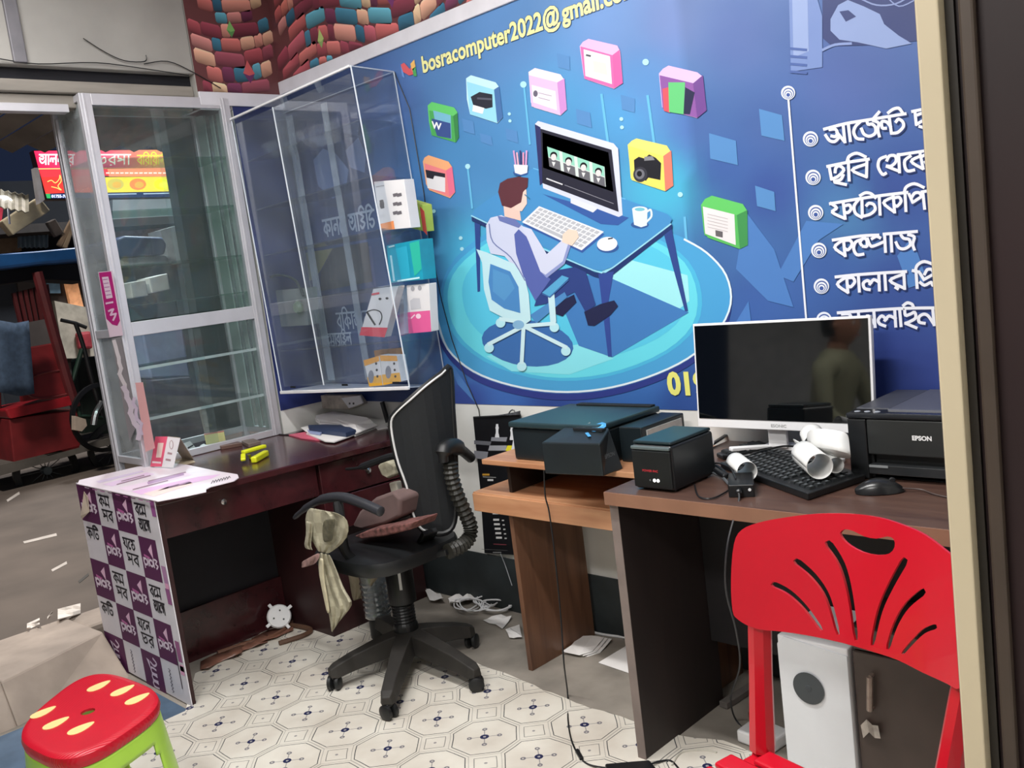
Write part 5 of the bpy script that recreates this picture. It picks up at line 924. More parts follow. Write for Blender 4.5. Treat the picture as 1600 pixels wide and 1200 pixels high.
# printer with white brand letters
t = thing('office_printer', 'black printer with white EPSON lettering at the right of the desk', 'printer', (3.05, -.19, ZD))
EX0, EX1, EY0, EY1, EZ = 2.862, 3.245, -.346, -.035, .978
M().box((EX0, EY0+.02, ZD+.003), (EX0+.055, EY1, EZ-.02)).box((EX0+.0552, EY0+.03, ZD+.02), (EX1, EY1, EZ-.02)).build('body', mat('epson_body', '191b1c', .4, 0, .1), t, bevel=.002)
M().box((EX0, EY0, ZD+.003), (EX0+.048, EY0+.022, EZ-.02)).build('left_front', mat('epson_left', '1c1e20', .35), t, bevel=.003)
M().box((EX0+.05, EY0, ZD+.068), (EX1, EY0+.022, EZ-.02)).build('front_panel', mat('epson_front', '2a2c2c', .35, 0, .05), t, bevel=.003)
M().box((EX0-.002, EY0-.004, EZ-.019), (EX1, EY0+.055, EZ-.004)).build('control_panel', mat('glossy_black', '26282c', .12), t, bevel=.006, bseg=3)
M().box((EX0+.09, EY0+.035, EZ-.019), (EX1, EY1, EZ)).build('scanner_lid', mat('lid_grey', '4a4c56', .4, 0, .06), t, bevel=.004); M().box((EX0, EY0+.056, EZ-.019), (EX0+.088, EY1, EZ-.002)).build('lid_side', mat('lid_grey2', '3c3e46', .4), t, bevel=.003)
M().box((EX0+.05, EY0-.004, ZD+.018), (EX1, EY0+.028, ZD+.042)).build('paper_tray', mat('tray', '2a2c2e', .3), t, bevel=.002); M().box((EX0+.052, EY0-.006, ZD+.036), (EX0+.10, EY0-.0042, ZD+.042)).build('tray_lip', mat('tray_lip', '8a8e90', .3), t)
M().box((EX0+.02, EY0+.03, ZD), (EX1-.02, EY1-.02, ZD+.0028)).build('foot', BLACK, t)
for k in range(3): M().lathe([(0,.002),(.007,.001),(.008,0)], (EX0+.02+k*.026, EY0+.02, EZ-.004), 14).build('panel_button', mat('btn', '8a8e96', .2), t, smooth=True)
pr = Print(lambda a, b: V((a, EY0, b)), (0,-1,0), .0008, .0003); pa = px(1425,685,Y=EY0); pr.text('EPSON', (pa.x, pa.z-.004), (.0155, 0), (0, .0155), 'e8e8e8', 0, .045); pr.build('lettering', PRINTM, t)
# power adapter and its cables
t = thing('power_adapter', 'black power adapter box with white dot on the desk edge, left of keyboard', 'adapter', tuple(px(1160, 783, Z=ZD)))
q = [px(1139,778,Z=ZD), px(1180,777,Z=ZD), px(1178,757,Z=ZD), px(1140,758,Z=ZD)]
M().hexa(q, [p+V((0,0,.034)) for p in q]).build('body', mat('adapter_black', '15171a', .35, 0, .1), t, bevel=.003)
nf = (q[1]-q[0]).cross(V((0,0,1))).normalized(); pc = q[0]*.5+q[1]*.5+V((0,0,.016))
M().lathe([(.009,-.001),(.009,.012),(.005,.016)], pc-(q[1]-q[0])*.08, 12, nf).build('plug', BLACK, t, smooth=True); M().lathe([(0,.001),(.004,.0008),(.004,0)], q[0]*.18+q[1]*.82+V((0,0,.02)), 12, nf).build('white_dot', WHITEP, t)
s0 = pc-(q[1]-q[0])*.08+nf*.014
M().tube(smoothpts([s0, s0+nf*.02+V((0,0,-.02)), px(1137,850,Y=-.70), px(1134,920,Y=-.68), px(1150,985,Y=-.6), px(1156,1040,Y=-.5), px(1142,1090,Y=-.42), px(1150,1125,Z=.008), px(1175,1150,Z=.006)], 6), .0028, 6).build('cable', mat('cable_grey', '2e2e32', .5), t, smooth=True)
single(M().tube(smoothpts([px(1085,757,Z=ZD+.004), px(1092,776,Z=ZD+.004), px(1115,778,Z=ZD+.004), px(1140,765,Z=ZD+.004)], 6), .0022, 6), 'desk_cable', BLACK, 'thin black cable looping from the power backup unit to the adapter', 'cable', smooth=True)
cb = [smoothpts([px(1096,735,Z=ZD+.006), px(1105,728,Z=ZD+.015), px(1120,728,Z=ZD+.02), px(1138,742,Z=ZD+.012)], 5), smoothpts([px(1097,732,Z=ZD+.012), px(1112,738,Z=ZD+.01), px(1128,745,Z=ZD+.01), px(1139,757,Z=ZD+.01)], 5), smoothpts([px(1100,740,Z=ZD+.006), px(1115,724,Z=ZD+.02), px(1140,730,Z=ZD+.035), px(1150,748,Z=ZD+.036)], 5)]
for k, c in enumerate(cb): single(M().tube(c, .004 if k < 2 else .0025, 6), 'desk_cable', mat('cable_%d' % k, ['1a1a1c', '55585c', '202024'][k], .5), ['thick black cable behind the adapter', 'grey sheathed cable rising to the adapter', 'thin black cable arching over the adapter'][k], 'cable', smooth=True)
t = thing('cable_plug', 'black moulded plug lying beside the adapter and curled paper', 'plug', tuple(px(1128, 742, Z=ZD))); M().bar(px(1112,731,Z=ZD+.016), px(1134,745,Z=ZD+.014), .016, .014).build('body', BLACK, t, bevel=.004, smooth=True); M().bar(px(1108,728,Z=ZD+.016), px(1112,731,Z=ZD+.016), .010, .008).build('pin_end', CHROME, t)
# rolled papers
def roll(p, q, r0, r1, turns, name, lab, flare=0.0, tail=0.0):
    """sheet of paper curled into a tube from p to q"""
    p = V(p); q = V(q); d = (q-p).normalized(); a = d.cross(V((0,0,1))).normalized(); b = a.cross(d); g = []
    for k in range(int(26*turns)+1):
        t_ = k/26; an = 2*PI*t_; r = r0+(r1-r0)*t_/turns; row = []
        for j in range(5): row.append(p+(q-p)*(j/4)+(a*math.cos(an)+b*math.sin(an))*r*(1+flare*j/4))
        g.append(row)
    if tail: e = g[-1]; dv = (g[-1][0]-g[-2][0]).normalized(); g += [[v+dv*tail*s_+V((0,0,-.3*tail*s_*s_)) for v in e] for s_ in (.3, .6, 1)]
    return single(M().sheet(g), name, mat('curled_paper', 'e6e6e4', .6, 0, .02), lab, 'paper', smooth=True, thick=.0008)
roll(px(1256,708,Z=ZD+.066), px(1281,729,Z=ZD+.062), .033, .032, 1.15, 'paper_roll', 'widest open white paper tube resting on the large keyboard')
roll(px(1290,712,Z=ZD+.050), px(1306,727,Z=ZD+.048), .020, .021, 1.05, 'paper_roll', 'narrow white paper tube at the right of the widest tube')
roll(px(1150,722,Z=ZD+.042), px(1168,737,Z=ZD+.044), .027, .025, .85, 'paper_roll', 'half curled white paper with long tail beside the adapter', tail=.0)
g = [[px(1142+i*12, 718+abs(i-1)*1.5+j*6+i*i*1.2, Z=ZD+.060-.006*i*i*.55-j*.004) for i in range(4)] for j in range(3)]
g = [[px(1262,670,Z=.93), px(1285,668,Z=.94), px(1310,672,Z=.94), px(1326,676,Z=.93)], [px(1258,682,Z=.90), px(1285,684,Z=.925), px(1310,686,Z=.925), px(1328,690,Z=.91)], [px(1263,700,Z=.87), px(1285,700,Z=.905), px(1310,706,Z=.905), px(1330,712,Z=.89)], [px(1288,706,Z=.85), px(1296,712,Z=.86), px(1312,716,Z=.865), px(1331,718,Z=.86)]]
single(M().sheet(g), 'curled_sheet', mat('curled_paper', 'e6e6e4', .6), 'large curled white paper sheet against the right printer', 'paper', smooth=True, thick=.001, sub=2)
g = [[px(1237,683,Z=.865), px(1247,690,Z=.868), px(1262,694,Z=.868), px(1272,697,Z=.865)], [px(1240,690,Z=.855), px(1250,697,Z=.858), px(1262,700,Z=.86), px(1271,701,Z=.86)], [px(1246,697,Z=.845), px(1254,702,Z=.848), px(1264,704,Z=.85), px(1270,703,Z=.855)]]
single(M().sheet(g), 'curled_sheet', mat('curled_paper', 'e6e6e4', .6), 'small curled paper wedge pointing left of the big curled sheet', 'paper', smooth=True, thick=.001, sub=1)
roll(px(1268,678,Z=.885), px(1275,694,Z=.87), .032, .030, .9, 'paper_roll', 'upright-tilted white paper curl under the monitor right corner')
t = thing('tape_roll', 'white tape roll behind the power backup unit', 'tape roll', tuple(px(1102, 698, Z=ZD))); c = px(1098, 688, Z=ZD+.026); M().lathe([(.010,0),(.024,0),(.024,.036),(.010,.036),(.010,0)], c, 22, (.7,-.5,.05)).build('roll', WHITEP, t, smooth=True); M().lathe([(.009,-.002),(.010,.048),(.007,.048),(.007,-.002)], c, 18, (.7,-.5,.05)).build('core', mat('core', 'c8c8c6', .5), t, smooth=True)
single(M().bar(px(1108,697,Z=ZD+.006), px(1138,678,Z=ZD+.012), .014, .008), 'black_marker', BLACK, 'flat black bar lying behind the monitor stand, left side', 'bar', bevel=.003, smooth=True)
single(M().tube(smoothpts([px(1130,712,Z=ZD+.02), px(1165,712,Z=ZD+.03), px(1190,705,Z=ZD+.035), px(1225,697,Z=ZD+.03), px(1260,700,Z=ZD+.02)], 6), .003, 6), 'desk_cable', BLACK, 'black cable draped across both keyboards', 'cable', smooth=True)
single(M().tube(smoothpts([px(1195,705,Z=ZD+.03), px(1225,712,Z=ZD+.03), px(1260,718,Z=ZD+.03), px(1320,728,Z=ZD+.012)], 6), .0025, 6), 'desk_cable', BLACK, 'second black cable running under the paper tubes', 'cable', smooth=True)
# ---- floor clutter in the middle ----
for k, (w, lb) in enumerate(((.0035, 'white cable coil looped on the cement floor behind the office chair'), (.003, 'flatter white cable tangle on the cement floor left of the coil'), (.003, 'white cable end trailing toward the wooden table leg'))):
    rr = random.Random(20+k); cx, cy = ((775, 946), (735, 945), (760, 938))[k]; pts = []
    for j in range(16): an = j*1.35; pts.append(px(cx+(24-3*k)*math.cos(an)+rr.uniform(-3, 3)+(j-8)*(1.2 if k == 1 else .4), cy+9*math.sin(an)+rr.uniform(-2, 2), Z=.008+rr.uniform(0, .03)))
    single(M().tube(smoothpts(pts, 5), w, 6), 'white_cable', WHITEP, lb, 'cable', smooth=True)
def crumple(pts, lab, name='paper_scrap', c='paper', h=.02, seed=1):
    rr = random.Random(seed); P4 = [px(x, y, Z=.004) for x, y in pts]; g = []
    for j in range(4):
        g.append([P4[0]*(1-i/3)*(1-j/3)+P4[1]*(i/3)*(1-j/3)+P4[2]*(i/3)*(j/3)+P4[3]*(1-i/3)*(j/3)+V((0,0,rr.uniform(0, h))) for i in range(4)])
    return single(M().sheet(g), name, MATS.get(c) or PAPER, lab, 'paper', thick=.001)
crumple([(665,930),(688,928),(694,944),(672,942)], 'crumpled white foil scrap at the left end of the floor cables', h=.03, seed=2)
crumple([(700,938),(740,928),(748,940),(705,950)], 'crumpled white wrapper between the white cables', h=.035, seed=3)
crumple([(755,970),(775,962),(800,966),(785,983)], 'torn white paper scrap in front of the cable coil', h=.012, seed=4)
crumple([(790,986),(812,980),(816,998),(796,998)], 'small square paper scrap at the foot of the wood panel', h=.012, seed=5)
crumple([(740,930),(762,928),(760,942),(745,940)], 'clear plastic scrap above the floor cables', c='foil_tag', h=.04, seed=6)
g = [[px(905,994,Z=.02), px(925,993,Z=.03), px(944,996,Z=.025)], [px(893,1008,Z=.02), px(913,1012,Z=.025), px(934,1008,Z=.02)], [px(878,1018,Z=.014), px(905,1024,Z=.012), px(925,1018,Z=.012)]]
for k in range(3): single(M().sheet([[p+V((0.008*k, .012*k, -.006*k)) for p in r] for r in g]), 'floor_sheet', PAPER, ['top white sheet of the loose stack under the wooden table', 'middle white sheet of the loose stack under the wooden table', 'bottom white sheet of the loose stack under the wooden table'][k], 'paper', thick=.001)
single(M().slab([[px(935,1035,Z=.004), px(985,1005,Z=.004), px(1010,1030,Z=.004), px(985,1052,Z=.004)]], (0,0,1), .002), 'floor_sheet', PAPER, 'single white sheet lying beside the dark desk panel', 'paper')
single(M().tube(smoothpts([px(922,986,Z=.006), px(940,991,Z=.006), px(975,996,Z=.006), px(1010,1004,Z=.006)], 4), .005, 6), 'white_cable', WHITEP, 'thick white cable along the wall under the wooden table', 'cable', smooth=True)
t = thing('floor_adapter', 'black power brick on the vinyl floor near the bottom edge with cable from the shelf', 'adapter', (2.28, -.79, 0)); q = [px(945,1193,Z=.03), px(1015,1187,Z=.03), px(1030,1205,Z=.03), px(950,1212,Z=.03)]
M().slab([q], (0,0,1), .025).build('body', BLACK, t, bevel=.004)
M().tube(smoothpts([px(850,735,Y=-.43), px(852,775,Y=-.43), px(858,800,Y=-.43), px(866,860,Y=-.45), px(876,960,Y=-.47), px(881,1035,Y=-.50), px(887,1085,Z=.01), px(888,1130,Z=.006), px(896,1165,Z=.006), px(915,1192,Z=.006), px(948,1200,Z=.015)], 6), .0028, 6).build('cable', BLACK, t, smooth=True); M().bar(px(901,1172,Z=.008), px(909,1186,Z=.008), .012, .01).build('connector', BLACK, t, bevel=.002)
single(M().tube(smoothpts([px(1015,1194,Z=.012), px(1045,1188,Z=.006), px(1060,1200,Z=.006)], 5), .003, 6), 'floor_cable', BLACK, 'black cable leaving the floor power brick to the right', 'cable', smooth=True)
single(M().tube(smoothpts([px(1050,1196,Z=.005), px(1065,1176,Z=.005), px(1100,1172,Z=.005), px(1120,1176,Z=.005)], 5), .003, 6), 'floor_cable', mat('pale_wire', 'b8b4a8', .5), 'pale cable curving under the red chair seat', 'cable', smooth=True)
t = thing('extension_strip', 'white extension strip partly hidden behind the red chair leg', 'extension strip', tuple(px(1170, 1140, Z=0))); M().slab([[px(1150,1140,Z=.04), px(1180,1118,Z=.04), px(1235,1140,Z=.04), px(1205,1160,Z=.04)]], (0,0,1), .038).build('body', WHITEP, t, bevel=.006)
M().tube(smoothpts([px(1190,1120,Z=.045), px(1172,1112,Z=.06), px(1175,1135,Z=.045)], 5), .004, 6).build('lead', BLACK, t, smooth=True)
single(M().bar(px(1130,1102,Z=.012), px(1180,1070,Z=.012), .03, .02), 'wood_strip', mat('dusty_strip', '6a6460', .8, 0, .2), 'dusty grey batten on the floor under the computer desk', 'batten', bevel=.002)
# ================= office chair =================
MESHB = mat('mesh_fabric', '0e1216', .75, 0, .25, 90); DUST = mat('dusty_black', '2a2724', .65, 0, .25, 14); BK = mat('chair_black', '141517', .45, 0, .15)
t = thing('office_chair', 'black swivel office chair with white piped mesh back turned to the maroon desk', 'chair', (1.16, -.57, 0))
hub = V((1.16, -.57, 0))
tips = [px(605,1093,Z=.07), px(520,1050,Z=.07), px(742,1050,Z=.07), px(735,985,Z=.07), V((.84, -.47, .07))]
M().lathe([(0,.05),(.05,.055),(.062,.08),(.055,.125),(.036,.15)], hub, 24).build('base_hub', DUST, t, smooth=True)
for tp in tips:
    d = (tp-hub); d.z = 0; L_ = d.length; d.normalize(); s_ = V((-d.y, d.x, 0))
    st = [(0.03,.044,.070,.140),(.35*L_,.038,.066,.134),(.75*L_,.030,.058,.114),(L_*.97,.028,.050,.096),(L_+.014,.018,.055,.084)]
    m = M(); vs = []
    for r_, w_, a_, b_ in st: vs += [hub+d*r_-s_*w_+V((0,0,a_)), hub+d*r_+s_*w_+V((0,0,a_)), hub+d*r_+s_*w_*.75+V((0,0,b_)), hub+d*r_-s_*w_*.75+V((0,0,b_))]
    fs = [(0,1,2,3),(16,19,18,17)]+[(i*4+k, (i+1)*4+k, (i+1)*4+(k+1) % 4, i*4+(k+1) % 4) for i in range(4) for k in range(4)]
    lg = m.add(vs, fs).build('base_leg', DUST, t, bevel=.004)
    tc = V((tp.x, tp.y, .0285)); w2 = V((d.y*.6+d.x*.8, -d.x*.6+d.y*.8, 0)).normalized()
    for sg in (-1, 1): M().lathe([(0,-.002),(.020,0),(.0275,.005),(.0275,.016),(.018,.021),(0,.022)], tc+w2*(.004*sg), 18, w2*sg).build('caster_wheel', BK, lg, smooth=True)
    M().lathe([(.009,.028),(.010,.06)], V((tp.x, tp.y, 0)), 10).build('caster_stem', BK, lg); M().box((tp.x-.014, tp.y-.014, .045), (tp.x+.014, tp.y+.014, .058)).build('caster_hood', BK, lg, bevel=.004)
M().lathe([(.048,.13),(.046,.16)]+[(r_, .165+.006*k) for k, r_ in enumerate([.044,.040]*8)]+[(.042,.27)], hub, 20).build('column_bellows', BK, t, smooth=False)
M().lathe([(.052,.25),(.052,.385),(.04,.40)], hub+V((.005,0,0)), 20).build('gas_column', BK, t, smooth=True)
cp = px(625, 905, Y=-.60); M().bar(px(620,872,Y=-.623), px(627,922,Y=-.623), .010, .002, (1,-1,0)).build('column_label', mat('silver_label', 'b4b4b4', .4, .3), t)
M().box((1.07, -.66, .40), (1.25, -.48, .43)).build('tilt_mechanism', BK, t, bevel=.01)
m = M(); seg = 28
prof = [(.80,.425),(.97,.44),(1.0,.465),(.97,.488),(.80,.497),(0,.50)]
vs = []; cxs, cys = 1.15, -.60
for r_, z_ in prof:
    for k in range(seg):
        an = 2*PI*k/seg; c_, s_ = math.cos(an), math.sin(an); q_ = (abs(c_)**4+abs(s_)**4)**-.25
        vs.append(V((cxs+c_*q_*.235*r_, cys+s_*q_*.225*r_, z_)))
fs = [(i*seg+k, i*seg+(k+1) % seg, (i+1)*seg+(k+1) % seg, (i+1)*seg+k) for i in range(len(prof)-1) for k in range(seg)]+[list(range(seg))[::-1]]
m.add(vs, fs).build('seat', mat('black_leatherette', '17191b', .42, 0, .15), t, smooth=True)
# backrest drawn on an upright plane through its two edges, then bowed
A_ = px(613, 660, X=1.27); B_ = px(710, 700, X=1.375); hd = (B_-A_); hd.z = 0; hd.normalize(); nb = V((hd.y, -hd.x, 0))
if nb.dot(CP-A_) < 0: nb = -nb
out = [(706,577),(690,584),(665,601),(640,624),(621,644),(613,660),(616,690),(624,725),(636,760),(645,800),(655,822),(668,830),(690,832),(706,822),(712,790),(712,700),(709,640)]
op = smoothpts([V(p) for p in out], 3, True); o3 = [pxp(p.x, p.y, A_, nb) for p in op]
Lb = (B_-A_).length
def bow(p): s_ = (p-A_).dot(hd)/Lb; return p+nb*(.05*(1-(2*s_-1)**2)-.03)
m = M().slab([o3], nb, .018)
bm = bmesh.new(); me_ = bpy.data.meshes.new('tmp'); me_.from_pydata([tuple(v) for v in m.v], [], m.f); bm.from_mesh(me_)
for k in range(1, 8): bmesh.ops.bisect_plane(bm, geom=bm.verts[:]+bm.edges[:]+bm.faces[:], plane_co=A_+hd*Lb*k/8, plane_no=hd)
bm.to_mesh(me_); m2 = M(); m2.v = [bow(v.co.copy()) for v in me_.vertices]; m2.f = [list(p.vertices) for p in me_.polygons]; bm.free(); bpy.data.meshes.remove(me_)
bkr = m2.build('backrest', MESHB, t)
M().tube([bow(p)+nb*.003 for p in o3[2:34]], .0042, 6).build('white_piping', mat('piping', 'dadada', .5), bkr, smooth=True)
M().tube([bow(p)-nb*.006 for p in o3+o3[:1]], .011, 8).build('back_frame', BK, bkr, smooth=True)
M().bar(px(672,830,X=1.36), px(655,862,X=1.25), .06, .02).build('back_bracket', BK, t, bevel=.004)
# far arm with ribbed sleeve
ap_ = [px(x, y, X=1.42) for x, y in [(703,722),(706,745),(714,772),(726,800),(735,822),(733,840),(720,853),(700,862)]]; sp_ = smoothpts(ap_, 7)
M().tube(sp_, [.029 if k % 2 else .022 for k in range(len(sp_))], 12).build('ribbed_sleeve', mat('sleeve', '25241f', .5, 0, .2), t)
M().tube(smoothpts([px(693,722,X=1.42), px(694,703,X=1.42), px(708,697,X=1.41), px(722,704,X=1.38), px(735,715,X=1.30)], 4), [.018]*3+[.030]*8+[.02]*6, 12).build('arm_knuckle', BK, t, smooth=True)
M().bar(px(700,862,X=1.42), px(660,872,X=1.30), .03, .02).build('arm_bracket', BK, t, bevel=.003)
fa = smoothpts([px(541,733,Y=-.51), px(560,731,Y=-.50), px(585,722,Y=-.48), px(612,713,Y=-.46), px(640,712,Y=-.44)], 4)
M().tube(fa, [.006]*5+[.014]*(len(fa)-5), 8).build('arm_pad', BK, t, smooth=True)
na = smoothpts([px(460,809,Y=-.80), px(478,794,Y=-.80), px(505,780,Y=-.80), px(535,777,Y=-.80), px(565,786,Y=-.80), px(588,796,Y=-.80), px(596,800,Y=-.80)], 4)
M().tube(na, [.007]+[.010]*3+[.014]*4+[.018]*(len(na)-9)+[.012], 10).build('arm_pad', mat('arm_grey', '2f3035', .4, 0, .1), t, smooth=True)
M().tube(smoothpts([px(528,785,Y=-.81), px(533,820,Y=-.825), px(540,862,Y=-.80), px(570,885,Y=-.74)], 5), .018, 8).build('arm_support', BK, t, smooth=True)
# clothes on the chair
def drape(rows, Y, name, mt, lab, cat, amp=.012, seed=1, n=9, thick=.003, ph=2.2):
    rr = random.Random(seed); g = []
    for j, (l, r, y1, y2) in enumerate(rows):
        g.append([px(l+(r-l)*i/(n-1), y1+(y2-y1)*i/(n-1), Y=Y+amp*math.sin(i*ph+j*.6)+rr.uniform(-.002, .002)) for i in range(n)])
    return single(M().sheet(g), name, mt, lab, cat, smooth=True, thick=thick, sub=1)
def plaid(name, c, c2):
    m = mat(name, c, .85, 0, .2, 30); nt = m.node_tree; b = nt.nodes['Principled BSDF']; src = b.inputs['Base Color'].links[0].from_socket
    ck = nt.nodes.new('ShaderNodeTexChecker'); ck.inputs['Scale'].default_value = 26; tc = nt.nodes.new('ShaderNodeTexCoord'); nt.links.new(tc.outputs['Object'], ck.inputs['Vector'])
    mx = nt.nodes.new('ShaderNodeMix'); mx.data_type = 'RGBA'; mx.inputs['B'].default_value = (*lin(c2), 1); nt.links.new(src, mx.inputs['A']); mu = nt.nodes.new('ShaderNodeMath'); mu.operation = 'MULTIPLY'; mu.inputs[1].default_value = .28; nt.links.new(ck.outputs['Fac'], mu.inputs[0]); nt.links.new(mu.outputs[0], mx.inputs['Factor']); nt.links.new(mx.outputs['Result'], b.inputs['Base Color']); return m
SCF = plaid('cream_scarf', 'aaa48e', '6a6450') if 1 else mat('cream_scarf', 'a09a86', .85, 0, .22, 30)
t = thing('scarf', 'cream chequered scarf hanging knotted from the near arm of the office chair', 'scarf', tuple(px(505, 985, Y=-.85)))
def dr2(rows, Y, nm, mt, seed, n=9, amp=.012, ph=2.2):
    rr = random.Random(seed); g = []
    for j, (l, r, y1, y2) in enumerate(rows): g.append([px(l+(r-l)*i/(n-1), y1+(y2-y1)*i/(n-1), Y=Y+amp*math.sin(i*ph+j*.6)+rr.uniform(-.002, .002)) for i in range(n)])
    return M().sheet(g).build(nm, mt, t, smooth=True, thick=.003, sub=1)
dr2([(484,520,793,800),(477,540,803,806),(476,546,820,820),(482,545,838,840),(492,528,852,856),(497,512,862,866)], -.86, 'upper_bundle', SCF, 3)
dr2([(477,490,812,816),(479,487,838,842),(474,485,850,856),(478,490,858,860)], -.87, 'left_fold', SCF, 4, 5)
dr2([(499,515,862,866),(496,524,885,885),(500,532,910,905),(508,540,935,925),(513,553,955,940),(516,548,975,950),(518,532,990,968)], -.86, 'hanging_tail', SCF, 5)
dr2([(498,506,870,872),(498,506,900,900),(505,512,930,930),(511,516,960,958)], -.875, 'narrow_tail', mat('pale_scarf', 'c9c0a4', .85, 0, .15, 30), 6, 4, .004)
dr2([(470,500,878,862),(472,500,884,872),(470,492,888,882)], -.88, 'pinkish_end', mat('dusty_pink', '8a6c68', .85, 0, .3, 40), 7, 5)
dr2([(505,526,812,808),(503,522,830,826),(505,520,848,846)], -.876, 'dark_border', mat('scarf_border', '5a5644', .85, 0, .4, 60), 8, 5, .005)
drape([(538,600,884,880),(545,596,900,898),(548,580,925,915),(552,566,940,935)], -.50, 'hanging_cloth', mat('shadow_cloth', '7a705c', .85, 0, .2, 20), 'dull cream cloth hanging under the front of the chair seat', 'cloth', .008, 9)
def puff(pts, Y, d, name, mt, lab, cat, bev=.012):
    q = [px(x, y, Y=Y) for x, y in pts]; return single(M().slab([q], (0,-1,0), d), name, mt, lab, cat, bevel=bev, bseg=4, smooth=True)
puff([(549,822),(560,800),(585,778),(612,768),(625,780),(624,808),(600,820),(570,828)], -.62, .14, 'folded_clothes', mat('mauve_cloth', '6a5654', .9, 0, .15, 8), 'mauve brown folded clothes lying on the office chair seat', 'clothes')
puff([(553,838),(575,828),(612,822),(645,816),(640,828),(600,838),(565,843)], -.68, .12, 'patterned_cloth', mat('patterned_cloth', '6e4642', .85, 0, .7, 45), 'dark red patterned cloth folded under the mauve clothes', 'clothes', .006)
puff([(589,728),(596,722),(606,721),(616,728),(617,742),(606,748),(595,742)], -.40, .04, 'cloth_tuft', SCF, 'cream cloth tuft tucked beside the chair back', 'cloth', .008)
puff([(607,755),(618,753),(622,772),(612,776)], -.42, .03, 'cloth_tuft', mat('white_cloth', 'bdb6a6', .85), 'white cloth end below the cream tuft at chair back', 'cloth', .006)
# bottle on canister
b0 = px(598, 994, Z=0.0)
t = thing('black_canister', 'short black canister with round mark on the floor behind a chair base leg', 'canister', tuple(b0))
M().lathe([(.042,0),(.047,.004),(.047,.082),(.040,.086),(0,.086)], b0, 28).build('body', mat('canister', '121315', .4, 0, .1), t, smooth=True)
pr = Print(lambda a, b: b0+V((.0475*math.cos(a), .0475*math.sin(a), b)), (.8,-.6,0), .0008, .0003); pr.curve([(-.62+.16*math.cos(k*PI/4), .045+.008*math.sin(k*PI/4)) for k in range(8)], .003, 'a8a8a8', 0, 2, True); pr.build('printed_mark', PRINTM, t)
b1 = b0+V((-.008, 0, .087))
t = thing('plastic_bottle', 'clear dimpled plastic bottle standing upside down on the black canister', 'bottle', tuple(b1))
bp_ = [(.050,0),(.058,.008)]
for k in range(14): bp_.append((.060-.0042*(k % 2), .018+k*.011))
bp_ += [(.058,.175),(.050,.195),(.036,.212),(.020,.224),(.012,.228),(0,.229)]
BG_ = glass('bottle_plastic', 'dfe6ec', .16, 6.0, .08); M().lathe(bp_, b1, 28).build('shell', BG_, t, smooth=True)
M().lathe([(.052,.01),(.054,.02),(.054,.15),(.0,.151)], b1, 24).build('water', glass('water', 'd4dce0', .1, .8), t, smooth=True)
# ================= red chair =================
RED = mat('red_plastic', 'c61228', .28, 0, .04, 6, coat=.2)
aa = math.radians(12); ux = V((math.cos(aa), -math.sin(aa), 0)); ff = V((-math.sin(aa), -math.cos(aa), 0)); tl = math.radians(8)
S0 = px(1184, 1160, Z=.43); vup = V((0,0,1))*math.cos(tl)-ff*math.sin(tl); nn = ff*math.cos(tl)+V((0,0,1))*math.sin(tl)
t = thing('red_plastic_chair', 'bright red plastic chair with fan slotted curved back at the bottom right', 'chair', (S0.x+.18, S0.y-.2, 0))
def rc(a, b): return pxp(1100+a*.35, 780+b*.35, S0, nn)
ol = [(240,470),(236,330),(245,180),(268,120),(320,92),(400,75),(520,62),(650,65),(780,82),(900,115),(1010,155),(1120,215),(1200,262),(1250,330),(1262,480),(1250,640),(1235,780),(1200,822),(1140,805),(1000,765),(870,715),(750,680),(620,640),(480,600),(380,575),(330,565),(290,545),(255,510)]
loops = [[rc(p.x, p.y) for p in smoothpts([V(p) for p in ol], 3, True)]]
loops.append([rc(p.x, p.y) for p in smoothpts([V(p) for p in [(612,150),(632,134),(668,142),(715,166),(770,176),(822,166),(852,178),(856,212),(830,242),(770,250),(705,236),(652,206),(624,178)]], 2, True)])
for pts, w0, w1 in (([(362,362),(420,405),(480,480),(540,582)],12,8),([(440,262),(510,340),(565,440),(605,603)],14,9),([(560,185),(620,290),(655,430),(680,630)],16,10),([(912,262),(840,380),(785,500),(750,653)],19,10),([(1012,400),(920,470),(860,560),(822,670)],17,10),([(1078,555),(1010,580),(950,630),(893,688)],12,8)):
    c = smoothpts([V(p) for p in pts], 4); n_ = len(c); L1 = []; L2 = []
    for i, p in enumerate(c):
        d = (c[min(i+1, n_-1)]-c[max(i-1, 0)]).normalized(); q_ = V((-d.y, d.x)); w_ = w0+(w1-w0)*i/(n_-1); w_ *= .6 if i in (0, n_-1) else 1
        L1.append(p+q_*w_); L2.append(p-q_*w_)
    loops.append([rc(p.x, p.y) for p in L1+L2[::-1]])
m = M().slab(loops, nn, .006)
me_ = bpy.data.meshes.new('tmp'); me_.from_pydata([tuple(v) for v in m.v], [], m.f); bm = bmesh.new(); bm.from_mesh(me_)
c0_ = rc(730, 400); us = [(v-c0_).dot(ux) for v in m.v]; u0, u1 = min(us), max(us)
for k in range(1, 20): bmesh.ops.bisect_plane(bm, geom=bm.verts[:]+bm.edges[:]+bm.faces[:], plane_co=c0_+ux*(u0+(u1-u0)*k/20), plane_no=ux)
bm.to_mesh(me_); bm.free()
def bend(p): u = (p-c0_).dot(ux); return p+nn*(1.1*u*u)
m2 = M(); m2.v = [bend(v.co.copy()) for v in me_.vertices]; m2.f = [list(p.vertices) for p in me_.polygons]; bpy.data.meshes.remove(me_)
o = m2.build('backrest', RED, t, smooth=True, bevel=.0015)
def rail(pts, w, d): 
    m = M()
    for p, q in zip(pts[:-1], pts[1:]): m.bar(p, q, w, d, nn)
    return m
lo_ = bend(rc(285, 470))-nn*.034; bt = S0+ux*.012
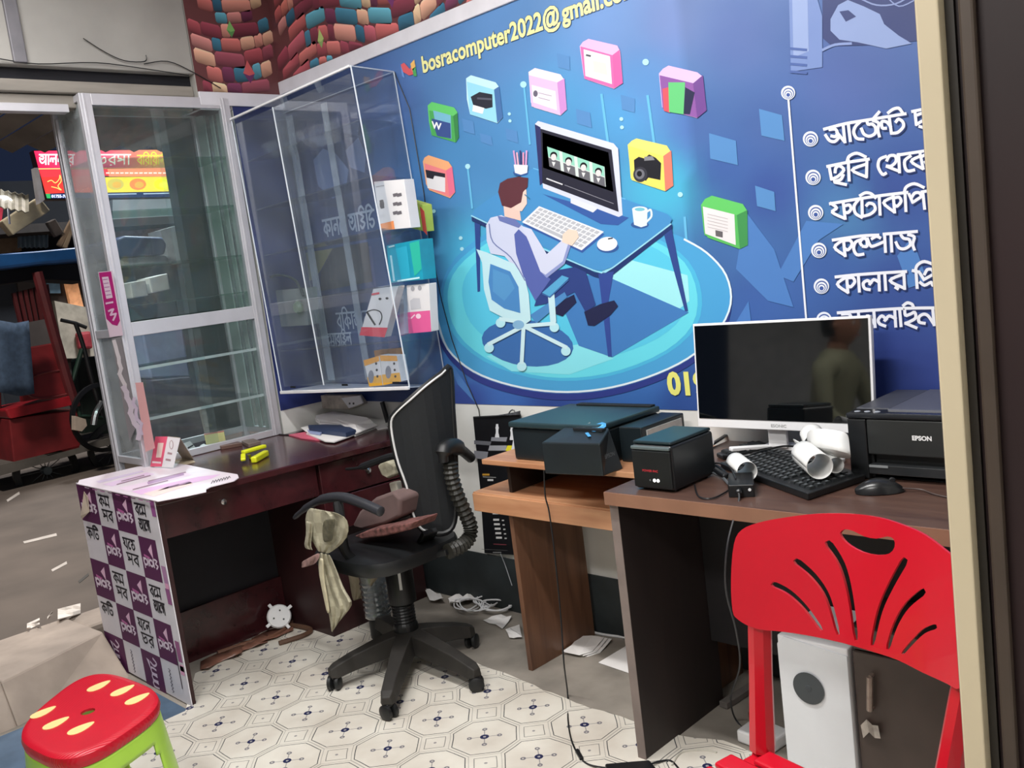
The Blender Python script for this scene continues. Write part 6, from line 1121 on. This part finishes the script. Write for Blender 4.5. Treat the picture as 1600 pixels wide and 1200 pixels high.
M().tube([lo_, (lo_+bt)/2, bt-V((0,0,.01))], [.024,.024,.027], 8).build('back_rail', RED, t, smooth=True)
lo2 = bend(rc(1205, 740))-nn*.034; bt2 = S0+ux*.40
M().tube([lo2, (lo2+bt2)/2, bt2-V((0,0,.01))], [.024,.024,.027], 8).build('back_rail', RED, t, smooth=True)
for k in range(7):
    s_ = S0+ff*(.005+k*.060)+ux*(.035 if k == 0 else -.012); M().hexa([s_+V((0,0,-.014)), s_+ux*(.36 if k == 0 else .43)+V((0,0,-.014)), s_+ux*(.36 if k == 0 else .43)+ff*.05+V((0,0,-.014)), s_+ff*.05+V((0,0,-.014))], [s_, s_+ux*(.36 if k == 0 else .43), s_+ux*(.36 if k == 0 else .43)+ff*.05, s_+ff*.05]).build('seat_slat', RED, t, bevel=.006, bseg=3, smooth=True)
for sx in (.0, .37): M().bar(S0+ux*(sx+.02)+V((0,0,-.03)), S0+ux*(sx+.02)+ff*.42+V((0,0,-.03)), .035, .03).build('seat_rail', RED, t, bevel=.004)
for sx, sy in ((.01,.0),(.39,.0),(.01,.40),(.39,.40)):
    a = S0+ux*sx+ff*sy+V((0,0,-.02)); b = V((a.x, a.y, 0))+ux*(-.03 if sx < .1 else .03)+ff*(-.05 if sy < .1 else .03)
    M().tube([a, a*.5+b*.5, b], [.022,.018,.015], 8).build('leg', RED, t, smooth=True)
# ================= stool =================
ZS = .462
t = thing('plastic_stool', 'low plastic stool with red ribbed seat, cream ovals and lime green body', 'stool', tuple(px(145, 1115, Z=0)*.0+V((1.50, -1.83, 0))))
Qs = [px(-2,1150,Z=ZS), px(143,1032,Z=ZS), px(289,1084,Z=ZS), px(108,1208,Z=ZS)]
def sq_(u, v, z=ZS, k=1.0):
    u = .5+(u-.5)*k; v = .5+(v-.5)*k
    p = Qs[0]*(1-u)*(1-v)+Qs[1]*u*(1-v)+Qs[2]*u*v+Qs[3]*(1-u)*v; return V((p.x, p.y, z))
N_ = 96
def ring_(k, z): return [sq_(.5+.5*math.copysign(abs(math.cos(a))**.66, math.cos(a)), .5+.5*math.copysign(abs(math.sin(a))**.66, math.sin(a)), z, k) for a in [2*PI*i/N_ for i in range(N_)]]
vs = []; fs = []; pr_ = [(.93,.425),(1.0,.43),(1.02,.445),(1.0,.457),(.95,.462),(.90,.4625)]
for k, z in pr_: vs += ring_(k*.92, z)
for i in range(len(pr_)-1): fs += [(i*N_+j, i*N_+(j+1) % N_, (i+1)*N_+(j+1) % N_, (i+1)*N_+j) for j in range(N_)]
m = M().add(vs, fs); top_ = ring_(.90*.92, .4625); cc = sq_(.5, .5, .4625); hole = [cc+V((.018*math.cos(a), .018*math.sin(a), 0)) for a in [2*PI*i/12 for i in range(12)]]
m.slab([top_, hole], (0,0,1), .006)
def ribs():
    mm = mat('red_ribbed', 'ba0e26', .35, 0, .05); nt = mm.node_tree; b = nt.nodes['Principled BSDF']; w = nt.nodes.new('ShaderNodeTexWave'); w.inputs['Scale'].default_value = 45; tc = nt.nodes.new('ShaderNodeTexCoord'); mp = nt.nodes.new('ShaderNodeMapping'); mp.inputs['Rotation'].default_value = (0, 0, math.atan2((Qs[3]-Qs[0]).y, (Qs[3]-Qs[0]).x))
    nt.links.new(tc.outputs['Object'], mp.inputs[0]); nt.links.new(mp.outputs[0], w.inputs[0]); bp = nt.nodes.new('ShaderNodeBump'); bp.inputs['Strength'].default_value = .35; bp.inputs['Distance'].default_value = .002; nt.links.new(w.outputs[0], bp.inputs['Height']); nt.links.new(bp.outputs[0], b.inputs['Normal']); return mm
m.build('seat_top', ribs(), t, smooth=True)
CRM = mat('cream_inlay', 'ecc888', .4, 0, .04)
for x, y in ((155,1072),(192,1079),(215,1092),(68,1113),(88,1130),(127,1138)):
    c = px(x, y, Z=.4628); d1 = (Qs[1]-Qs[0]).normalized(); d2 = (Qs[3]-Qs[0]).normalized(); dr = (px(x+10, y-5, Z=.4628)-c).normalized(); dq = V((-dr.y, dr.x, 0))
    M().slab([[c+dr*(.034*math.cos(a))+dq*(.019*math.sin(a)*(1-.35*math.cos(a))) for a in [2*PI*i/20 for i in range(20)]]], (0,0,1), .0012).build('cream_oval', CRM, t).location.z += .001
LG = mat('lime_green', 'a6d24a', .32, 0, .05, 6, coat=.1)
vs = []; fs = []; R_ = 44
for j in range(R_+1):
    z = .43*(1-j/R_); k = .90+(.43-z)*.62; vs += ring_(k, z)
def solid(i, j):
    a = 2*PI*(i+.5)/N_; z = .43*(1-(j+.5)/R_); r_ = (a/(PI/2)) % 1; dc = abs(r_-.5)*2      # 0 at leg, 1 in the middle of a side
    return z > .335 or dc < .42+.0*z if z <= .335 else True
def archz(a): r_ = (a/(PI/2)) % 1; dc = abs(r_-.5)*2; return 0 if dc < .44 else .385*min(1, ((dc-.44)/.22))**.5
for j in range(R_):
    for i in range(N_):
        a = 2*PI*(i+.5)/N_; z = .43*(1-(j+.5)/R_)
        if z > archz(a): fs.append((j*N_+i, j*N_+(i+1) % N_, (j+1)*N_+(i+1) % N_, (j+1)*N_+i))
M().add(vs, fs).build('body', LG, t, smooth=True, thick=.005)
# ================= door frame near the camera =================
YP = -1.5
xa_ = [px(x, 600, Y=YP).x for x in (1470, 1474, 1509, 1523, 1532, 1556)]
M_ = M().box((xa_[1], YP-.012, 0), (xa_[2], YP+.03, 2.95)); d = struct(M_, 'door_1', mat('cream_profile', 'cdbfa2', .45, 0, .06, 3), bevel=.002)
d['label'] = 'cream profile and maroon leaf of the near doorway'
struct(M().box((xa_[0], YP-.004, 0), (xa_[1]-.0003, YP+.03, 2.95)), 'door_frame', mat('frame_edge', '8d8478', .6), d); struct(M().box((xa_[2]+.0003, YP+.005, 0), (xa_[3], YP+.03, 2.95)), 'door_gap_strip', mat('dark_strip', '26211b', .5), d)
struct(M().box((xa_[3]+.0003, YP+.01, 0), (xa_[3]+.6, YP+.03, 2.95)), 'door_leaf', mat('maroon_leaf', '1e080a', .6, 0, .2, 3), d); struct(M().box((xa_[4], YP-.002, 0), (xa_[5], YP+.009, 2.95)), 'door_moulding', mat('taupe_moulding', '453930', .55, 0, .1), d, bevel=.003)
# ================= street =================
XO = -5.4
def ov(x, y, X=XO): return px(x, y, X=X)
def oslab(m, pts, d=.3, X=XO): return m.slab([[ov(x, y, X) for x, y in pts]], (1,0,0), d)
RRED = mat('cart_red', '7c1c20', .55, 0, .3, 4); RDK = mat('cart_maroon', '55191c', .6, 0, .3, 5); PLK = mat('grey_plank', '5f5a54', .8, 0, .25, 6)
t = thing('cycle_van', 'red passenger cycle van with grey plank deck parked across the street', 'cycle van', tuple(ov(75, 756)))
oslab(M(), [(14,655),(122,640),(126,700),(22,728)], .5).build('seat_box', RRED, t, bevel=.01)
oslab(M(), [(8,640),(112,618),(118,632),(15,655)], .55, XO+.03).build('seat_cushion', mat('seat_red', 'a01c26', .4, 0, .15), t, bevel=.02)
oslab(M(), [(32,545),(90,535),(108,615),(35,628)], .08).build('back_panel', RRED, t, bevel=.01)
for k in range(7): oslab(M(), [(20+k*8.5,458-k*2.2),(25+k*8.5,457-k*2.2),(36+k*8,505-k*1.5),(31+k*8,506-k*1.5)], .05, XO-.1).build('back_slat', RDK, t)
M().tube([ov(58,425), ov(84,520), ov(104,590), ov(118,635)], .05, 8).build('corner_post', RDK, t); M().tube([ov(-5,640,XO-.2), ov(-10,440,XO-.2)], .04, 8).build('corner_post', RDK, t)
M().tube(smoothpts([ov(100,578), ov(60,585), ov(40,600), ov(46,618), ov(70,622), ov(108,615)], 5), .012, 6).build('side_rail', mat('rail_red', '7a3434', .4), t, smooth=True)
oslab(M(), [(-5,728),(190,680),(196,688),(-5,745)], .9).build('plank_deck', PLK, t)
for x, y, r_ in ((72, 735, .30), (178, 700, .26)):
    c = ov(x, y, XO-.2); w_ = M().lathe([(r_*.8,-.03),(r_,-.02),(r_,.02),(r_*.8,.03),(r_*.8,-.03)], c, 28, (1,0,0)).build('wheel', BK, t, smooth=True); M().lathe([(.0,-.05),(.04,-.05),(.04,.05),(0,.05)], c, 12, (1,0,0)).build('wheel_hub', mat('hub_grey', '5a6468', .4), w_)
    sp = M()
    for k in range(12): sp.tube([c, c+V((0, r_*.85*math.cos(k*PI/6), r_*.85*math.sin(k*PI/6)))], .004, 4)
    sp.build('spokes', mat('spoke', '6a6a6a', .4), w_)['kind'] = 'stuff'
o = oslab(M(), [(-20,398),(60,392),(125,386),(136,408),(60,414),(-20,424)], .5, XO+.1); single(o, 'tarpaulin_canopy', mat('blue_tarp', '164678', .45, 0, .3, 5), 'long blue tarpaulin canopy over the red cycle van', 'canopy', bevel=.03)
single(oslab(M(), [(-20,424),(60,415),(135,410),(138,440),(60,436),(-20,448)], .4, XO-.1), 'canopy_underside', mat('canopy_dark', '10131c', .8), 'dark frame under the blue tarpaulin canopy', 'canopy', bevel=.02)
g = [[ov(-10+i*11+j*1.5, 505+j*19-abs(i-3)*2, XO+.25+.015*math.sin(i*1.3)) for i in range(6)] for j in range(7)]
single(M().sheet(g), 'draped_blanket', mat('blue_knit', '3a4c62', .9, 0, .25, 20), 'blue grey ribbed blanket hung over the red cart side', 'blanket', smooth=True, thick=.02)
# lit shop sign
t = thing('shop_sign', 'glowing red and yellow Bengali food shop sign seen through the cabinet', 'sign', tuple(ov(165, 320, -5.8)))
XSG = -5.8; M().slab([[ov(52,235,XSG), ov(272,232,XSG), ov(276,308,XSG), ov(72,312,XSG)]], (1,0,0), .12).build('light_box', mat('sign_box', '2a1416', .5), t)
GL = vcol('lit_sign_print', .5, .2, 1.7)
s = Print(lambda a, b: px(a, b, X=XSG), (1,0,0), .004, .002)
s.poly([(53,236),(163,235),(167,262),(60,263)], 'd8244c', 0, cols=['d8244c','f0506c','e8406c','c81c44']); s.poly([(163,235),(272,234),(272,262),(167,262)], 'f08060', 0, cols=['f0506c','f4a058','f0a860','e8406c'])
s.poly([(60,263),(167,262),(170,275),(64,277)], 'd83038', 0); s.poly([(167,262),(272,262),(272,276),(170,276)], 'e88460', 0); s.poly([(64,277),(110,276),(112,301),(71,303)], 'b8302c', 0); s.poly([(110,276),(163,276),(166,301),(112,301)], 'cc5040', 0)
s.poly([(163,277),(270,276),(271,299),(166,301)], 'e8c83c', 0); s.poly([(71,303),(272,300),(273,308),(73,310)], '16264a', 0); s.poly([(71,303),(78,303),(79,310),(73,310)], '2a8a4c', 1); s.line([(60,264),(166,263)], 1.2, 'f4c070', 1)
s.text('01755-702', (80, 309), (6.2, 0), (0, -6.5), 'c8d0f8', 2, .03); s.beng('আ.ল.ল.া.র', (61,257), (13,0), (0,-15), 2.0, 'fdf4ec', 2); s.beng('ভ.র.স.া', (152,257), (19,0), (0,-15), 2.0, 'fdf0e4', 2); s.beng('ব.ি.র.ি.য়.া.ন.ী', (214,257), (11,0), (0,-14), 1.6, 'f8e048', 2)
for k in range(14): s.line([(166+k*7.4, 270.5), (170+k*7.4, 270.5)], 2, 'f4dcc8', 1)
s.curve([(74,284),(80,282),(86,286),(92,280),(93,274),(95,283),(90,291),(95,297),(88,294),(80,292)], 1.3, 'f0b060', 2); 
for x, c1 in ((180,'c8b050'),(215,'e88040'),(253,'e8d820')): s.ell(x, 288, 13, 9, c1, 1); s.ell(x+2, 289, 7, 5, 'd8a040' if c1 != 'e8d820' else 'f0e040', 2)
s.line([(168,304),(212,303)], 1.6, 'a8b0c0', 2); s.line([(224,303),(268,302)], 1.6, 'a8b0c0', 2)
s.build('lit_print', GL, t)
single(oslab(M(), [(54,262),(60,262),(70,312),(62,318)], .1, -5.75), 'sign_side_post', mat('pale_post', 'b8b4b4', .5), 'pale post at the left edge of the lit sign', 'post')
# lamp, corrugated shelter, planks, building shells behind
t = thing('street_lamp', 'bright white lamp under the corrugated edge at the far left', 'lamp', tuple(ov(8, 312, -5.6))); M().slab([[ov(-14,305,-5.6), ov(12,306,-5.6), ov(22,313,-5.6), ov(-14,317,-5.6)]], (1,0,0), .12).build('bulb', mat('lamp_glow', 'ffffff', .4, 0, .01, emit=12.0), t, bevel=.02); M().tube([ov(12,316,-5.6), ov(15,350,-5.6)], .01, 6).build('wire', WHITEP, t)
g = [[ov(-20+i*5.4, 292+(3 if i % 2 else 0)+i*1.0+j*9, -5.9+.2*j) for i in range(13)] for j in range(4)]
single(M().sheet(g), 'corrugated_roof', mat('corrugated', '77705f', .7, .2, .25, 8), 'ragged corrugated roof edge above the far left lamp', 'roof', thick=.01)
for k, (p, q, w_, lb, c) in enumerate((((8,358),(66,320),.16,'pale rolled bundle of sheets leaning up to the sign post','a89878'),((92,385),(118,335),.05,'thin slanted wooden pole below the sign','8a7258'),((100,388),(112,355),.05,'short slanted pole beside the thin one','9a8468'),((78,345),(92,368),.09,'dark crossed timber under the sign','4a4038'))):
    single(M().bar(ov(*p, X=-6.0), ov(*q, X=-6.0), w_, w_), 'timber_piece', mat('timber_%d' % k, c, .8, 0, .25, 8), lb, 'timber', bevel=.01)
g = [[ov(28+i*3.6, 356+j*32-(2 if i % 2 else 0), -8.40+(.05 if i % 2 else 0)) for i in range(14)] for j in range(2)]
single(M().sheet(g), 'corrugated_panel', mat('pale_blue_sheet', '8fa6b4', .6, .1, .15), 'pale blue corrugated sheet standing behind the blue canopy', 'sheet', thick=.01)
single(oslab(M(), [(0,350),(30,345),(34,392),(0,396)], .1, -8.48), 'tan_panel', mat('tan_panel', '8f7a62', .8, 0, .2), 'tan board left of the pale blue corrugated sheet', 'board')
single(oslab(M(), [(-10,322),(6,318),(2,352),(-10,360)], .1, -6.1), 'red_board', mat('red_board', 'b82c48', .6), 'red board under the lamp at the left frame edge', 'board')
single(oslab(M(), [(100,430),(118,427),(132,485),(112,484)], .1, -8.48), 'poster_board', mat('orange_board', 'd8986a', .6, 0, .3, 12, emit=.35), 'orange lit poster board behind the cycle van post', 'board')
single(oslab(M(), [(72,436),(92,433),(95,458),(76,458)], .1, -8.48), 'sky_blue_board', mat('blue_board', '7c9cb0', .6, 0, .2), 'small pale blue board left of the orange poster', 'board')
single(oslab(M(), [(85,470),(135,480),(150,560),(100,560)], .1, -8.46), 'pale_sacks', mat('pale_wall', 'b0a898', .8, 0, .35, 6), 'pale mottled sacks behind the parked bicycle', 'sack')
single(oslab(M(), [(120,520),(143,517),(146,545),(124,546)], .1, -8.35), 'red_bag', mat('red_bag', 'a83c44', .6, 0, .3), 'red bag hanging above the bicycle', 'bag', bevel=.03)
t = thing('parked_bicycle', 'dark bicycle parked between the cycle van and cabinet', 'bicycle', tuple(ov(150, 690)))
c = ov(160, 652, -5.3); M().lathe([(.30,-.02),(.34,-.015),(.34,.015),(.30,.02),(.30,-.02)], c, 30, (1,.25,0)).build('wheel', BK, t, smooth=True)
M().tube(smoothpts([ov(118,505), ov(130,540), ov(140,580), ov(160,652)], 5), .022, 8).build('fork', BK, t, smooth=True); M().tube([ov(95,500), ov(118,505), ov(135,512)], .018, 8).build('handlebar', BK, t, smooth=True); M().tube([ov(128,545), ov(112,600), ov(125,650), ov(160,652)], .022, 8).build('frame_tube', mat('green_frame', '1a3428', .4), t)
M().tube(smoothpts([ov(146,664,-5.2), ov(150,645,-5.2), ov(160,628,-5.2)], 5), .03, 8).build('mudguard', mat('shiny_guard', 'b0b4b8', .15, .9), t, smooth=True)
single(oslab(M(), [(120,560),(165,555),(178,680),(132,690)], .2, -6.2), 'dark_engine_crate', mat('dark_green', '14231c', .6, 0, .3), 'dark green crate behind the parked bicycle', 'crate', bevel=.03)
single(oslab(M(), [(118,650),(134,655),(136,665),(128,674),(118,672)], .1, -5.1), 'litter_box', mat('cream_box', 'b8a898', .8), 'cream carton beside the red seat box of the cycle van', 'carton')
# things seen through the tall cabinet
t = thing('parked_auto', 'pale vehicle with dark blue hood seen through the glass cabinet', 'vehicle', tuple(ov(225, 465, -5.2))); oslab(M(), [(182,374),(195,368),(255,370),(262,382),(258,398),(184,402)], 1.0, -5.2).build('hood', mat('hood_blue', '2a3a60', .4, 0, .15), t, bevel=.06, bseg=4)
oslab(M(), [(186,403),(262,398),(266,412),(190,418)], .9, -5.25).build('body', mat('vehicle_grey', '8a9096', .5, 0, .15), t, bevel=.03); oslab(M(), [(250,360),(284,350),(288,410),(268,412)], .3, -5.6).build('side_panel', mat('vehicle_white', 'c4c4c4', .5), t)
oslab(M(), [(186,418),(268,412),(276,470),(196,476)], .9, -5.45).build('lower_body', mat('vehicle_dark', '3c4244', .5, 0, .3), t)
M().lathe([(0,-.06),(.22,-.06),(.22,.06),(0,.06)], ov(210, 480, -5.3), 20, (1,0,0)).build('wheel', BK, t)
single(oslab(M(), [(203,441),(228,437),(232,462),(207,466)], .3, -4.9), 'white_carton', mat('street_white', 'd0cec8', .7), 'smaller white carton seen through the cabinet shelf', 'carton', bevel=.01)
single(oslab(M(), [(233,434),(262,427),(266,452),(238,458)], .3, -4.9), 'white_carton', mat('street_white2', 'd4d2cc', .7), 'larger white carton seen through the cabinet shelf', 'carton', bevel=.01)
single(oslab(M(), [(176,312),(285,308),(285,348),(176,353)], .1, -8.45), 'wall_hoarding', mat('hoarding', 'a4a6a8', .7, 0, .15, 4), 'pale grey hoarding below the lit sign', 'board')
single(oslab(M(), [(176,352),(285,345),(285,352),(176,360)], .2, -8.4), 'shop_awning', mat('awning_grey', '55585a', .7), 'grey awning edge under the lit sign', 'awning'); single(oslab(M(), [(178,362),(284,354),(286,368),(180,374)], .1, -8.48), 'red_banner', mat('red_white_banner', 'c89898', .6, 0, .35, 10), 'faded red and white shop banner behind the blue hood', 'banner')
single(oslab(M(), [(222,520),(285,505),(298,590),(236,592)], .5, -4.6), 'pale_blue_sheet', mat('pale_blue_cover', 'a4b8c4', .6, 0, .15), 'pale blue sheet cover seen through the lower cabinet', 'cover', bevel=.02)
single(oslab(M(), [(236,594),(300,588),(340,760),(270,790)], .5, -4.4), 'purple_tarp', mat('purple_tarp', '3c3848', .8, 0, .3), 'dark purple tarp below the pale blue sheet', 'tarp', bevel=.03)
t = thing('dark_building', 'dark shop building behind the lit sign across the street', 'building', (-8.6, 2.5, -.05))
M().box((-9.2, -3.0, -.05), (-8.6, 7.5, 3.2)).build('wall', mat('dark_shop', '23262c', .9, 0, .3, 1), t)
for k in range(5): M().box((-8.6, -2.6+k*2, 0), (-8.55, -1.0+k*2, 2.3)).build('shutter', mat('shutter_%d' % k, ['3a3c40','2e3236','443c38','34383c','2c2e34'][k], .7, .2, .2, 3), t)
M().box((-8.6, -3.0, 2.5), (-7.9, 7.5, 2.6)).build('canopy', mat('shop_canopy', '2e2a28', .8, 0, .2), t)
# litter on the street and ledge
for k, (x, y, w_, lb, X_, Z_) in enumerate(((62, 840, 26, 'long pale paper strip on the road', None, -.048), (92, 884, 12, 'short white paper strip on the road near the checked wrap', None, -.048), (20, 775, 10, 'tiny pale scrap on the far road', None, -.048), (130, 902, 8, 'tiny dark scrap on the near road', None, -.048))):
    single(M().slab([[px(x-w_, y+6, Z=Z_), px(x+w_, y-7, Z=Z_), px(x+w_+1, y-3, Z=Z_), px(x-w_+2, y+9, Z=Z_)]], (0,0,1), .003), 'street_litter', mat('litter_pale' if k != 3 else 'litter_dark', 'b8b0a8' if k != 3 else '3a3630', .8), lb, 'litter')
def crump(x, y, rx, ry, Z_, lab, seed, col='d8d0c8'):
    rr = random.Random(seed); g = [[px(x+(i-1.5)*rx*.66, y+(j-1.5)*ry*.66-(i-1.5)*3, Z=Z_+rr.uniform(0, .025)) for i in range(4)] for j in range(4)]
    single(M().sheet(g), 'crumpled_litter', mat('litter_'+col, col, .8), lab, 'litter', thick=.001)
crump(108, 955, 18, 8, .13, 'crumpled white paper lying at the ledge edge', 3); crump(52, 975, 10, 5, .13, 'smaller crumpled paper left on the ledge edge', 4); crump(78, 962, 4, 2.5, .13, 'tiny white crumb between the two ledge papers', 5)
crump(122, 1062, 20, 12, .004, 'dark film scrap on the blue mat behind the stool', 6, '2a2c30')

# loose wires on the shutter box
for k, (pts, lb) in enumerate((([(0,92),(60,100),(150,98),(230,108),(295,118)], 'long dark wire sagging along the bottom of the shutter box'), ([(130,60),(165,82),(195,95),(226,96),(228,86)], 'short frayed wire hanging on the concrete face'), ([(225,100),(262,96),(300,112),(345,138)], 'wire crossing from the shutter box to the mural corner'))):
    single(M().tube(smoothpts([px(x, y, X=.012) for x, y in pts], 4), .0022, 5), 'loose_wire', BLACK, lb, 'wire', smooth=True)
# ================= person reflected in the monitor =================
t = thing('person', 'person with dark hair in an olive shirt sitting behind the stool, outside the frame', 'person', (1.55, -2.50, 0))
def skin(verts, edges, mt, name, sub=2):
    inv = wloc(t).inverted(); me = bpy.data.meshes.new(name); me.from_pydata([inv@V(v[:3]) for v in verts], edges, []); o = bpy.data.objects.new(name, me); COL.objects.link(o); o.parent = t; XF[o] = wloc(t); me.materials.append(mt)
    md = o.modifiers.new('skin', 'SKIN'); md.use_smooth_shade = True
    if not me.skin_vertices: me.attributes
    for i, v in enumerate(verts):
        r = v[3] if isinstance(v[3], tuple) else (v[3], v[3]); me.skin_vertices[0].data[i].radius = r
    me.skin_vertices[0].data[0].use_root = True
    sb = o.modifiers.new('sub', 'SUBSURF'); sb.levels = sub; sb.render_levels = sub; return o
SK = mat('skin_tone', '9a6a50', .5, 0, .06); OL = mat('olive_shirt', '84846a', .85, 0, .1, 8); TR = mat('dark_trousers', '23242c', .85, 0, .1); HA = mat('black_hair', '0e0c0c', .5, 0, .2, 60)
cx, cy = 1.55, -2.50
body = [(cx,cy,.56,(.15,.12)),(cx+.01,cy,.75,(.145,.11)),(cx+.03,cy,.95,(.17,.115)),(cx+.04,cy,1.07,(.12,.09)),(cx+.05,cy,1.15,(.055,.055)),
(cx+.06,cy+.20,1.03,.06),(cx+.12,cy+.27,.80,.045),(cx+.30,cy+.20,.68,.034),(cx+.06,cy-.20,1.03,.06),(cx+.12,cy-.27,.80,.045),(cx+.30,cy-.18,.68,.034)]
try:
    o = skin(body, [(0,1),(1,2),(2,3),(3,4),(3,5),(5,6),(6,7),(3,8),(8,9),(9,10)], OL, 'shirt')
    skin([(cx,cy,.55,.13),(cx-.03,cy+.10,.55,.10),(cx+.36,cy+.13,.52,.07),(cx+.38,cy+.13,.10,.045),(cx-.03,cy-.10,.55,.10),(cx+.36,cy-.13,.52,.07),(cx+.38,cy-.13,.10,.045)], [(0,1),(1,2),(2,3),(0,4),(4,5),(5,6)], TR, 'trousers')
    for s_ in (1, -1):
        skin([(cx+.37,cy+.13*s_,.07,.04),(cx+.40,cy+.13*s_,.04,.04),(cx+.52,cy+.14*s_,.03,.03)], [(0,1),(1,2)], BK, 'shoe', 1)
        h0 = V((cx+.31, cy+.19*s_, .675)); hv = [(h0.x,h0.y,h0.z,.026),(h0.x+.05,h0.y-.02*s_,h0.z-.01,(.038,.018))]; he = [(0,1)]
        hd_ = skin(hv, he, SK, 'hand', 1)
        for k in range(5):
            o_ = (k-1.8)*.017; b_ = h0+V((.065 if k < 4 else .03, (-.02+o_ if k < 4 else .045)*s_, -.012)); L_ = (.05,.058,.055,.042,.035)[k]; skin([(b_.x-.02,b_.y,b_.z,.009),(b_.x+L_*.5,b_.y,b_.z-.004,.0085),(b_.x+L_,b_.y,b_.z-.025,.007)], [(0,1),(1,2)], SK, 'finger', 1)
    hc = V((cx+.08, cy, 1.27))
    vs = []; fs = []
    for i in range(13):
        ph = PI*i/12
        for j in range(20):
            th = 2*PI*j/20; x, y, z = math.sin(ph)*math.cos(th), math.sin(ph)*math.sin(th), math.cos(ph)
            nose = .022*max(0, x)**24*max(0, 1-abs(z+.12)*3.4); w_ = .074*(1-.22*max(0, -z-.2)); vs.append(hc+V((x*(.092-.006*max(0, -z))+nose, y*w_, z*.118)))
    for i in range(12):
        for j in range(20): fs.append((i*20+j, i*20+(j+1) % 20, (i+1)*20+(j+1) % 20, (i+1)*20+j))
    M().add(vs, fs).tube([hc+V((-.02,0,-.09)), hc+V((-.03,0,-.15))], .055, 12).build('head', SK, t, smooth=True)
    hvs = [hc+(v-hc)*1.09+V((-.012,0,.006)) for v in vs]; hf = [f for f in fs if (sum((vs[i]-hc for i in f), V((0,0,0)))/4).z > .045 or ((sum((vs[i]-hc for i in f), V((0,0,0)))/4).x < -.01 and (sum((vs[i]-hc for i in f), V((0,0,0)))/4).z > -.05)]
    M().add(hvs, hf).build('hair', HA, t, smooth=True, thick=.012)
    for s_ in (1, -1):
        M().lathe([(0,.002),(.011,.001),(.013,-.004)], hc+V((.083, .028*s_, .008)), 14, (1,.25*s_,0)).build('eye', mat('eye_white', 'd8d4d0', .3), t, smooth=True); M().lathe([(0,.0035),(.006,.003),(.006,0)], hc+V((.084, .028*s_, .008)), 10, (1,.25*s_,0)).build('iris', HA, t)
        M().bar(hc+V((.088, .014*s_, .034)), hc+V((.080, .044*s_, .036)), .006, .007).build('eyebrow', HA, t); M().lathe([(0,.008),(.014,.006),(.020,0),(.012,-.006)], hc+V((-.005, .076*s_, -.005)), 12, (0,s_,0)).build('ear', SK, t, smooth=True)
    M().tube(smoothpts([hc+V((.083,-.024,-.058)), hc+V((.092,0,-.055)), hc+V((.083,.024,-.058))], 3), .0055, 6).build('mouth', mat('lips', '7a4038', .5), t, smooth=True)
except Exception as e: raise
st_ = [o for o in SC.objects if o.name == 'plastic_stool'][0]; c_ = st_.copy(); COL.objects.link(c_); c_.location = (cx-.02, cy, 0); c_['label'] = 'second plastic stool under the seated person, outside the frame'
for ch in list(st_.children): d = ch.copy(); COL.objects.link(d); d.parent = c_
